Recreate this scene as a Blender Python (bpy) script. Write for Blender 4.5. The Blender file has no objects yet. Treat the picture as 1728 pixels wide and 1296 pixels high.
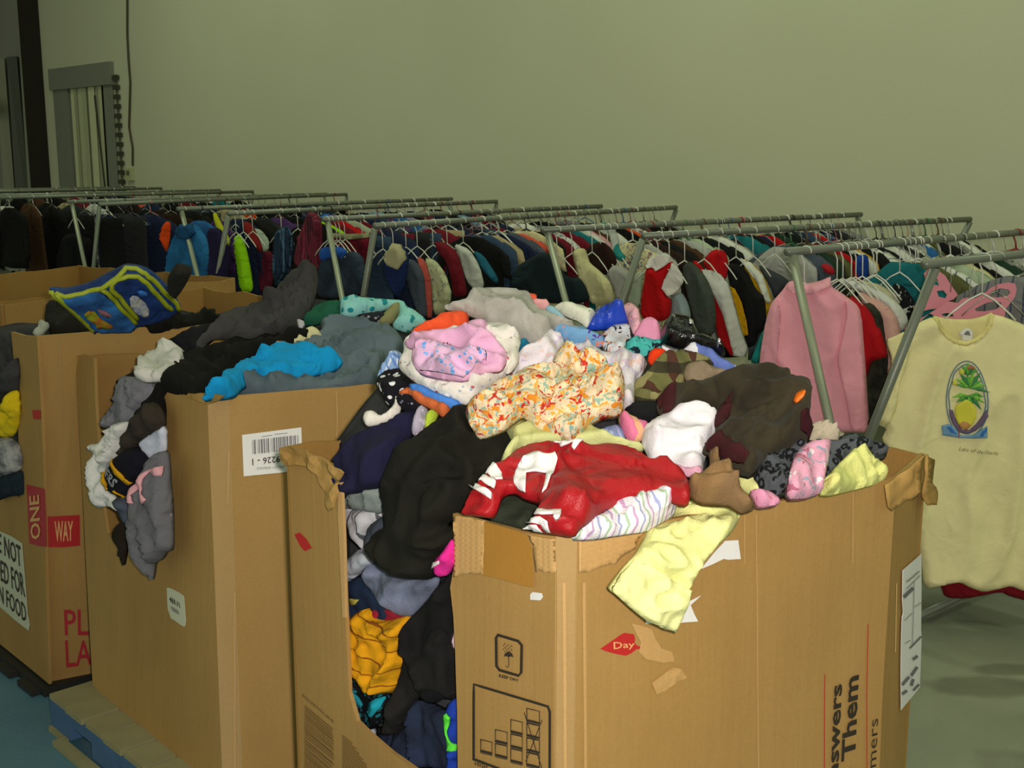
import bpy, bmesh, math, random
import numpy as np
from mathutils import Vector, Matrix
from mathutils.geometry import delaunay_2d_cdt
random.seed(7)
SC = bpy.context.scene
COL = SC.collection

# ---------------------------------------------------------------- camera, world, lights, exposure
F = 2000.0; CX = 864.0; CY = 648.0; H = 1.72
PIT = math.atan((648 - 270) / 2000.0); AZ = math.radians(46.5)
FH = np.array([math.cos(AZ), math.sin(AZ), 0.0])
RT = np.array([math.sin(AZ), -math.cos(AZ), 0.0])
WU = np.array([0, 0, 1.0])
FW = FH * math.cos(PIT) - WU * math.sin(PIT)
UP = WU * math.cos(PIT) + FH * math.sin(PIT)
EYE = np.array([0, 0, H])

cam = bpy.data.cameras.new('camera')
cam.sensor_width = 36.0
cam.lens = 36.0 * F / 1728.0
cam.clip_start = 0.05
co = bpy.data.objects.new('camera', cam)
COL.objects.link(co)
M3 = Matrix((Vector(RT), Vector(UP), Vector(-FW))).transposed()
co.matrix_world = Matrix.Translation(Vector(EYE)) @ M3.to_4x4()
SC.camera = co

def s2l(c):
    return c / 12.92 if c <= 0.04045 else ((c + 0.055) / 1.055) ** 2.4
def rgb(h, k=1.0):
    if isinstance(h, str):
        h = h.lstrip('#')
        return tuple(min(1.0, s2l(int(h[i:i + 2], 16) / 255.0) * k) for i in (0, 2, 4)) + (1.0,)
    return tuple(h) + (1.0,) if len(h) == 3 else tuple(h)

w = bpy.data.worlds.new('dim_hall')
SC.world = w
w.use_nodes = True
w.node_tree.nodes['Background'].inputs[0].default_value = rgb('#bfc8ae')
w.node_tree.nodes['Background'].inputs[1].default_value = 0.78

def area_light(name, loc, aim, size, power, color, sy=None):
    l = bpy.data.lights.new(name, 'AREA')
    l.energy = power; l.size = size; l.color = color[:3]
    if sy:
        l.shape = 'RECTANGLE'; l.size_y = sy
    o = bpy.data.objects.new(name, l)
    COL.objects.link(o)
    o.location = loc
    d = Vector(aim) - Vector(loc)
    o.rotation_euler = d.to_track_quat('-Z', 'Y').to_euler()
    return o
# the camera's own flash, right beside the lens
fl = EYE + RT * 0.06 + UP * 0.05 - FW * 0.02
area_light('camera_flash', fl, EYE + FW * 3 + UP * 0.15, 0.05, 57, rgb('#fff3ea'))
# rows of ceiling strip lamps in the hall
for (lx, ly) in ((1.5, 1.0), (1.5, 6.0), (1.5, 12.0), (4.0, -1.5), (4.0, 5.0), (4.0, 12.0)):
    area_light('ceiling_strip_lamp', (lx, ly, 6.3), (lx + (2.2 if lx > 3 else 0), ly, 0), 2.4, (78 if ly < 8 else 58) if lx > 3 else 28, rgb('#f4ffd6'), 0.35)
SC.view_settings.view_transform = 'Standard'
SC.view_settings.look = 'None'
SC.view_settings.exposure = 0.0
SC.view_settings.gamma = 1.0
SC.view_settings.use_curve_mapping = False

# ---------------------------------------------------------------- picture rays and surfaces
def rays(px):
    px = np.asarray(px, float).reshape(-1, 2)
    return FW[None] + RT[None] * ((px[:, :1] - CX) / F) - UP[None] * ((px[:, 1:] - CY) / F)
def atz(x, y, z):
    d = rays([(x, y)])[0]
    return EYE + d * ((z - H) / d[2])
def proj(p):
    d = np.asarray(p, float) - EYE
    k = d @ FW
    return (CX + F * (d @ RT) / k, CY - F * (d @ UP) / k)
def crop(ox, oy, s, pts):
    return [(ox + x / s, oy + y / s) for x, y in pts]

def _hash(ix, iy, iz, seed):
    n = (ix * 374761393 + iy * 668265263 + iz * 2147483647 + seed * 974634777) & 0xffffffff
    n = ((n ^ (n >> 13)) * 1274126177) & 0xffffffff
    return ((n ^ (n >> 16)) & 0xffff) / 65535.0
def vnoise(P, seed=0):
    P = np.asarray(P, float)
    i = np.floor(P).astype(np.int64); f = P - i
    f = f * f * (3 - 2 * f)
    r = 0
    for dx in (0, 1):
        for dy in (0, 1):
            for dz in (0, 1):
                wgt = (f[:, 0] if dx else 1 - f[:, 0]) * (f[:, 1] if dy else 1 - f[:, 1]) * (f[:, 2] if dz else 1 - f[:, 2])
                r = r + wgt * _hash(i[:, 0] + dx, i[:, 1] + dy, i[:, 2] + dz, seed)
    return r

class Plane:
    def __init__(self, a, b, c, off=0.0, wob=0.003):
        a, b, c = (np.asarray(v, float) for v in (a, b, c))
        n = np.cross(b - a, c - a); n /= np.linalg.norm(n)
        if n @ (EYE - a) < 0: n = -n
        self.n = n; self.p = a + n * off; self.wob = wob
        h = b - a; h[2] = 0
        self.s = h / np.linalg.norm(h)
        if self.s @ RT < 0: self.s = -self.s
        self.t = np.cross(self.n, self.s); self.t /= np.linalg.norm(self.t)
        if self.t[2] < 0: self.t = -self.t
    def hit(self, px, lift=0.0):
        d = rays(px)
        t = ((self.p + self.n * lift - EYE) @ self.n) / (d @ self.n)
        P = EYE + d * t[:, None]
        return P, np.repeat(self.n[None], len(P), 0)
    def bump(self, P):
        return self.wob * (vnoise(P * 4.0, 3) - 0.5) * 2
    def off(self, o):
        q = Plane.__new__(Plane); q.__dict__.update(self.__dict__); q.p = self.p + self.n * o
        return q

class Heap:
    """implicit pile of clothes: below a bumpy top and behind a vertical front"""
    def __init__(self, base, bumps, fronts, bounds, k=0.07):
        self.base = base; self.bumps = bumps; self.fronts = fronts; self.k = k; self.bounds = bounds
    def top(self, x, y):
        z = np.full(np.shape(x), self.base, float)
        for (bx, by, sx, sy, h) in self.bumps:
            z = z + h * np.exp(-((x - bx) / sx) ** 2 - ((y - by) / sy) ** 2)
        return z
    def g(self, P):
        v = P[..., 2] - self.top(P[..., 0], P[..., 1])
        for (n, c) in self.fronts:
            w_ = P @ np.asarray(n, float) - c
            hh = np.maximum(self.k - np.abs(v - w_), 0) / self.k
            v = np.maximum(v, w_) + hh * hh * self.k * 0.25
        return v
    def outside(self, P):
        x0, x1, y0, y1 = self.bounds
        return np.maximum(np.maximum(x0 - P[..., 0], P[..., 0] - x1), 0) + np.maximum(np.maximum(y0 - P[..., 1], P[..., 1] - y1), 0)
    def hit(self, px, lift=0.0):
        d = rays(px)
        ts = np.linspace(0.9, 7.0, 260)
        P = EYE[None, None] + d[:, None] * ts[None, :, None]
        G = self.g(P) - lift + 4 * self.outside(P)
        neg = G < 0
        has = neg.any(1)
        i1 = np.where(has, neg.argmax(1), np.argmin(G, 1))
        t1 = ts[i1]; t0 = ts[np.maximum(i1 - 1, 0)]
        for _ in range(14):
            tm = (t0 + t1) / 2
            gm = self.g(EYE + d * tm[:, None]) - lift
            t1 = np.where(gm < 0, tm, t1); t0 = np.where(gm < 0, t0, tm)
        t = np.where(has, t1, ts[i1])
        Q = EYE + d * t[:, None]
        e = 0.03
        N = np.stack([self.g(Q + np.eye(3)[k] * e) - self.g(Q - np.eye(3)[k] * e) for k in range(3)], 1)
        N /= np.linalg.norm(N, axis=1)[:, None] + 1e-9
        return Q, N
    def bump(self, P):
        return 0.02 * (vnoise(P * 7.0, 11) - 0.5) * 2

# ---------------------------------------------------------------- objects and properties
def tag(o, label=None, cat=None, group=None, kind=None):
    if label: o['label'] = label
    if cat: o['category'] = cat
    if group: o['group'] = group
    if kind: o['kind'] = kind
    return o
def mesh_obj(name, verts, faces, mat, parent=None, smooth=False, center=True):
    verts = np.asarray(verts, float).reshape(-1, 3)
    c = verts.mean(0) if center else np.zeros(3)
    if parent is not None and center:
        pass
    me = bpy.data.meshes.new(name)
    me.from_pydata([tuple(v) for v in (verts - c)], [], [tuple(f) for f in faces])
    if smooth:
        me.polygons.foreach_set('use_smooth', [True] * len(me.polygons))
    me.materials.append(mat)
    me.update()
    o = bpy.data.objects.new(name, me)
    COL.objects.link(o)
    o.location = c
    if parent is not None:
        o.parent = parent
        o.matrix_parent_inverse = Matrix.Translation(-parent.matrix_world.translation) if parent.rotation_euler == Vector((0, 0, 0)) else parent.matrix_world.inverted()
    o.matrix_world = o.matrix_world
    return o
def child(o, parent):
    o.parent = parent
    o.matrix_parent_inverse = Matrix.Translation(-Vector(parent.location)) if parent.parent is None else (Matrix.Translation(-Vector(parent.location)))
    return o
def mk(name, verts, faces, mat, parent=None, smooth=False):
    """mesh object in world coordinates, origin at its centroid; parent may sit anywhere unrotated"""
    verts = np.asarray(verts, float).reshape(-1, 3)
    c = verts.mean(0)
    me = bpy.data.meshes.new(name)
    me.from_pydata([tuple(v) for v in (verts - c)], [], [tuple(int(i) for i in f) for f in faces])
    if smooth:
        me.polygons.foreach_set('use_smooth', [True] * len(me.polygons))
    me.materials.append(mat)
    o = bpy.data.objects.new(name, me)
    COL.objects.link(o)
    o['_w'] = tuple(c)
    pw = Vector((0, 0, 0))
    if parent is not None:
        o.parent = parent
        pw = Vector(parent['_w'])
    o.location = Vector(c) - pw
    return o
def empty(name, loc, label=None, cat=None, group=None, kind=None, parent=None):
    o = bpy.data.objects.new(name, None)
    o.empty_display_size = 0.1
    COL.objects.link(o)
    o['_w'] = tuple(float(v) for v in loc)
    pw = Vector((0, 0, 0))
    if parent is not None:
        o.parent = parent; pw = Vector(parent['_w'])
    o.location = Vector(loc) - pw
    return tag(o, label, cat, group, kind)

class MB:
    def __init__(self): self.v = []; self.f = []
    def add(self, v, f):
        n = len(self.v)
        self.v += [tuple(map(float, p)) for p in v]; self.f += [tuple(i + n for i in q) for q in f]
    def box(self, lo, hi):
        x0, y0, z0 = lo; x1, y1, z1 = hi
        self.add([(x0, y0, z0), (x1, y0, z0), (x1, y1, z0), (x0, y1, z0), (x0, y0, z1), (x1, y0, z1), (x1, y1, z1), (x0, y1, z1)],
                 [(0, 3, 2, 1), (4, 5, 6, 7), (0, 1, 5, 4), (1, 2, 6, 5), (2, 3, 7, 6), (3, 0, 4, 7)])
    def tube(self, pts, r, seg=8, cap=True):
        pts = [np.asarray(p, float) for p in pts]
        n = len(pts); v = []; f = []
        ref = None
        for i, p in enumerate(pts):
            t = pts[min(i + 1, n - 1)] - pts[max(i - 1, 0)]
            t = t / (np.linalg.norm(t) + 1e-9)
            if ref is None:
                ref = np.array([0, 0, 1.0]) if abs(t[2]) < 0.9 else np.array([1.0, 0, 0])
            a = np.cross(t, ref); a /= np.linalg.norm(a) + 1e-9
            b = np.cross(t, a); ref = -b if False else np.cross(a, t)
            rr = r[i] if isinstance(r, (list, tuple)) else r
            for k in range(seg):
                q = 2 * math.pi * k / seg
                v.append(p + a * (rr * math.cos(q)) + b * (rr * math.sin(q)))
        for i in range(n - 1):
            for k in range(seg):
                k2 = (k + 1) % seg
                f.append((i * seg + k, i * seg + k2, (i + 1) * seg + k2, (i + 1) * seg + k))
        if cap:
            f.append(tuple(range(seg - 1, -1, -1))); f.append(tuple((n - 1) * seg + k for k in range(seg)))
        self.add(v, f)
    def build(self, name, mat, parent=None, smooth=False):
        return mk(name, self.v, self.f, mat, parent, smooth)

# ---------------------------------------------------------------- materials
def new_mat(name):
    m = bpy.data.materials.new(name); m.use_nodes = True
    nt = m.node_tree
    b = nt.nodes['Principled BSDF']
    return m, nt, b
def node(nt, t, **kw):
    n = nt.nodes.new(t)
    for k, v in kw.items():
        if k.startswith('i_'):
            n.inputs[k[2:].replace('_', ' ')].default_value = v
        else:
            setattr(n, k, v)
    return n
def ramp(nt, stops, interp='LINEAR'):
    r = nt.nodes.new('ShaderNodeValToRGB')
    r.color_ramp.interpolation = interp
    e = r.color_ramp.elements
    while len(e) < len(stops): e.new(0.5)
    for k, (p, c) in enumerate(stops):
        e[k].position = p; e[k].color = c
    return r
MC = {}
def _finish(nt, b, colsock, tc, rough, bump_s, bump_d, vary=0.12, wrinkle=0.0):
    """slight fading and weave relief on top of a colour socket"""
    n = node(nt, 'ShaderNodeTexNoise', i_Scale=9.0, i_Detail=4.0)
    nt.links.new(tc, n.inputs['Vector'])
    mr = node(nt, 'ShaderNodeMapRange')
    mr.inputs['To Min'].default_value = 1 - vary; mr.inputs['To Max'].default_value = 1 + vary
    nt.links.new(n.outputs['Fac'], mr.inputs['Value'])
    mx = node(nt, 'ShaderNodeVectorMath', operation='SCALE')
    nt.links.new(colsock, mx.inputs[0]); nt.links.new(mr.outputs[0], mx.inputs['Scale'])
    nt.links.new(mx.outputs[0], b.inputs['Base Color'])
    w1 = node(nt, 'ShaderNodeTexNoise', i_Scale=bump_s, i_Detail=2.0)
    nt.links.new(tc, w1.inputs['Vector'])
    bp = node(nt, 'ShaderNodeBump', i_Distance=bump_d, i_Strength=0.6)
    nt.links.new(w1.outputs['Fac'], bp.inputs['Height'])
    last = bp
    if wrinkle > 0:
        w2 = node(nt, 'ShaderNodeTexNoise', i_Scale=9.0, i_Detail=4.0, i_Distortion=2.2)
        w2.noise_type = 'RIDGED_MULTIFRACTAL'
        nt.links.new(tc, w2.inputs['Vector'])
        last = node(nt, 'ShaderNodeBump', i_Distance=wrinkle, i_Strength=1.0)
        nt.links.new(w2.outputs['Fac'], last.inputs['Height']); nt.links.new(bp.outputs[0], last.inputs['Normal'])
    nt.links.new(last.outputs[0], b.inputs['Normal'])
    b.inputs['Roughness'].default_value = rough
def fabric(c, rough=0.92, sheen=0.0, pat=None, cols=(), scale=30.0, amt=0.5, axis=0, bump=260.0, bd=0.002, spec=0.2, wrk=0.011):
    key = (c, rough, sheen, pat, tuple(cols), scale, amt, axis, bump, wrk)
    if key in MC: return MC[key]
    m, nt, b = new_mat('fabric_' + (pat or 'plain'))
    tcn = nt.nodes.new('ShaderNodeTexCoord')
    tc = tcn.outputs['Object']
    base = node(nt, 'ShaderNodeRGB'); base.outputs[0].default_value = rgb(c)
    sock = base.outputs[0]
    def mix(fac, a, colr):
        mm = node(nt, 'ShaderNodeMix', data_type='RGBA')
        nt.links.new(fac, mm.inputs[0]); nt.links.new(a, mm.inputs[6])
        mm.inputs[7].default_value = rgb(colr)
        return mm.outputs[2]
    def warp(amount, sc):
        n = node(nt, 'ShaderNodeTexNoise', i_Scale=sc, i_Detail=2.0)
        nt.links.new(tc, n.inputs['Vector'])
        s = node(nt, 'ShaderNodeVectorMath', operation='MULTIPLY_ADD')
        s.inputs[1].default_value = (amount,) * 3
        nt.links.new(n.outputs['Color'], s.inputs[0]); nt.links.new(tc, s.inputs[2])
        return s.outputs[0]
    scale = scale * {'dots': 1.25, 'floral': 2.1, 'leopard': 1.6, 'plaid': 1.5}.get(pat, 1.0)
    if pat == 'dots':
        for k, cc in enumerate(cols):
            v = node(nt, 'ShaderNodeTexVoronoi', i_Scale=scale * (1 + 0.17 * k), i_Randomness=0.8)
            mp = node(nt, 'ShaderNodeMapping'); mp.inputs['Location'].default_value = (k * 1.3, k * 2.1, k * 0.7)
            nt.links.new(tc, mp.inputs[0]); nt.links.new(mp.outputs[0], v.inputs['Vector'])
            r = ramp(nt, [(amt * 0.55, (1, 1, 1, 1)), (amt * 0.65, (0, 0, 0, 1))])
            nt.links.new(v.outputs['Distance'], r.inputs[0]); sock = mix(r.outputs[0], sock, cc)
    elif pat == 'floral':
        wv = warp(0.02, scale * 1.5)
        for k, cc in enumerate(cols):
            v = node(nt, 'ShaderNodeTexNoise', i_Scale=scale * (1 + 0.25 * k), i_Detail=1.5, i_Distortion=1.2)
            mp = node(nt, 'ShaderNodeMapping'); mp.inputs['Location'].default_value = (k * 3.3, k * 5.1, k * 1.7)
            nt.links.new(wv, mp.inputs[0]); nt.links.new(mp.outputs[0], v.inputs['Vector'])
            t = 0.62 - 0.12 * amt
            r = ramp(nt, [(t, (0, 0, 0, 1)), (t + 0.03, (1, 1, 1, 1))])
            nt.links.new(v.outputs['Fac'], r.inputs[0]); sock = mix(r.outputs[0], sock, cc)
    elif pat in ('stripes', 'plaid'):
        wv = warp(0.03, 6.0)
        sep = node(nt, 'ShaderNodeSeparateXYZ'); nt.links.new(wv, sep.inputs[0])
        axes = [axis] if pat == 'stripes' else [0, 1, 2]
        for k, cc in enumerate(cols):
            ax = axes[k % len(axes)]
            ma = node(nt, 'ShaderNodeMath', operation='MULTIPLY_ADD'); ma.inputs[1].default_value = scale; ma.inputs[2].default_value = k * 0.31 + 50
            nt.links.new(sep.outputs[ax], ma.inputs[0])
            fr = node(nt, 'ShaderNodeMath', operation='FRACT'); nt.links.new(ma.outputs[0], fr.inputs[0])
            r = ramp(nt, [(0.0, (0.85,) * 3 + (1,)), (amt * 0.5, (0, 0, 0, 1))], 'CONSTANT')
            nt.links.new(fr.outputs[0], r.inputs[0]); sock = mix(r.outputs[0], sock, cc)
    elif pat == 'leopard':
        wv = warp(0.02, 20.0)
        v = node(nt, 'ShaderNodeTexVoronoi', i_Scale=scale); nt.links.new(wv, v.inputs['Vector'])
        r = ramp(nt, [(0.22, (0, 0, 0, 1)), (0.28, (1, 1, 1, 1)), (0.48, (1, 1, 1, 1)), (0.54, (0, 0, 0, 1))])
        nt.links.new(v.outputs['Distance'], r.inputs[0]); sock = mix(r.outputs[0], sock, cols[0])
    elif pat == 'fade':
        n = node(nt, 'ShaderNodeTexNoise', i_Scale=scale, i_Detail=5.0)
        nt.links.new(tc, n.inputs['Vector'])
        r = ramp(nt, [(0.5 - amt * 0.2, (0, 0, 0, 1)), (0.5 + amt * 0.2, (1, 1, 1, 1))])
        nt.links.new(n.outputs['Fac'], r.inputs[0]); sock = mix(r.outputs[0], sock, cols[0])
    _finish(nt, b, sock, tc, rough, bump, bd, wrinkle=wrk)
    b.inputs['Sheen Weight'].default_value = sheen
    b.inputs['Specular IOR Level'].default_value = spec
    MC[key] = m
    return m
def solid(name, c, rough=0.6, metal=0.0, vary=0.1, scale=20.0, bump=0.0008):
    key = ('solid', name, c, rough, metal)
    if key in MC: return MC[key]
    m, nt, b = new_mat(name)
    tc = nt.nodes.new('ShaderNodeTexCoord').outputs['Object']
    base = node(nt, 'ShaderNodeRGB'); base.outputs[0].default_value = rgb(c)
    _finish(nt, b, base.outputs[0], tc, rough, scale * 6, bump, vary)
    b.inputs['Metallic'].default_value = metal
    MC[key] = m
    return m
def cardboard(name, c, c2):
    m, nt, b = new_mat(name)
    geo = nt.nodes.new('ShaderNodeNewGeometry')
    mp = node(nt, 'ShaderNodeMapping'); mp.inputs['Scale'].default_value = (1, 1, 0.12)
    nt.links.new(geo.outputs['Position'], mp.inputs[0])
    n1 = node(nt, 'ShaderNodeTexNoise', i_Scale=5.0, i_Detail=3.0); nt.links.new(mp.outputs[0], n1.inputs['Vector'])
    r1 = ramp(nt, [(0.3, rgb(c)), (0.7, rgb(c2))]); nt.links.new(n1.outputs['Fac'], r1.inputs[0])
    n2 = node(nt, 'ShaderNodeTexNoise', i_Scale=160.0, i_Detail=3.0); nt.links.new(geo.outputs['Position'], n2.inputs['Vector'])
    n3 = node(nt, 'ShaderNodeTexNoise', i_Scale=2.3, i_Detail=5.0); nt.links.new(geo.outputs['Position'], n3.inputs['Vector'])
    r3 = ramp(nt, [(0.35, (0.88, 0.88, 0.88, 1)), (0.6, (1, 1, 1, 1))]); nt.links.new(n3.outputs['Fac'], r3.inputs[0])
    mr = node(nt, 'ShaderNodeMapRange'); mr.inputs['To Min'].default_value = 0.9; mr.inputs['To Max'].default_value = 1.1
    nt.links.new(n2.outputs['Fac'], mr.inputs['Value'])
    mu = node(nt, 'ShaderNodeMix', data_type='RGBA', blend_type='MULTIPLY'); mu.inputs[0].default_value = 1
    nt.links.new(r1.outputs[0], mu.inputs[6]); nt.links.new(r3.outputs[0], mu.inputs[7])
    sc = node(nt, 'ShaderNodeVectorMath', operation='SCALE'); nt.links.new(mu.outputs[2], sc.inputs[0]); nt.links.new(mr.outputs[0], sc.inputs['Scale'])
    nt.links.new(sc.outputs[0], b.inputs['Base Color'])
    mp2 = node(nt, 'ShaderNodeMapping'); mp2.inputs['Scale'].default_value = (1, 1, 0.04)
    nt.links.new(geo.outputs['Position'], mp2.inputs[0])
    n4 = node(nt, 'ShaderNodeTexNoise', i_Scale=60.0, i_Detail=2.0); nt.links.new(mp2.outputs[0], n4.inputs['Vector'])
    bp = node(nt, 'ShaderNodeBump', i_Distance=0.002, i_Strength=0.5); nt.links.new(n4.outputs['Fac'], bp.inputs['Height'])
    nt.links.new(bp.outputs[0], b.inputs['Normal'])
    b.inputs['Roughness'].default_value = 0.75
    b.inputs['Specular IOR Level'].default_value = 0.25
    return m
CARD = cardboard('brown_corrugated_cardboard', '#a27f47', '#ab8950')
CARD_IN = cardboard('inner_cardboard_liner', '#967238', '#9f7c43')
CARD_PINK = cardboard('rubbed_cardboard_crease', '#a38552', '#ad8f5f')
CARD_LIGHT = cardboard('bare_corrugation_paper', '#b9935a', '#c5a16a')
CARD_TORN = cardboard('torn_cardboard_fibre', '#967238', '#b39154')
TAPE = solid('brown_packing_tape', '#a87a33', 0.28)
REDTAPE = solid('red_printed_tape', '#b02a2c', 0.35)
REDINK = solid('red_ink', '#b5221f', 0.6)
DARKRED = solid('crimson_ink', '#a8272f', 0.6)
INK = solid('black_ink', '#2c2417', 0.7)
GREYINK = solid('faded_print_ink', '#6d5526', 0.7)
PAPER = solid('white_label_paper', '#e3e3e0', 0.5)
LABEL_OLD = solid('aged_label_paper', '#c9cbb0', 0.5)
PRINT_GREY = solid('grey_print', '#6e6e70', 0.6)
PALE_INK = solid('pale_print', '#d8a76a', 0.6)

# ---------------------------------------------------------------- region mesher
def chaikin(p, it=1):
    for _ in range(it):
        q = []
        for i in range(len(p)):
            a = p[i]; b_ = p[(i + 1) % len(p)]
            q.append((a[0] * .8 + b_[0] * .2, a[1] * .8 + b_[1] * .2)); q.append((a[0] * .2 + b_[0] * .8, a[1] * .2 + b_[1] * .8))
        p = q
    return p
def resample(p, step, closed=True):
    out = []
    n = len(p)
    for i in range(n if closed else n - 1):
        a = np.array(p[i]); b_ = np.array(p[(i + 1) % n])
        k = max(1, int(round(np.linalg.norm(b_ - a) / step)))
        for j in range(k): out.append(tuple(a + (b_ - a) * j / k))
    if not closed: out.append(tuple(p[-1]))
    return out
def pip(pts, poly):
    pts = np.asarray(pts, float); x, y = pts[:, 0], pts[:, 1]
    ins = np.zeros(len(pts), bool)
    P = np.asarray(poly, float); Q = np.roll(P, -1, 0)
    for (x1, y1), (x2, y2) in zip(P, Q):
        if y1 == y2: continue
        c = ((y1 > y) != (y2 > y)) & (x < (x2 - x1) * (y - y1) / (y2 - y1) + x1)
        ins ^= c
    return ins
def bdist(pts, poly):
    pts = np.asarray(pts, float); d = np.full(len(pts), 1e9)
    P = np.asarray(poly, float); Q = np.roll(P, -1, 0)
    for a, b_ in zip(P, Q):
        ab = b_ - a; L = ab @ ab + 1e-12
        t = np.clip(((pts - a) @ ab) / L, 0, 1)
        d = np.minimum(d, np.linalg.norm(pts - (a + t[:, None] * ab), axis=1))
    return d
def region(poly, res, holes=(), fine=True):
    poly = resample(poly, res)
    holes = [resample(h_, res) for h_ in holes]
    P = np.array(poly)
    x0, y0 = P.min(0); x1, y1 = P.max(0)
    g = []
    if fine:
        rr = 0; y = y0 + res * 0.5
        while y < y1:
            x = x0 + (res * 0.5 if rr % 2 else 0)
            while x < x1:
                g.append((x, y)); x += res
            y += res * 0.87; rr += 1
    g = np.array(g).reshape(-1, 2)
    if len(g):
        k = pip(g, poly) & (bdist(g, poly) > res * 0.55)
        for h_ in holes: k &= ~pip(g, h_) & (bdist(g, h_) > res * 0.55)
        g = g[k]
    V = [tuple(p) for p in poly]; E = [(i, (i + 1) % len(poly)) for i in range(len(poly))]
    for h_ in holes:
        n = len(V); V += [tuple(p) for p in h_]; E += [(n + i, n + (i + 1) % len(h_)) for i in range(len(h_))]
    V += [tuple(p) for p in g]
    vo, eo, fo, *_ = delaunay_2d_cdt([Vector(v) for v in V], E, [], 0, 1e-4)
    vo = np.array([tuple(v) for v in vo])
    fo = np.array([f for f in fo if len(f) == 3])
    c = vo[fo].mean(1)
    k = pip(c, poly)
    for h_ in holes: k &= ~pip(c, h_)
    fo = fo[k]
    a = vo[fo[:, 1]] - vo[fo[:, 0]]; b_ = vo[fo[:, 2]] - vo[fo[:, 0]]
    area = np.abs(a[:, 0] * b_[:, 1] - a[:, 1] * b_[:, 0])
    fo = fo[area > 1e-6]
    return vo, fo, poly, holes
def shell(V2, T, top, bot):
    """closed solid from a triangulated sheet with top and bottom positions"""
    n = len(V2)
    verts = np.concatenate([top, bot])
    # image y points down, so flip as needed from the first triangle's facing
    faces = [tuple(t) for t in T] + [(t[2] + n, t[1] + n, t[0] + n) for t in T]
    cnt = {}
    for t in T:
        for e in ((t[0], t[1]), (t[1], t[2]), (t[2], t[0])):
            cnt[e] = cnt.get(e, 0) + 1
    for (a, b_) in list(cnt):
        if (b_, a) not in cnt: faces.append((b_, a, a + n, b_ + n))
    return verts, faces
def orient(T, top, N):
    a = top[T[:, 1]] - top[T[:, 0]]; b_ = top[T[:, 2]] - top[T[:, 0]]
    c = np.cross(a, b_)
    s = (c * N[T[:, 0]]).sum(1)
    T = T.copy(); fl_ = s < 0
    T[fl_] = T[fl_][:, ::-1]
    return T
def sheet(name, surf, poly, mat, thick=0.008, res=30, holes=(), parent=None, off=0.0, fn=None, smooth=False, fine=True):
    """flat board or paper lying on a surface, outline given by picture rays onto that surface"""
    V, T, pl, hl = region(poly, res, holes, fine)
    P, N = surf.hit(V)
    h = surf.bump(P) + off
    if fn is not None: h = h + fn(P, V)
    top = P + N * h[:, None]; T = orient(T, top, N)
    v, f = shell(V, T, top, top - N * thick)
    return mk(name, v, f, mat, parent, smooth)

SEED = [0]
def cloth(name, surf, poly, mat, label=None, cat=None, group=None, lift=0.0, T=0.03, w=0.035, amp=0.014, fold=None, freq=11.0,
          res=6.0, parent=None, smooth_it=1, holes=(), back=0.012, seedv=None, stretch=3.0, warp=1.9, fine=1.0):
    """a garment lying or hanging on a surface: puffed, rolled edges, creased folds, closed body"""
    SEED[0] += 1
    sd = SEED[0] if seedv is None else seedv
    pl0 = chaikin(poly, smooth_it) if smooth_it else poly
    rj = random.Random(sd)
    V, Tn, pl, hl = region(pl0, res, holes)
    T = T * 0.5; w = w * 0.5; amp = amp * 1.65; freq = freq * 1.3
    P0, N = surf.hit(V, lift + T * 0.6)
    # even out jumps in depth between neighbouring points, so that the sheet bridges gaps like cloth
    t = (P0 - EYE) @ FW
    ea = np.concatenate([Tn[:, 0], Tn[:, 1], Tn[:, 2]]); eb = np.concatenate([Tn[:, 1], Tn[:, 2], Tn[:, 0]])
    deg = np.zeros(len(V)); np.add.at(deg, ea, 1); np.add.at(deg, eb, 1)
    for _ in range(9):
        s_ = np.zeros(len(V)); np.add.at(s_, ea, t[eb]); np.add.at(s_, eb, t[ea])
        t = 0.35 * t + 0.65 * s_ / np.maximum(deg, 1)
        sn = np.zeros_like(N); np.add.at(sn, ea, N[eb]); np.add.at(sn, eb, N[ea])
        N = 0.5 * N + 0.5 * sn / np.maximum(deg, 1)[:, None]
    N = N - FW * 0.8; N /= np.linalg.norm(N, axis=1)[:, None] + 1e-9
    P = EYE + rays(V) * t[:, None]
    fd = fold
    if fd is None:
        q = rj.uniform(0, math.pi); fd = (math.cos(q), math.sin(q))
    d = bdist(V, pl)
    for h_ in hl: d = np.minimum(d, bdist(V, h_))
    dm = d * t / F
    x = np.clip(dm / w, 0, 1)
    prof = np.sqrt(np.maximum(0, 1 - (1 - x) ** 2))
    S = RT * fd[0] - UP * fd[1]; S /= np.linalg.norm(S)   # along the folds
    al = P @ S
    q = P - al[:, None] * S * (1 - 1 / stretch)
    wq = q * freq + warp * (np.stack([vnoise(P * 7, sd + 5), vnoise(P * 7, sd + 6), vnoise(P * 7, sd + 7)], 1) - 0.5)
    n1 = 1 - np.abs(2 * vnoise(wq, sd) - 1)
    n2 = 1 - np.abs(2 * vnoise(wq * 2.1 + 9, sd + 1) - 1)
    n3 = vnoise(P * freq * 4.0, sd + 2)
    wr = amp * ((n1 ** 3 - 0.3) * 1.3 + ((n2 ** 2 - 0.4) * 0.8 + (n3 - 0.5) * 0.3) * fine)
    h = surf.bump(P) * 0.5 + T * (prof - 0.6) + wr * np.clip(dm / (w * 0.8), 0, 1)
    top = P + N * h[:, None]
    Tn = orient(Tn, top, N)
    bot = P + N * (-back - T * 0.6)
    v, f = shell(V, Tn, top, bot)
    o = mk(name, v, f, mat, parent, True)
    if label: tag(o, label, cat, group)
    return o, Top(V, Tn, top, N)
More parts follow.
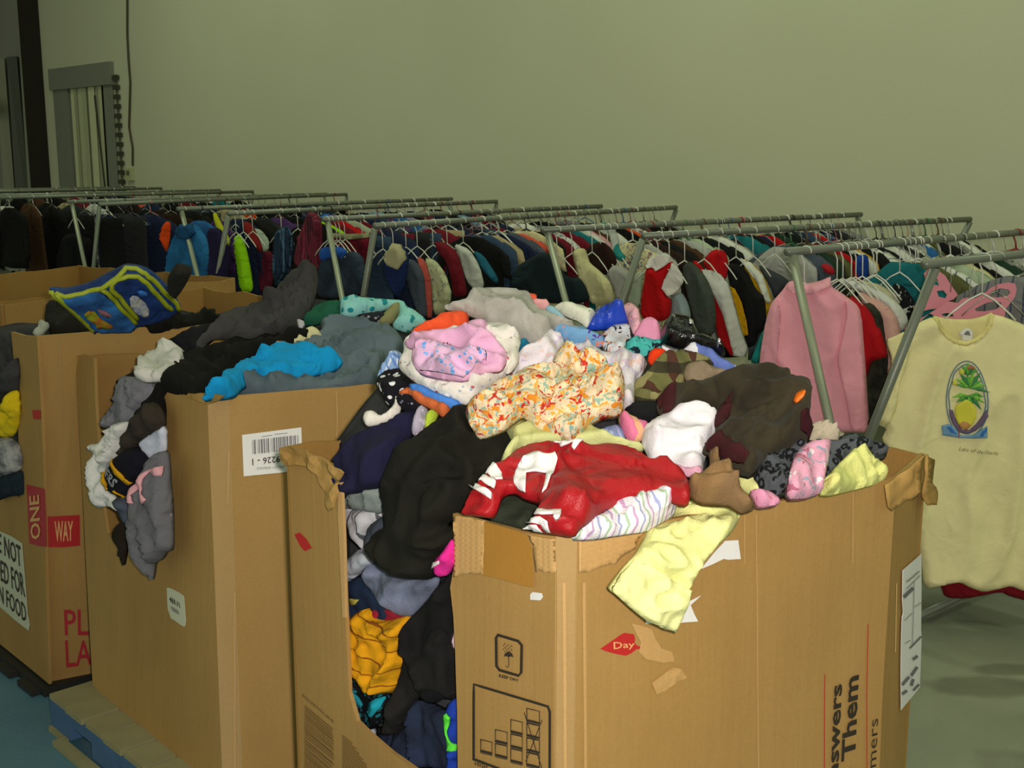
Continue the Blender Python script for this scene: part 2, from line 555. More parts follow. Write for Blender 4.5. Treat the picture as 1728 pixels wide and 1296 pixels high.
class Top:
    """the finished top side of a garment, for things printed or sewn on it"""
    def __init__(self, V, T, P, N): self.V, self.T, self.P, self.N = V, T, P, N
    def hit(self, px, lift=0.0):
        px = np.asarray(px, float).reshape(-1, 2)
        a, b_, c = (self.V[self.T[:, k]] for k in range(3))
        P = np.zeros((len(px), 3)); N = np.zeros((len(px), 3))
        v0 = b_ - a; v1 = c - a
        den = v0[:, 0] * v1[:, 1] - v1[:, 0] * v0[:, 1]; den = np.where(np.abs(den) < 1e-9, 1e-9, den)
        for i, p in enumerate(px):
            v2 = p - a
            u = (v2[:, 0] * v1[:, 1] - v1[:, 0] * v2[:, 1]) / den
            w_ = (v0[:, 0] * v2[:, 1] - v2[:, 0] * v0[:, 1]) / den
            m = np.minimum(np.minimum(u, w_), 1 - u - w_)
            k = int(m.argmax()); uu, ww = u[k], w_[k]
            if m[k] < -0.02:
                k2 = int(np.argmin(((self.V - p) ** 2).sum(1)))
                t_ = (self.P[k2] - EYE) @ FW
                P[i] = EYE + rays([p])[0] * t_; N[i] = self.N[k2]
            else:
                ia, ib, ic = self.T[k]
                P[i] = self.P[ia] * (1 - uu - ww) + self.P[ib] * uu + self.P[ic] * ww
                N[i] = self.N[ia] * (1 - uu - ww) + self.N[ib] * uu + self.N[ic] * ww
        return P, N
    def bump(self, P): return 0.0 * P[:, 0]
def decal(name, top, poly, mat, parent, off=0.003, res=6, holes=(), smooth_it=0, thick=0.006):
    off = off + 0.0045; res = min(res, 4.5)
    poly = chaikin(poly, smooth_it) if smooth_it else poly
    V, T, pl, hl = region(poly, res, holes)
    P, N = top.hit(V)
    tp = P + N * off; T = orient(T, tp, N)
    v, f = shell(V, T, tp, tp - N * thick)
    return mk(name, v, f, mat, parent, True)
def strokes(name, surf, lines, wpx, mat, parent, off=0.0015, res=14):
    """ink lines drawn on a surface; each line a list of picture points, width in pixels"""
    mb = MB()
    for L in lines:
        wp = wpx
        if isinstance(L, tuple) and isinstance(L[0], (int, float)): wp, L = L
        L = resample(L, res, closed=False)
        A = np.array(L); n = len(A)
        t = np.zeros_like(A); t[1:-1] = A[2:] - A[:-2]; t[0] = A[1] - A[0]; t[-1] = A[-1] - A[-2]
        t /= np.linalg.norm(t, axis=1)[:, None] + 1e-9
        nn = np.stack([-t[:, 1], t[:, 0]], 1) * wp / 2
        E_ = t[[0, -1]] * wp * 0.3
        A[0] -= E_[0]; A[-1] += E_[1]
        L2 = np.concatenate([A + nn, A - nn])
        P, N = surf.hit(L2); P = P + N * (surf.bump(P) + off)[:, None]
        mb.add(P, [(i, i + 1, n + i + 1, n + i) for i in range(n - 1)])
    o = mb.build(name, mat, parent)
    return o
def text_mesh(txt, bold=0.0, shear=0.0):
    cu = bpy.data.curves.new('lettering', 'FONT')
    cu.body = txt; cu.size = 1.0; cu.offset = bold; cu.shear = shear; cu.resolution_u = 2
    cu.align_x = 'CENTER'; cu.align_y = 'CENTER'
    o = bpy.data.objects.new('lettering', cu)
    me = bpy.data.meshes.new_from_object(o)
    v = np.array([tuple(q.co) for q in me.vertices]).reshape(-1, 3)
    f = [tuple(p.vertices) for p in me.polygons]
    bpy.data.objects.remove(o); bpy.data.curves.remove(cu); bpy.data.meshes.remove(me)
    return v[:, :2], f
def letter(name, surf, txt, quad, mat, parent, off=0.002, bold=0.0, shear=0.0):
    """lettering mapped bilinearly into a quad of picture points: (bottom-left, bottom-right, top-right, top-left) of the text box"""
    v, f = text_mesh(txt, bold, shear)
    lo = v.min(0); hi = v.max(0)
    u = (v - lo) / (hi - lo)
    q = [np.array(p, float) for p in quad]
    px = (q[0] * (1 - u[:, :1]) * (1 - u[:, 1:]) + q[1] * u[:, :1] * (1 - u[:, 1:]) + q[2] * u[:, :1] * u[:, 1:] + q[3] * (1 - u[:, :1]) * u[:, 1:])
    P, N = surf.hit(px)
    P = P + N * (surf.bump(P) + off)[:, None]
    return mk(name, P, f, mat, parent)
def quad_of(surf, c, right, up, wm, hm):
    """picture quad for a text box on a plane: centre pixel c, plane directions, size in metres"""
    P, N = surf.hit([c]); P = P[0]
    r = np.asarray(right, float); r /= np.linalg.norm(r); u = np.asarray(up, float); u /= np.linalg.norm(u)
    return [proj(P - r * wm / 2 - u * hm / 2), proj(P + r * wm / 2 - u * hm / 2), proj(P + r * wm / 2 + u * hm / 2), proj(P - r * wm / 2 + u * hm / 2)]
# ================================================================ the setting
WX = 7.45
def wall_mat(name, c, c2):
    m, nt, b = new_mat(name)
    geo = nt.nodes.new('ShaderNodeNewGeometry')
    n1 = node(nt, 'ShaderNodeTexNoise', i_Scale=0.35, i_Detail=3.0); nt.links.new(geo.outputs['Position'], n1.inputs['Vector'])
    r1 = ramp(nt, [(0.35, rgb(c)), (0.65, rgb(c2))]); nt.links.new(n1.outputs['Fac'], r1.inputs[0])
    nt.links.new(r1.outputs[0], b.inputs['Base Color'])
    n2 = node(nt, 'ShaderNodeTexNoise', i_Scale=90.0, i_Detail=3.0); nt.links.new(geo.outputs['Position'], n2.inputs['Vector'])
    bp = node(nt, 'ShaderNodeBump', i_Distance=0.003, i_Strength=0.3); nt.links.new(n2.outputs['Fac'], bp.inputs['Height'])
    nt.links.new(bp.outputs[0], b.inputs['Normal'])
    b.inputs['Roughness'].default_value = 0.85
    return m
def floor_mat():
    m, nt, b = new_mat('sealed_concrete')
    geo = nt.nodes.new('ShaderNodeNewGeometry')
    n1 = node(nt, 'ShaderNodeTexNoise', i_Scale=1.1, i_Detail=6.0, i_Roughness=0.6); nt.links.new(geo.outputs['Position'], n1.inputs['Vector'])
    r1 = ramp(nt, [(0.3, rgb('#6f7666')), (0.7, rgb('#8d9482'))]); nt.links.new(n1.outputs['Fac'], r1.inputs[0])
    n2 = node(nt, 'ShaderNodeTexNoise', i_Scale=2.6, i_Detail=2.0, i_Distortion=0.4); nt.links.new(geo.outputs['Position'], n2.inputs['Vector'])
    r2 = ramp(nt, [(0.62, (1, 1, 1, 1)), (0.72, (0.62, 0.62, 0.6, 1))]); nt.links.new(n2.outputs['Fac'], r2.inputs[0])
    mu = node(nt, 'ShaderNodeMix', data_type='RGBA', blend_type='MULTIPLY'); mu.inputs[0].default_value = 1
    nt.links.new(r1.outputs[0], mu.inputs[6]); nt.links.new(r2.outputs[0], mu.inputs[7])
    # the floor colour turns blue in the aisle west of the boxes
    sp = node(nt, 'ShaderNodeSeparateXYZ'); nt.links.new(geo.outputs['Position'], sp.inputs[0])
    mr = node(nt, 'ShaderNodeMapRange'); mr.inputs['From Min'].default_value = 1.9; mr.inputs['From Max'].default_value = 1.6
    nt.links.new(sp.outputs[0], mr.inputs['Value'])
    r3 = ramp(nt, [(0.3, rgb('#3f6a80')), (0.7, rgb('#55808f'))]); nt.links.new(n1.outputs['Fac'], r3.inputs[0])
    mx = node(nt, 'ShaderNodeMix', data_type='RGBA'); nt.links.new(mr.outputs[0], mx.inputs[0])
    nt.links.new(mu.outputs[2], mx.inputs[6]); nt.links.new(r3.outputs[0], mx.inputs[7])
    cur = mx.outputs[2]
    for (px_, sx, sy) in (((1655, 1158), 5.0, 13.0), ((1700, 1130), 9.0, 20.0)):      # dark spill marks on the concrete
        q = atz(px_[0], px_[1], 0)
        mp = node(nt, 'ShaderNodeMapping', vector_type='TEXTURE'); mp.inputs['Location'].default_value = tuple(q)
        mp.inputs['Rotation'].default_value = (0, 0, AZ - math.pi / 2); mp.inputs['Scale'].default_value = (1 / sx, 1 / sy, 1)
        wn = node(nt, 'ShaderNodeTexNoise', i_Scale=9.0, i_Detail=3.0); nt.links.new(geo.outputs['Position'], wn.inputs['Vector'])
        nt.links.new(geo.outputs['Position'], mp.inputs[0])
        ln = node(nt, 'ShaderNodeVectorMath', operation='LENGTH'); nt.links.new(mp.outputs[0], ln.inputs[0])
        ad = node(nt, 'ShaderNodeMath', operation='ADD'); nt.links.new(ln.outputs['Value'], ad.inputs[0]); nt.links.new(wn.outputs['Fac'], ad.inputs[1])
        r = ramp(nt, [(0.0, (0.55, 0.55, 0.54, 1)), (0.75, (0.6, 0.6, 0.59, 1)), (1.0, (1, 1, 1, 1))])
        dv = node(nt, 'ShaderNodeMath', operation='DIVIDE'); dv.inputs[1].default_value = 1.7; nt.links.new(ad.outputs[0], dv.inputs[0]); nt.links.new(dv.outputs[0], r.inputs[0])
        mm = node(nt, 'ShaderNodeMix', data_type='RGBA', blend_type='MULTIPLY'); mm.inputs[0].default_value = 1
        nt.links.new(cur, mm.inputs[6]); nt.links.new(r.outputs[0], mm.inputs[7]); cur = mm.outputs[2]
    nt.links.new(cur, b.inputs['Base Color'])
    b.inputs['Roughness'].default_value = 0.45
    n4 = node(nt, 'ShaderNodeTexNoise', i_Scale=45.0, i_Detail=4.0); nt.links.new(geo.outputs['Position'], n4.inputs['Vector'])
    bp = node(nt, 'ShaderNodeBump', i_Distance=0.003, i_Strength=0.4); nt.links.new(n4.outputs['Fac'], bp.inputs['Height'])
    nt.links.new(bp.outputs[0], b.inputs['Normal'])
    return m
WALLM = wall_mat('cream_painted_drywall', '#c9c9ae', '#cfcfb5')
def struct(name, mb, mat):
    o = mb.build(name, mat); o['kind'] = 'structure'; return o
m_ = MB(); m_.box((-6, -8, -0.1), (12, 24, 0)); FLOOR = struct('floor', m_, floor_mat())
m_ = MB(); m_.box((-6, -8, 6.8), (12, 24, 6.9)); struct('ceiling', m_, wall_mat('ceiling_sheeting', '#9a9c86', '#a5a690'))
# door opening in the back wall: y 15.7..17.6, z 0..3.0
DY0, DY1, DZ = 15.72, 17.55, 3.0
m_ = MB()
m_.box((WX, -8, 0), (WX + .2, DY0, 6.8)); m_.box((WX, DY1, 0), (WX + .2, 18.1, 6.8)); m_.box((WX, DY0, DZ), (WX + .2, DY1, 6.8))
struct('wall_back', m_, WALLM)
DOORW = solid('grey_painted_door_frame', '#82857a', 0.6)
d1 = empty('door_1', (WX, (DY0 + DY1) / 2, 0), kind='structure')
m_ = MB()
m_.box((WX - .03, DY0 - .05, 0), (WX + .12, DY0 + .22, DZ)); m_.box((WX - .03, DY1 - .45, 0), (WX + .12, DY1 + .05, DZ)); m_.box((WX - .07, DY0 - .08, DZ - .28), (WX + .12, DY1 + .08, DZ + .02))
m_.build('door_frame', DOORW, d1)
STRIP = [solid('clouded_vinyl_strip', c, 0.3) for c in ('#c8c9a6', '#a9ab8c', '#dadbb4', '#8e9079', '#b9bb98')]
ys = DY0 + .3
k = 0
while ys < DY1 - .55:
    wd = 0.10 + 0.05 * ((k * 7) % 3)
    m_ = MB(); dx = 0.02 * (k % 3)
    dx = 0.012 * (k % 2); pts = [(WX - .02 + dx, ys, 0.02), (WX - .02 + dx, ys + wd, 0.02), (WX + .01 + dx, ys + wd * .5, 0.02)]
    m_.add([(p[0], p[1], 0.02) for p in pts] + [(p[0], p[1], DZ - .28) for p in pts], [(0, 1, 4, 3), (1, 2, 5, 4), (2, 0, 3, 5), (0, 2, 1), (3, 4, 5)])
    m_.build('curtain_strip', STRIP[k % 5], d1)
    ys += wd * 0.88; k += 1
m_ = MB(); m_.tube([(WX - .03, DY0 + .5, 2.6), (WX - .06, DY0 + .18, 0.4)], 0.012); m_.build('pull_cord', solid('dark_cord', '#2c2b22'), d1)
m_ = MB(); m_.box((WX + .13, DY0, 0), (WX + .18, DY1, DZ)); m_.build('curtain_backing', solid('grey_backing', '#85876f'), d1)
# a run of short dark blocks down the right of the door: the toothed edge of a hanging chain guide
guide = empty('toothed_door_guide', (WX, DY0 - .15, 0), 'dark toothed guide strip fixed to wall right of the doorway', 'door guide')
DK = solid('dark_guide_steel', '#3a3c2c', 0.6)
m_ = MB(); m_.box((WX - .012, DY0 - .17, 0.3), (WX, DY0 - .11, 2.85)); m_.build('guide_rail', solid('olive_guide_rail', '#6f7355', 0.6), guide)
z = 0.9
while z < 2.8:
    m_ = MB(); m_.box((WX - .05, DY0 - .24, z), (WX - .0125, DY0 - .11, z + .06)); m_.build('tooth', DK, guide); z += 0.125
# column and the grey sheeting beyond it
m_ = MB(); m_.box((WX - .1, 17.98, 0), (WX + .2, 18.5, 6.8)); o = struct('trim_1', m_, solid('dark_steel_column', '#1d130d', 0.7))
m_ = MB()
m_.box((-6, 23.9, 0), (WX + .2, 24, 6.8)); struct('wall_far', m_, WALLM); m_ = MB()
m_.box((WX + .2, 18.4, 0), (WX + .3, 24, 6.8)); struct('wall_left', m_, wall_mat('grey_insulation_sheeting', '#8f8d86', '#a3a29a'))
for k in range(3):
    m_ = MB(); y0 = 18.55 + k * .5
    m_.add([(WX + .05 + .05 * (k % 2), y0, 0), (WX - .05, y0 + .22, 0), (WX + .1, y0 + .46, 0), (WX + .18, y0 + .2, 0),
            (WX + .05, y0, 3.3), (WX - .02, y0 + .22, 3.3), (WX + .1, y0 + .46, 3.3), (WX + .18, y0 + .2, 3.3)],
           [(0, 1, 5, 4), (1, 2, 6, 5), (2, 3, 7, 6), (3, 0, 4, 7), (0, 3, 2, 1), (4, 5, 6, 7)])
    o = m_.build('hanging_sheet', solid('pale_hanging_plastic', ['#8d8f7f', '#565850', '#9a9b88'][k % 3], 0.5))
    tag(o, ['pale grey plastic sheet hanging left of the dark column', 'dark grey plastic sheet hanging left of the dark column', 'light grey plastic sheet hanging left of the dark column'][k % 3], 'plastic sheet', 'plastic sheets left of the dark column')
    if k: o['label'] = ['pale', 'dark', 'light'][k % 3] + ' grey plastic sheet left of the dark column'
Pp = Plane((WX + .0, 0, 0), (WX + .0, 10, 0), (WX + .0, 0, 3), wob=0)
y_ = Pp.hit([(8, 182)])[0][0]
m_ = MB(); m_.tube([(WX - .35, y_[1] - .1, y_[2]), (WX - .33, y_[1] + .7, y_[2])], 0.13, 12)
o = m_.build('yellow_reel', solid('yellow_plastic', '#b98f1e', 0.5), smooth=False); tag(o, 'yellow roll hanging on the sheeting left of the dark column', 'roll')
# wire running down the wall into a small box
W = [(217, 0), (217, 60), (219, 100), (222, 140), (221, 180), (220, 215), (226, 250), (226, 280)]
cd = empty('wall_cable', tuple(Pp.hit([(222, 290)])[0][0]), 'thin dark cable hanging down the cream wall to a socket', 'cable')
P_, _ = Pp.hit(resample(W, 8, False)); P_[:, 0] -= 0.02
P_ = np.concatenate([[[WX - .02, P_[0][1], 6.7]], P_])
m_ = MB(); m_.tube(P_, 0.013, 6); m_.build('cord', solid('brown_cable', '#4a3f26', 0.6), cd)
q = Pp.hit([(222, 293)])[0][0]
bx = empty('wall_socket', (WX, q[1], q[2]), 'small cream socket box at the foot of the wall cable', 'socket')
m_ = MB(); m_.box((WX - .05, q[1] - .09, q[2] - .09), (WX - .001, q[1] + .09, q[2] + .07)); m_.build('socket_plate', solid('cream_plastic', '#b9bb92', 0.4), bx)
m_ = MB(); m_.box((WX - .06, q[1] - .035, q[2] - .02), (WX - .05, q[1] + .035, q[2] + .04)); m_.build('socket_outlet', solid('olive_plastic', '#5d5e3e', 0.4), bx)

# ================================================================ boxes
RIM = 1.13; PAL = 0.13
class Box: pass
def corner(px, z=RIM): return atz(px[0], px[1], z)
CORR = lambda P, V: 0.0015 * np.sin((P[:, 0] - P[:, 1]) * 2 * math.pi / 0.011)

def mkplanes(L, N1, N2, R, nb=None, lb=None):
    b = Box()
    b.L, b.N1, b.N2, b.R = L, N1, N2, R
    lo = (nb if nb is not None else np.array([N1[0], N1[1], PAL]))
    b.left = Plane(L, N1, lo); b.right = Plane(N2, R, np.array([N2[0] + (lo[0] - N1[0]), N2[1] + (lo[1] - N1[1]), PAL]))
    b.cham = Plane(N1, N2, lo)
    b.lo = lo
    return b
def bottom(pl, p, z=PAL):
    """project the point of plane pl below world point p at height z"""
    p = np.asarray(p, float)
    t = (z - p[2]) / pl.t[2]
    return proj(p + pl.t * t)

# ---- box A (nearest)
A = mkplanes(corner((483, 755)), corner((938, 903)), corner((974, 903)), corner((1513, 806)))
A2 = corner((1560, 765)); Ab = corner((1470, 728)); Al = corner((600, 722))
boxA = empty('cardboard_bin', (1.8, 1.6, PAL), 'nearest cardboard bin, cut open at left, with sheared and taped rim', 'cardboard box')
aL0 = bottom(A.left, A.L); aN1 = bottom(A.left, A.N1)
lp = [(483, 772), (486, 752), (500, 758), (530, 772), (562, 786), (578, 800), (574, 830), (577, 900), (580, 1000), (585, 1100), (588, 1170), (602, 1218), (625, 1240), (660, 1270), (700, 1298), (772, 1330),
      (773, 1296), (772, 1200), (768, 1100), (764, 1040), (758, 992), (764, 960), (763, 867), (820, 882), (890, 900), (938, 905), aN1, aL0]
sheet('left_panel', A.left, lp, CARD, 0.009, 26, parent=boxA)
aN2 = bottom(A.right, A.N2)
A.cham = Plane(A.N1, A.N2, np.array([A.N1[0], A.N1[1], PAL]), wob=0.003)
sheet('corner_strip', A.cham, [(938, 905), (956, 908), (974, 905), aN2, aN1], CARD_PINK, 0.009, 26, parent=boxA)
aR = bottom(A.right, A.R)
rp = [(974, 905), (1060, 890), (1150, 873), (1246, 857), (1300, 849), (1380, 833), (1440, 822), (1488, 812), (1513, 806), aR, aN2]
sheet('right_panel', A.right, rp, CARD, 0.009, 30, parent=boxA)
A.end = Plane(A.R, A2, np.array([A.R[0], A.R[1], PAL]), wob=0.003)
sheet('end_strip', A.end, [(1513, 806), (1538, 786), (1560, 765), bottom(A.end, A2), aR], CARD, 0.009, 30, parent=boxA)
A.far = Plane(A2, Ab, np.array([A2[0], A2[1], PAL]))
def wall_quad(name, p, q_, mat, parent, th=0.009, jag=0.01, zb=PAL, seed=1):
    p = np.array(p, float); q_ = np.array(q_, float)
    d = q_ - p; d[2] = 0; n = np.array([d[1], -d[0], 0]); n /= np.linalg.norm(n)
    rr = random.Random(seed); K = 14; v = []
    for i in range(K + 1):
        c = p + (q_ - p) * i / K
        zt = c[2] + rr.uniform(-jag, jag * .3)
        for (dz, o_) in ((zb, 0), (zt, 0), (zt, th), (zb, th)):
            v.append((c[0] + n[0] * o_, c[1] + n[1] * o_, dz))
    f = []
    for i in range(K):
        for a in range(4):
            b_ = (a + 1) % 4
            f.append((i * 4 + a, i * 4 + b_, i * 4 + 4 + b_, i * 4 + 4 + a))
    f += [(0, 3, 2, 1), (K * 4, K * 4 + 1, K * 4 + 2, K * 4 + 3)]
    return mk(name, v, f, mat, parent)
BK = np.array([2.28, 2.12, RIM])
wall_quad('back_panel', A.L, BK, CARD_IN, boxA, seed=2)
wall_quad('side_panel', A2, BK, CARD_IN, boxA, seed=3)
# the split, fuzzy top of the left post and its folded-over flap
fl_ = Plane(A.L, A.N1, np.array([A.N1[0], A.N1[1], PAL]), off=0.014, wob=0.006)
sheet('torn_flap', fl_, crop(460, 670, 3.456, [(75, 290), (110, 280), (200, 310), (290, 360), (350, 390), (415, 440), (400, 480), (380, 500), (385, 560), (370, 640), (345, 660), (330, 600), (300, 520), (270, 450), (230, 410), (150, 390), (90, 400), (60, 360)]), CARD_TORN, 0.006, 8, parent=boxA,
      fn=lambda P, V: 0.016 * vnoise(P * 40, 4))
sheet('flap_edge', fl_, crop(460, 670, 3.456, [(370, 500), (395, 500), (400, 700), (408, 900), (415, 1290), (398, 1290), (385, 1000), (372, 700)]), CARD_LIGHT, 0.006, 10, parent=boxA)
# skinned corrugation along the rim
c3 = lambda pts: crop(760, 720, 3.456, pts)
sheet('bare_corrugation', A.left, c3([(18, 518), (110, 530), (200, 550), (207, 600), (200, 700), (195, 780), (200, 862), (120, 858), (60, 862), (15, 880), (15, 700)]), CARD_LIGHT, 0.002, 5, parent=boxA, off=0.003, fn=lambda P, V: 0.002 * np.sin(V[:, 0] * 2 * math.pi / 3.4), smooth=True)
sheet('bare_corrugation', A.left, c3([(455, 630), (540, 645), (612, 655), (614, 850), (560, 850), (520, 840), (495, 850), (490, 700)]), CARD_LIGHT, 0.002, 5, parent=boxA, off=0.003, fn=lambda P, V: 0.002 * np.sin(V[:, 0] * 2 * math.pi / 3.4), smooth=True)
sheet('bare_corrugation', A.right, c3([(742, 648), (900, 620), (1110, 580), (1120, 620), (1090, 660), (1075, 710), (1000, 760), (960, 800), (860, 820), (800, 850), (745, 852)]), CARD_LIGHT, 0.002, 5, parent=boxA, off=0.003, fn=lambda P, V: 0.002 * np.sin(V[:, 0] * 2 * math.pi / 4.2), smooth=True)
sheet('packing_tape', A.left, c3([(206, 552), (300, 575), (400, 605), (455, 625), (462, 660), (488, 700), (490, 800), (490, 935), (400, 915), (300, 885), (200, 862), (207, 700)]), TAPE, 0.001, 12, parent=boxA, off=0.006)
# torn brown paper at the far right corner
c4 = lambda pts: crop(1200, 680, 3.456, pts)
A_r2 = A.right.off(0.012); A_r2.wob = 0.005
sheet('torn_tape', A_r2, c4([(985, 470), (1060, 430), (1140, 370), (1210, 320), (1236, 300), (1215, 380), (1205, 480), (1180, 560), (1130, 560), (1080, 600), (1045, 628), (1010, 600), (990, 540)]), CARD_TORN, 0.004, 6, parent=boxA, fn=lambda P, V: 0.018 * vnoise(P * 38, 8), smooth=True)
A_e2 = A.end.off(0.014)
sheet('torn_tape', A_e2, [(1556, 790), (1562, 766), (1570, 775), (1566, 812), (1579, 830), (1576, 850), (1560, 852), (1556, 830)], CARD_TORN, 0.006, 5, parent=boxA, fn=lambda P, V: 0.014 * vnoise(P * 38, 9), smooth=True)
sheet('paper_scrap', A.left, [(895, 1003), (899, 999), (914, 1001), (916, 1008), (912, 1013), (895, 1012)], PAPER, 0.001, 5, parent=boxA, off=0.003)
sheet('paper_scrap', A.right, c3([(1460, 830), (1540, 730), (1600, 665), (1675, 660), (1690, 770), (1620, 775), (1590, 770), (1530, 800)]), PAPER, 0.001, 8, parent=boxA, off=0.003)
sheet('paper_scrap', A.right, c3([(1140, 1148), (1140, 1120), (1320, 1080), (1370, 1030), (1460, 985), (1400, 1040), (1420, 1090), (1443, 1135), (1300, 1145)]), PAPER, 0.001, 8, parent=boxA, off=0.003)
sheet('scuffed_patch', A.right, [(1102, 1160), (1098, 1152), (1120, 1136), (1135, 1124), (1148, 1128), (1157, 1143), (1140, 1150), (1120, 1165), (1106, 1170)], CARD_LIGHT, 0.001, 5, parent=boxA, off=0.003, fn=lambda P, V: 0.003 * vnoise(P * 90, 8))
sheet('scuffed_patch', A.right, [(1066, 1052), (1084, 1056), (1100, 1062), (1106, 1078), (1116, 1094), (1134, 1100), (1138, 1116), (1118, 1118), (1090, 1112), (1078, 1100), (1082, 1084), (1074, 1070)], CARD_LIGHT, 0.001, 6, parent=boxA, off=0.002)
# creases beside the corner
for nm, x0 in (('crease', 952), ('crease', 986)):
    sf = A.cham if x0 < 974 else A.right
    strokes(nm, sf, [[(x0, 985), (x0 + 1, 1100), (x0 + 2, 1296), (x0 + 3, 1400)]], 5, CARD_LIGHT, boxA, 0.002)
strokes('crease', A.right, [[(1256, 870), (1256, 900), (1256, 950)], [(1275, 868), (1277, 1000), (1279, 1296)], [(1438, 830), (1438, 950)], [(1513, 985), (1511, 1100)]], 1.6, CARD_LIGHT, boxA, 0.002)
# red diamond with letters, small red diamond
sheet('printed_diamond', A.right, crop(1000, 1050, 9.97, [(130, 450), (250, 370), (380, 280), (480, 210), (540, 180), (620, 195), (690, 200), (715, 260), (705, 340), (740, 390), (800, 410), (790, 450), (740, 450), (650, 520), (560, 562), (400, 535), (250, 495)]), REDINK, 0.0006, 5, parent=boxA, off=0.0025)
letter('lettering', A.right, 'Day', crop(1000, 1050, 9.97, [(350, 490), (700, 440), (700, 320), (345, 330)]), PALE_INK, boxA, 0.0035, 0.01)
sheet('printed_diamond', A.left, crop(460, 670, 3.456, [(130, 800), (160, 790), (200, 830), (230, 880), (190, 898), (165, 870)]), REDINK, 0.0006, 6, parent=boxA, off=0.0025)
# keep dry symbol
c8 = lambda pts: crop(480, 940, 3.6, pts)
rd = [(1300, 473), (1420, 510), (1442, 535), (1440, 700), (1425, 720), (1310, 685), (1292, 660), (1288, 490), (1300, 473)]
strokes('printed_symbol', A.left, [(4.6, c8(rd)), (1.2, c8([(1363, 600), (1366, 655), (1360, 672), (1350, 660)]))] +
        [(1.0, c8([(1330 + 10 * i, 520 + 12 * j + 3 * i), (1334 + 10 * i, 528 + 12 * j + 3 * i)])) for i in range(6) for j in range(5) if (i + j) % 2], 4, INK, boxA, 0.0025)
sheet('printed_symbol', A.left, c8([(1335, 605), (1342, 585), (1362, 572), (1382, 585), (1392, 608), (1378, 602), (1364, 608), (1350, 600)]), INK, 0.0005, 4, parent=boxA, off=0.0025)
letter('lettering', A.left, 'KEEP DRY', c8([(1308, 728), (1425, 758), (1426, 742), (1308, 708)]), INK, boxA, 0.0025, 0.03)
# stacking diagram
def bx_(x0, y0, x1, y1, s=0.25): return c8([(x0, y0), (x1, y0 + (x1 - x0) * s), (x1, y1 + (x1 - x0) * s), (x0, y1), (x0, y0)])
dl = [(4.2, c8([(1158, 1225), (1158, 770), (1600, 908), (1612, 940), (1612, 1400), (1170, 1228), (1158, 1225)]))]
for (x0, y0, x1, n_, bot) in ((1200, 1105, 1268, 1, 1190), (1288, 1045, 1358, 2, 1215), (1380, 985, 1448, 3, 1250), (1475, 918, 1550, 4, 1275)):
    hh = (bot - y0) / n_
    for i in range(n_):
        dl.append((1.6, bx_(x0, y0 + hh * i, x1, y0 + hh * (i + 1) - 22)))
        dl.append((3.0, c8([(x0, y0 + hh * (i + 1) - 14), (x1, y0 + hh * (i + 1) - 14 + 17)])))
        dl.append((1.2, c8([(x0, y0 + hh * (i + 1) - 4), (x1, y0 + hh * (i + 1) - 4 + 17)])))
dl += [(1.4, c8([(1460, 945), (1570, 1300)])), (1.4, c8([(1565, 990), (1470, 1240)]))]
strokes('printed_diagram', A.left, dl, 2, INK, boxA, 0.0025)
letter('lettering', A.left, 'HIGH', c8([(1165, 1262), (1240, 1285), (1240, 1262), (1165, 1235)]), INK, boxA, 0.0025, 0.02)
# small faded paragraph on the left post
rr = random.Random(5); tl = []
for i in range(26):
    y = 905 + i * 15.5
    a = 120 + rr.uniform(0, 4)
    e_ = 300 if i > 1 else 300
    tl.append(c8([(a, y), (e_ - rr.uniform(0, 12), y + (e_ - a) * 0.78)]))
for i in range(15):
    y = 1068 + i * 15.5
    if i > 0: tl.append(c8([(352, y), (min(352 + 250, 352 + 40 + i * 22), y + (min(250, 40 + i * 22)) * 0.78)]))
strokes('printed_paragraph', A.left, tl, 1.5, GREYINK, boxA, 0.002, 8)
letter('lettering', A.left, 'POLYETHYLENE', c8([(110, 850), (300, 1010), (300, 995), (110, 830)]), GREYINK, boxA, 0.0022, 0.02)
# big rotated slogan on the right panel (reads upwards)
def up_text(txt, x, ytop, hpx, wlen, bold):
    P0 = A.right.hit([(x, ytop)])[0][0]
    up = A.right.t; s = A.right.s
    hm = hpx * 2.0 / F * 1.0
    depth = (P0 - EYE) @ FW
    hm = hpx * depth / F / 0.73
    top_c = P0; q = []
    e0 = P0 - up * wlen          # start of the text (bottom), end at ytop
    bl = e0 + s * hm / 2; br = P0 + s * hm / 2; tr = P0 - s * hm / 2; tl_ = e0 - s * hm / 2
    letter('lettering', A.right, txt, [proj(bl), proj(br), proj(tr), proj(tl_)], INK, boxA, 0.003, bold)
up_text('Answers', 1411, 1155, 19, 0.245, 0.03)
up_text('and Them', 1437, 1141, 24, 0.30, 0.03)
up_text('Customers', 1473, 1213, 15, 0.235, 0.0)
strokes('printed_line', A.right, [[(1391, 1138), (1390, 1200), (1389, 1296), (1388, 1400)], [(1464, 1053), (1462, 1150), (1460, 1296), (1459, 1400)]], 1.5, REDINK, boxA, 0.003)
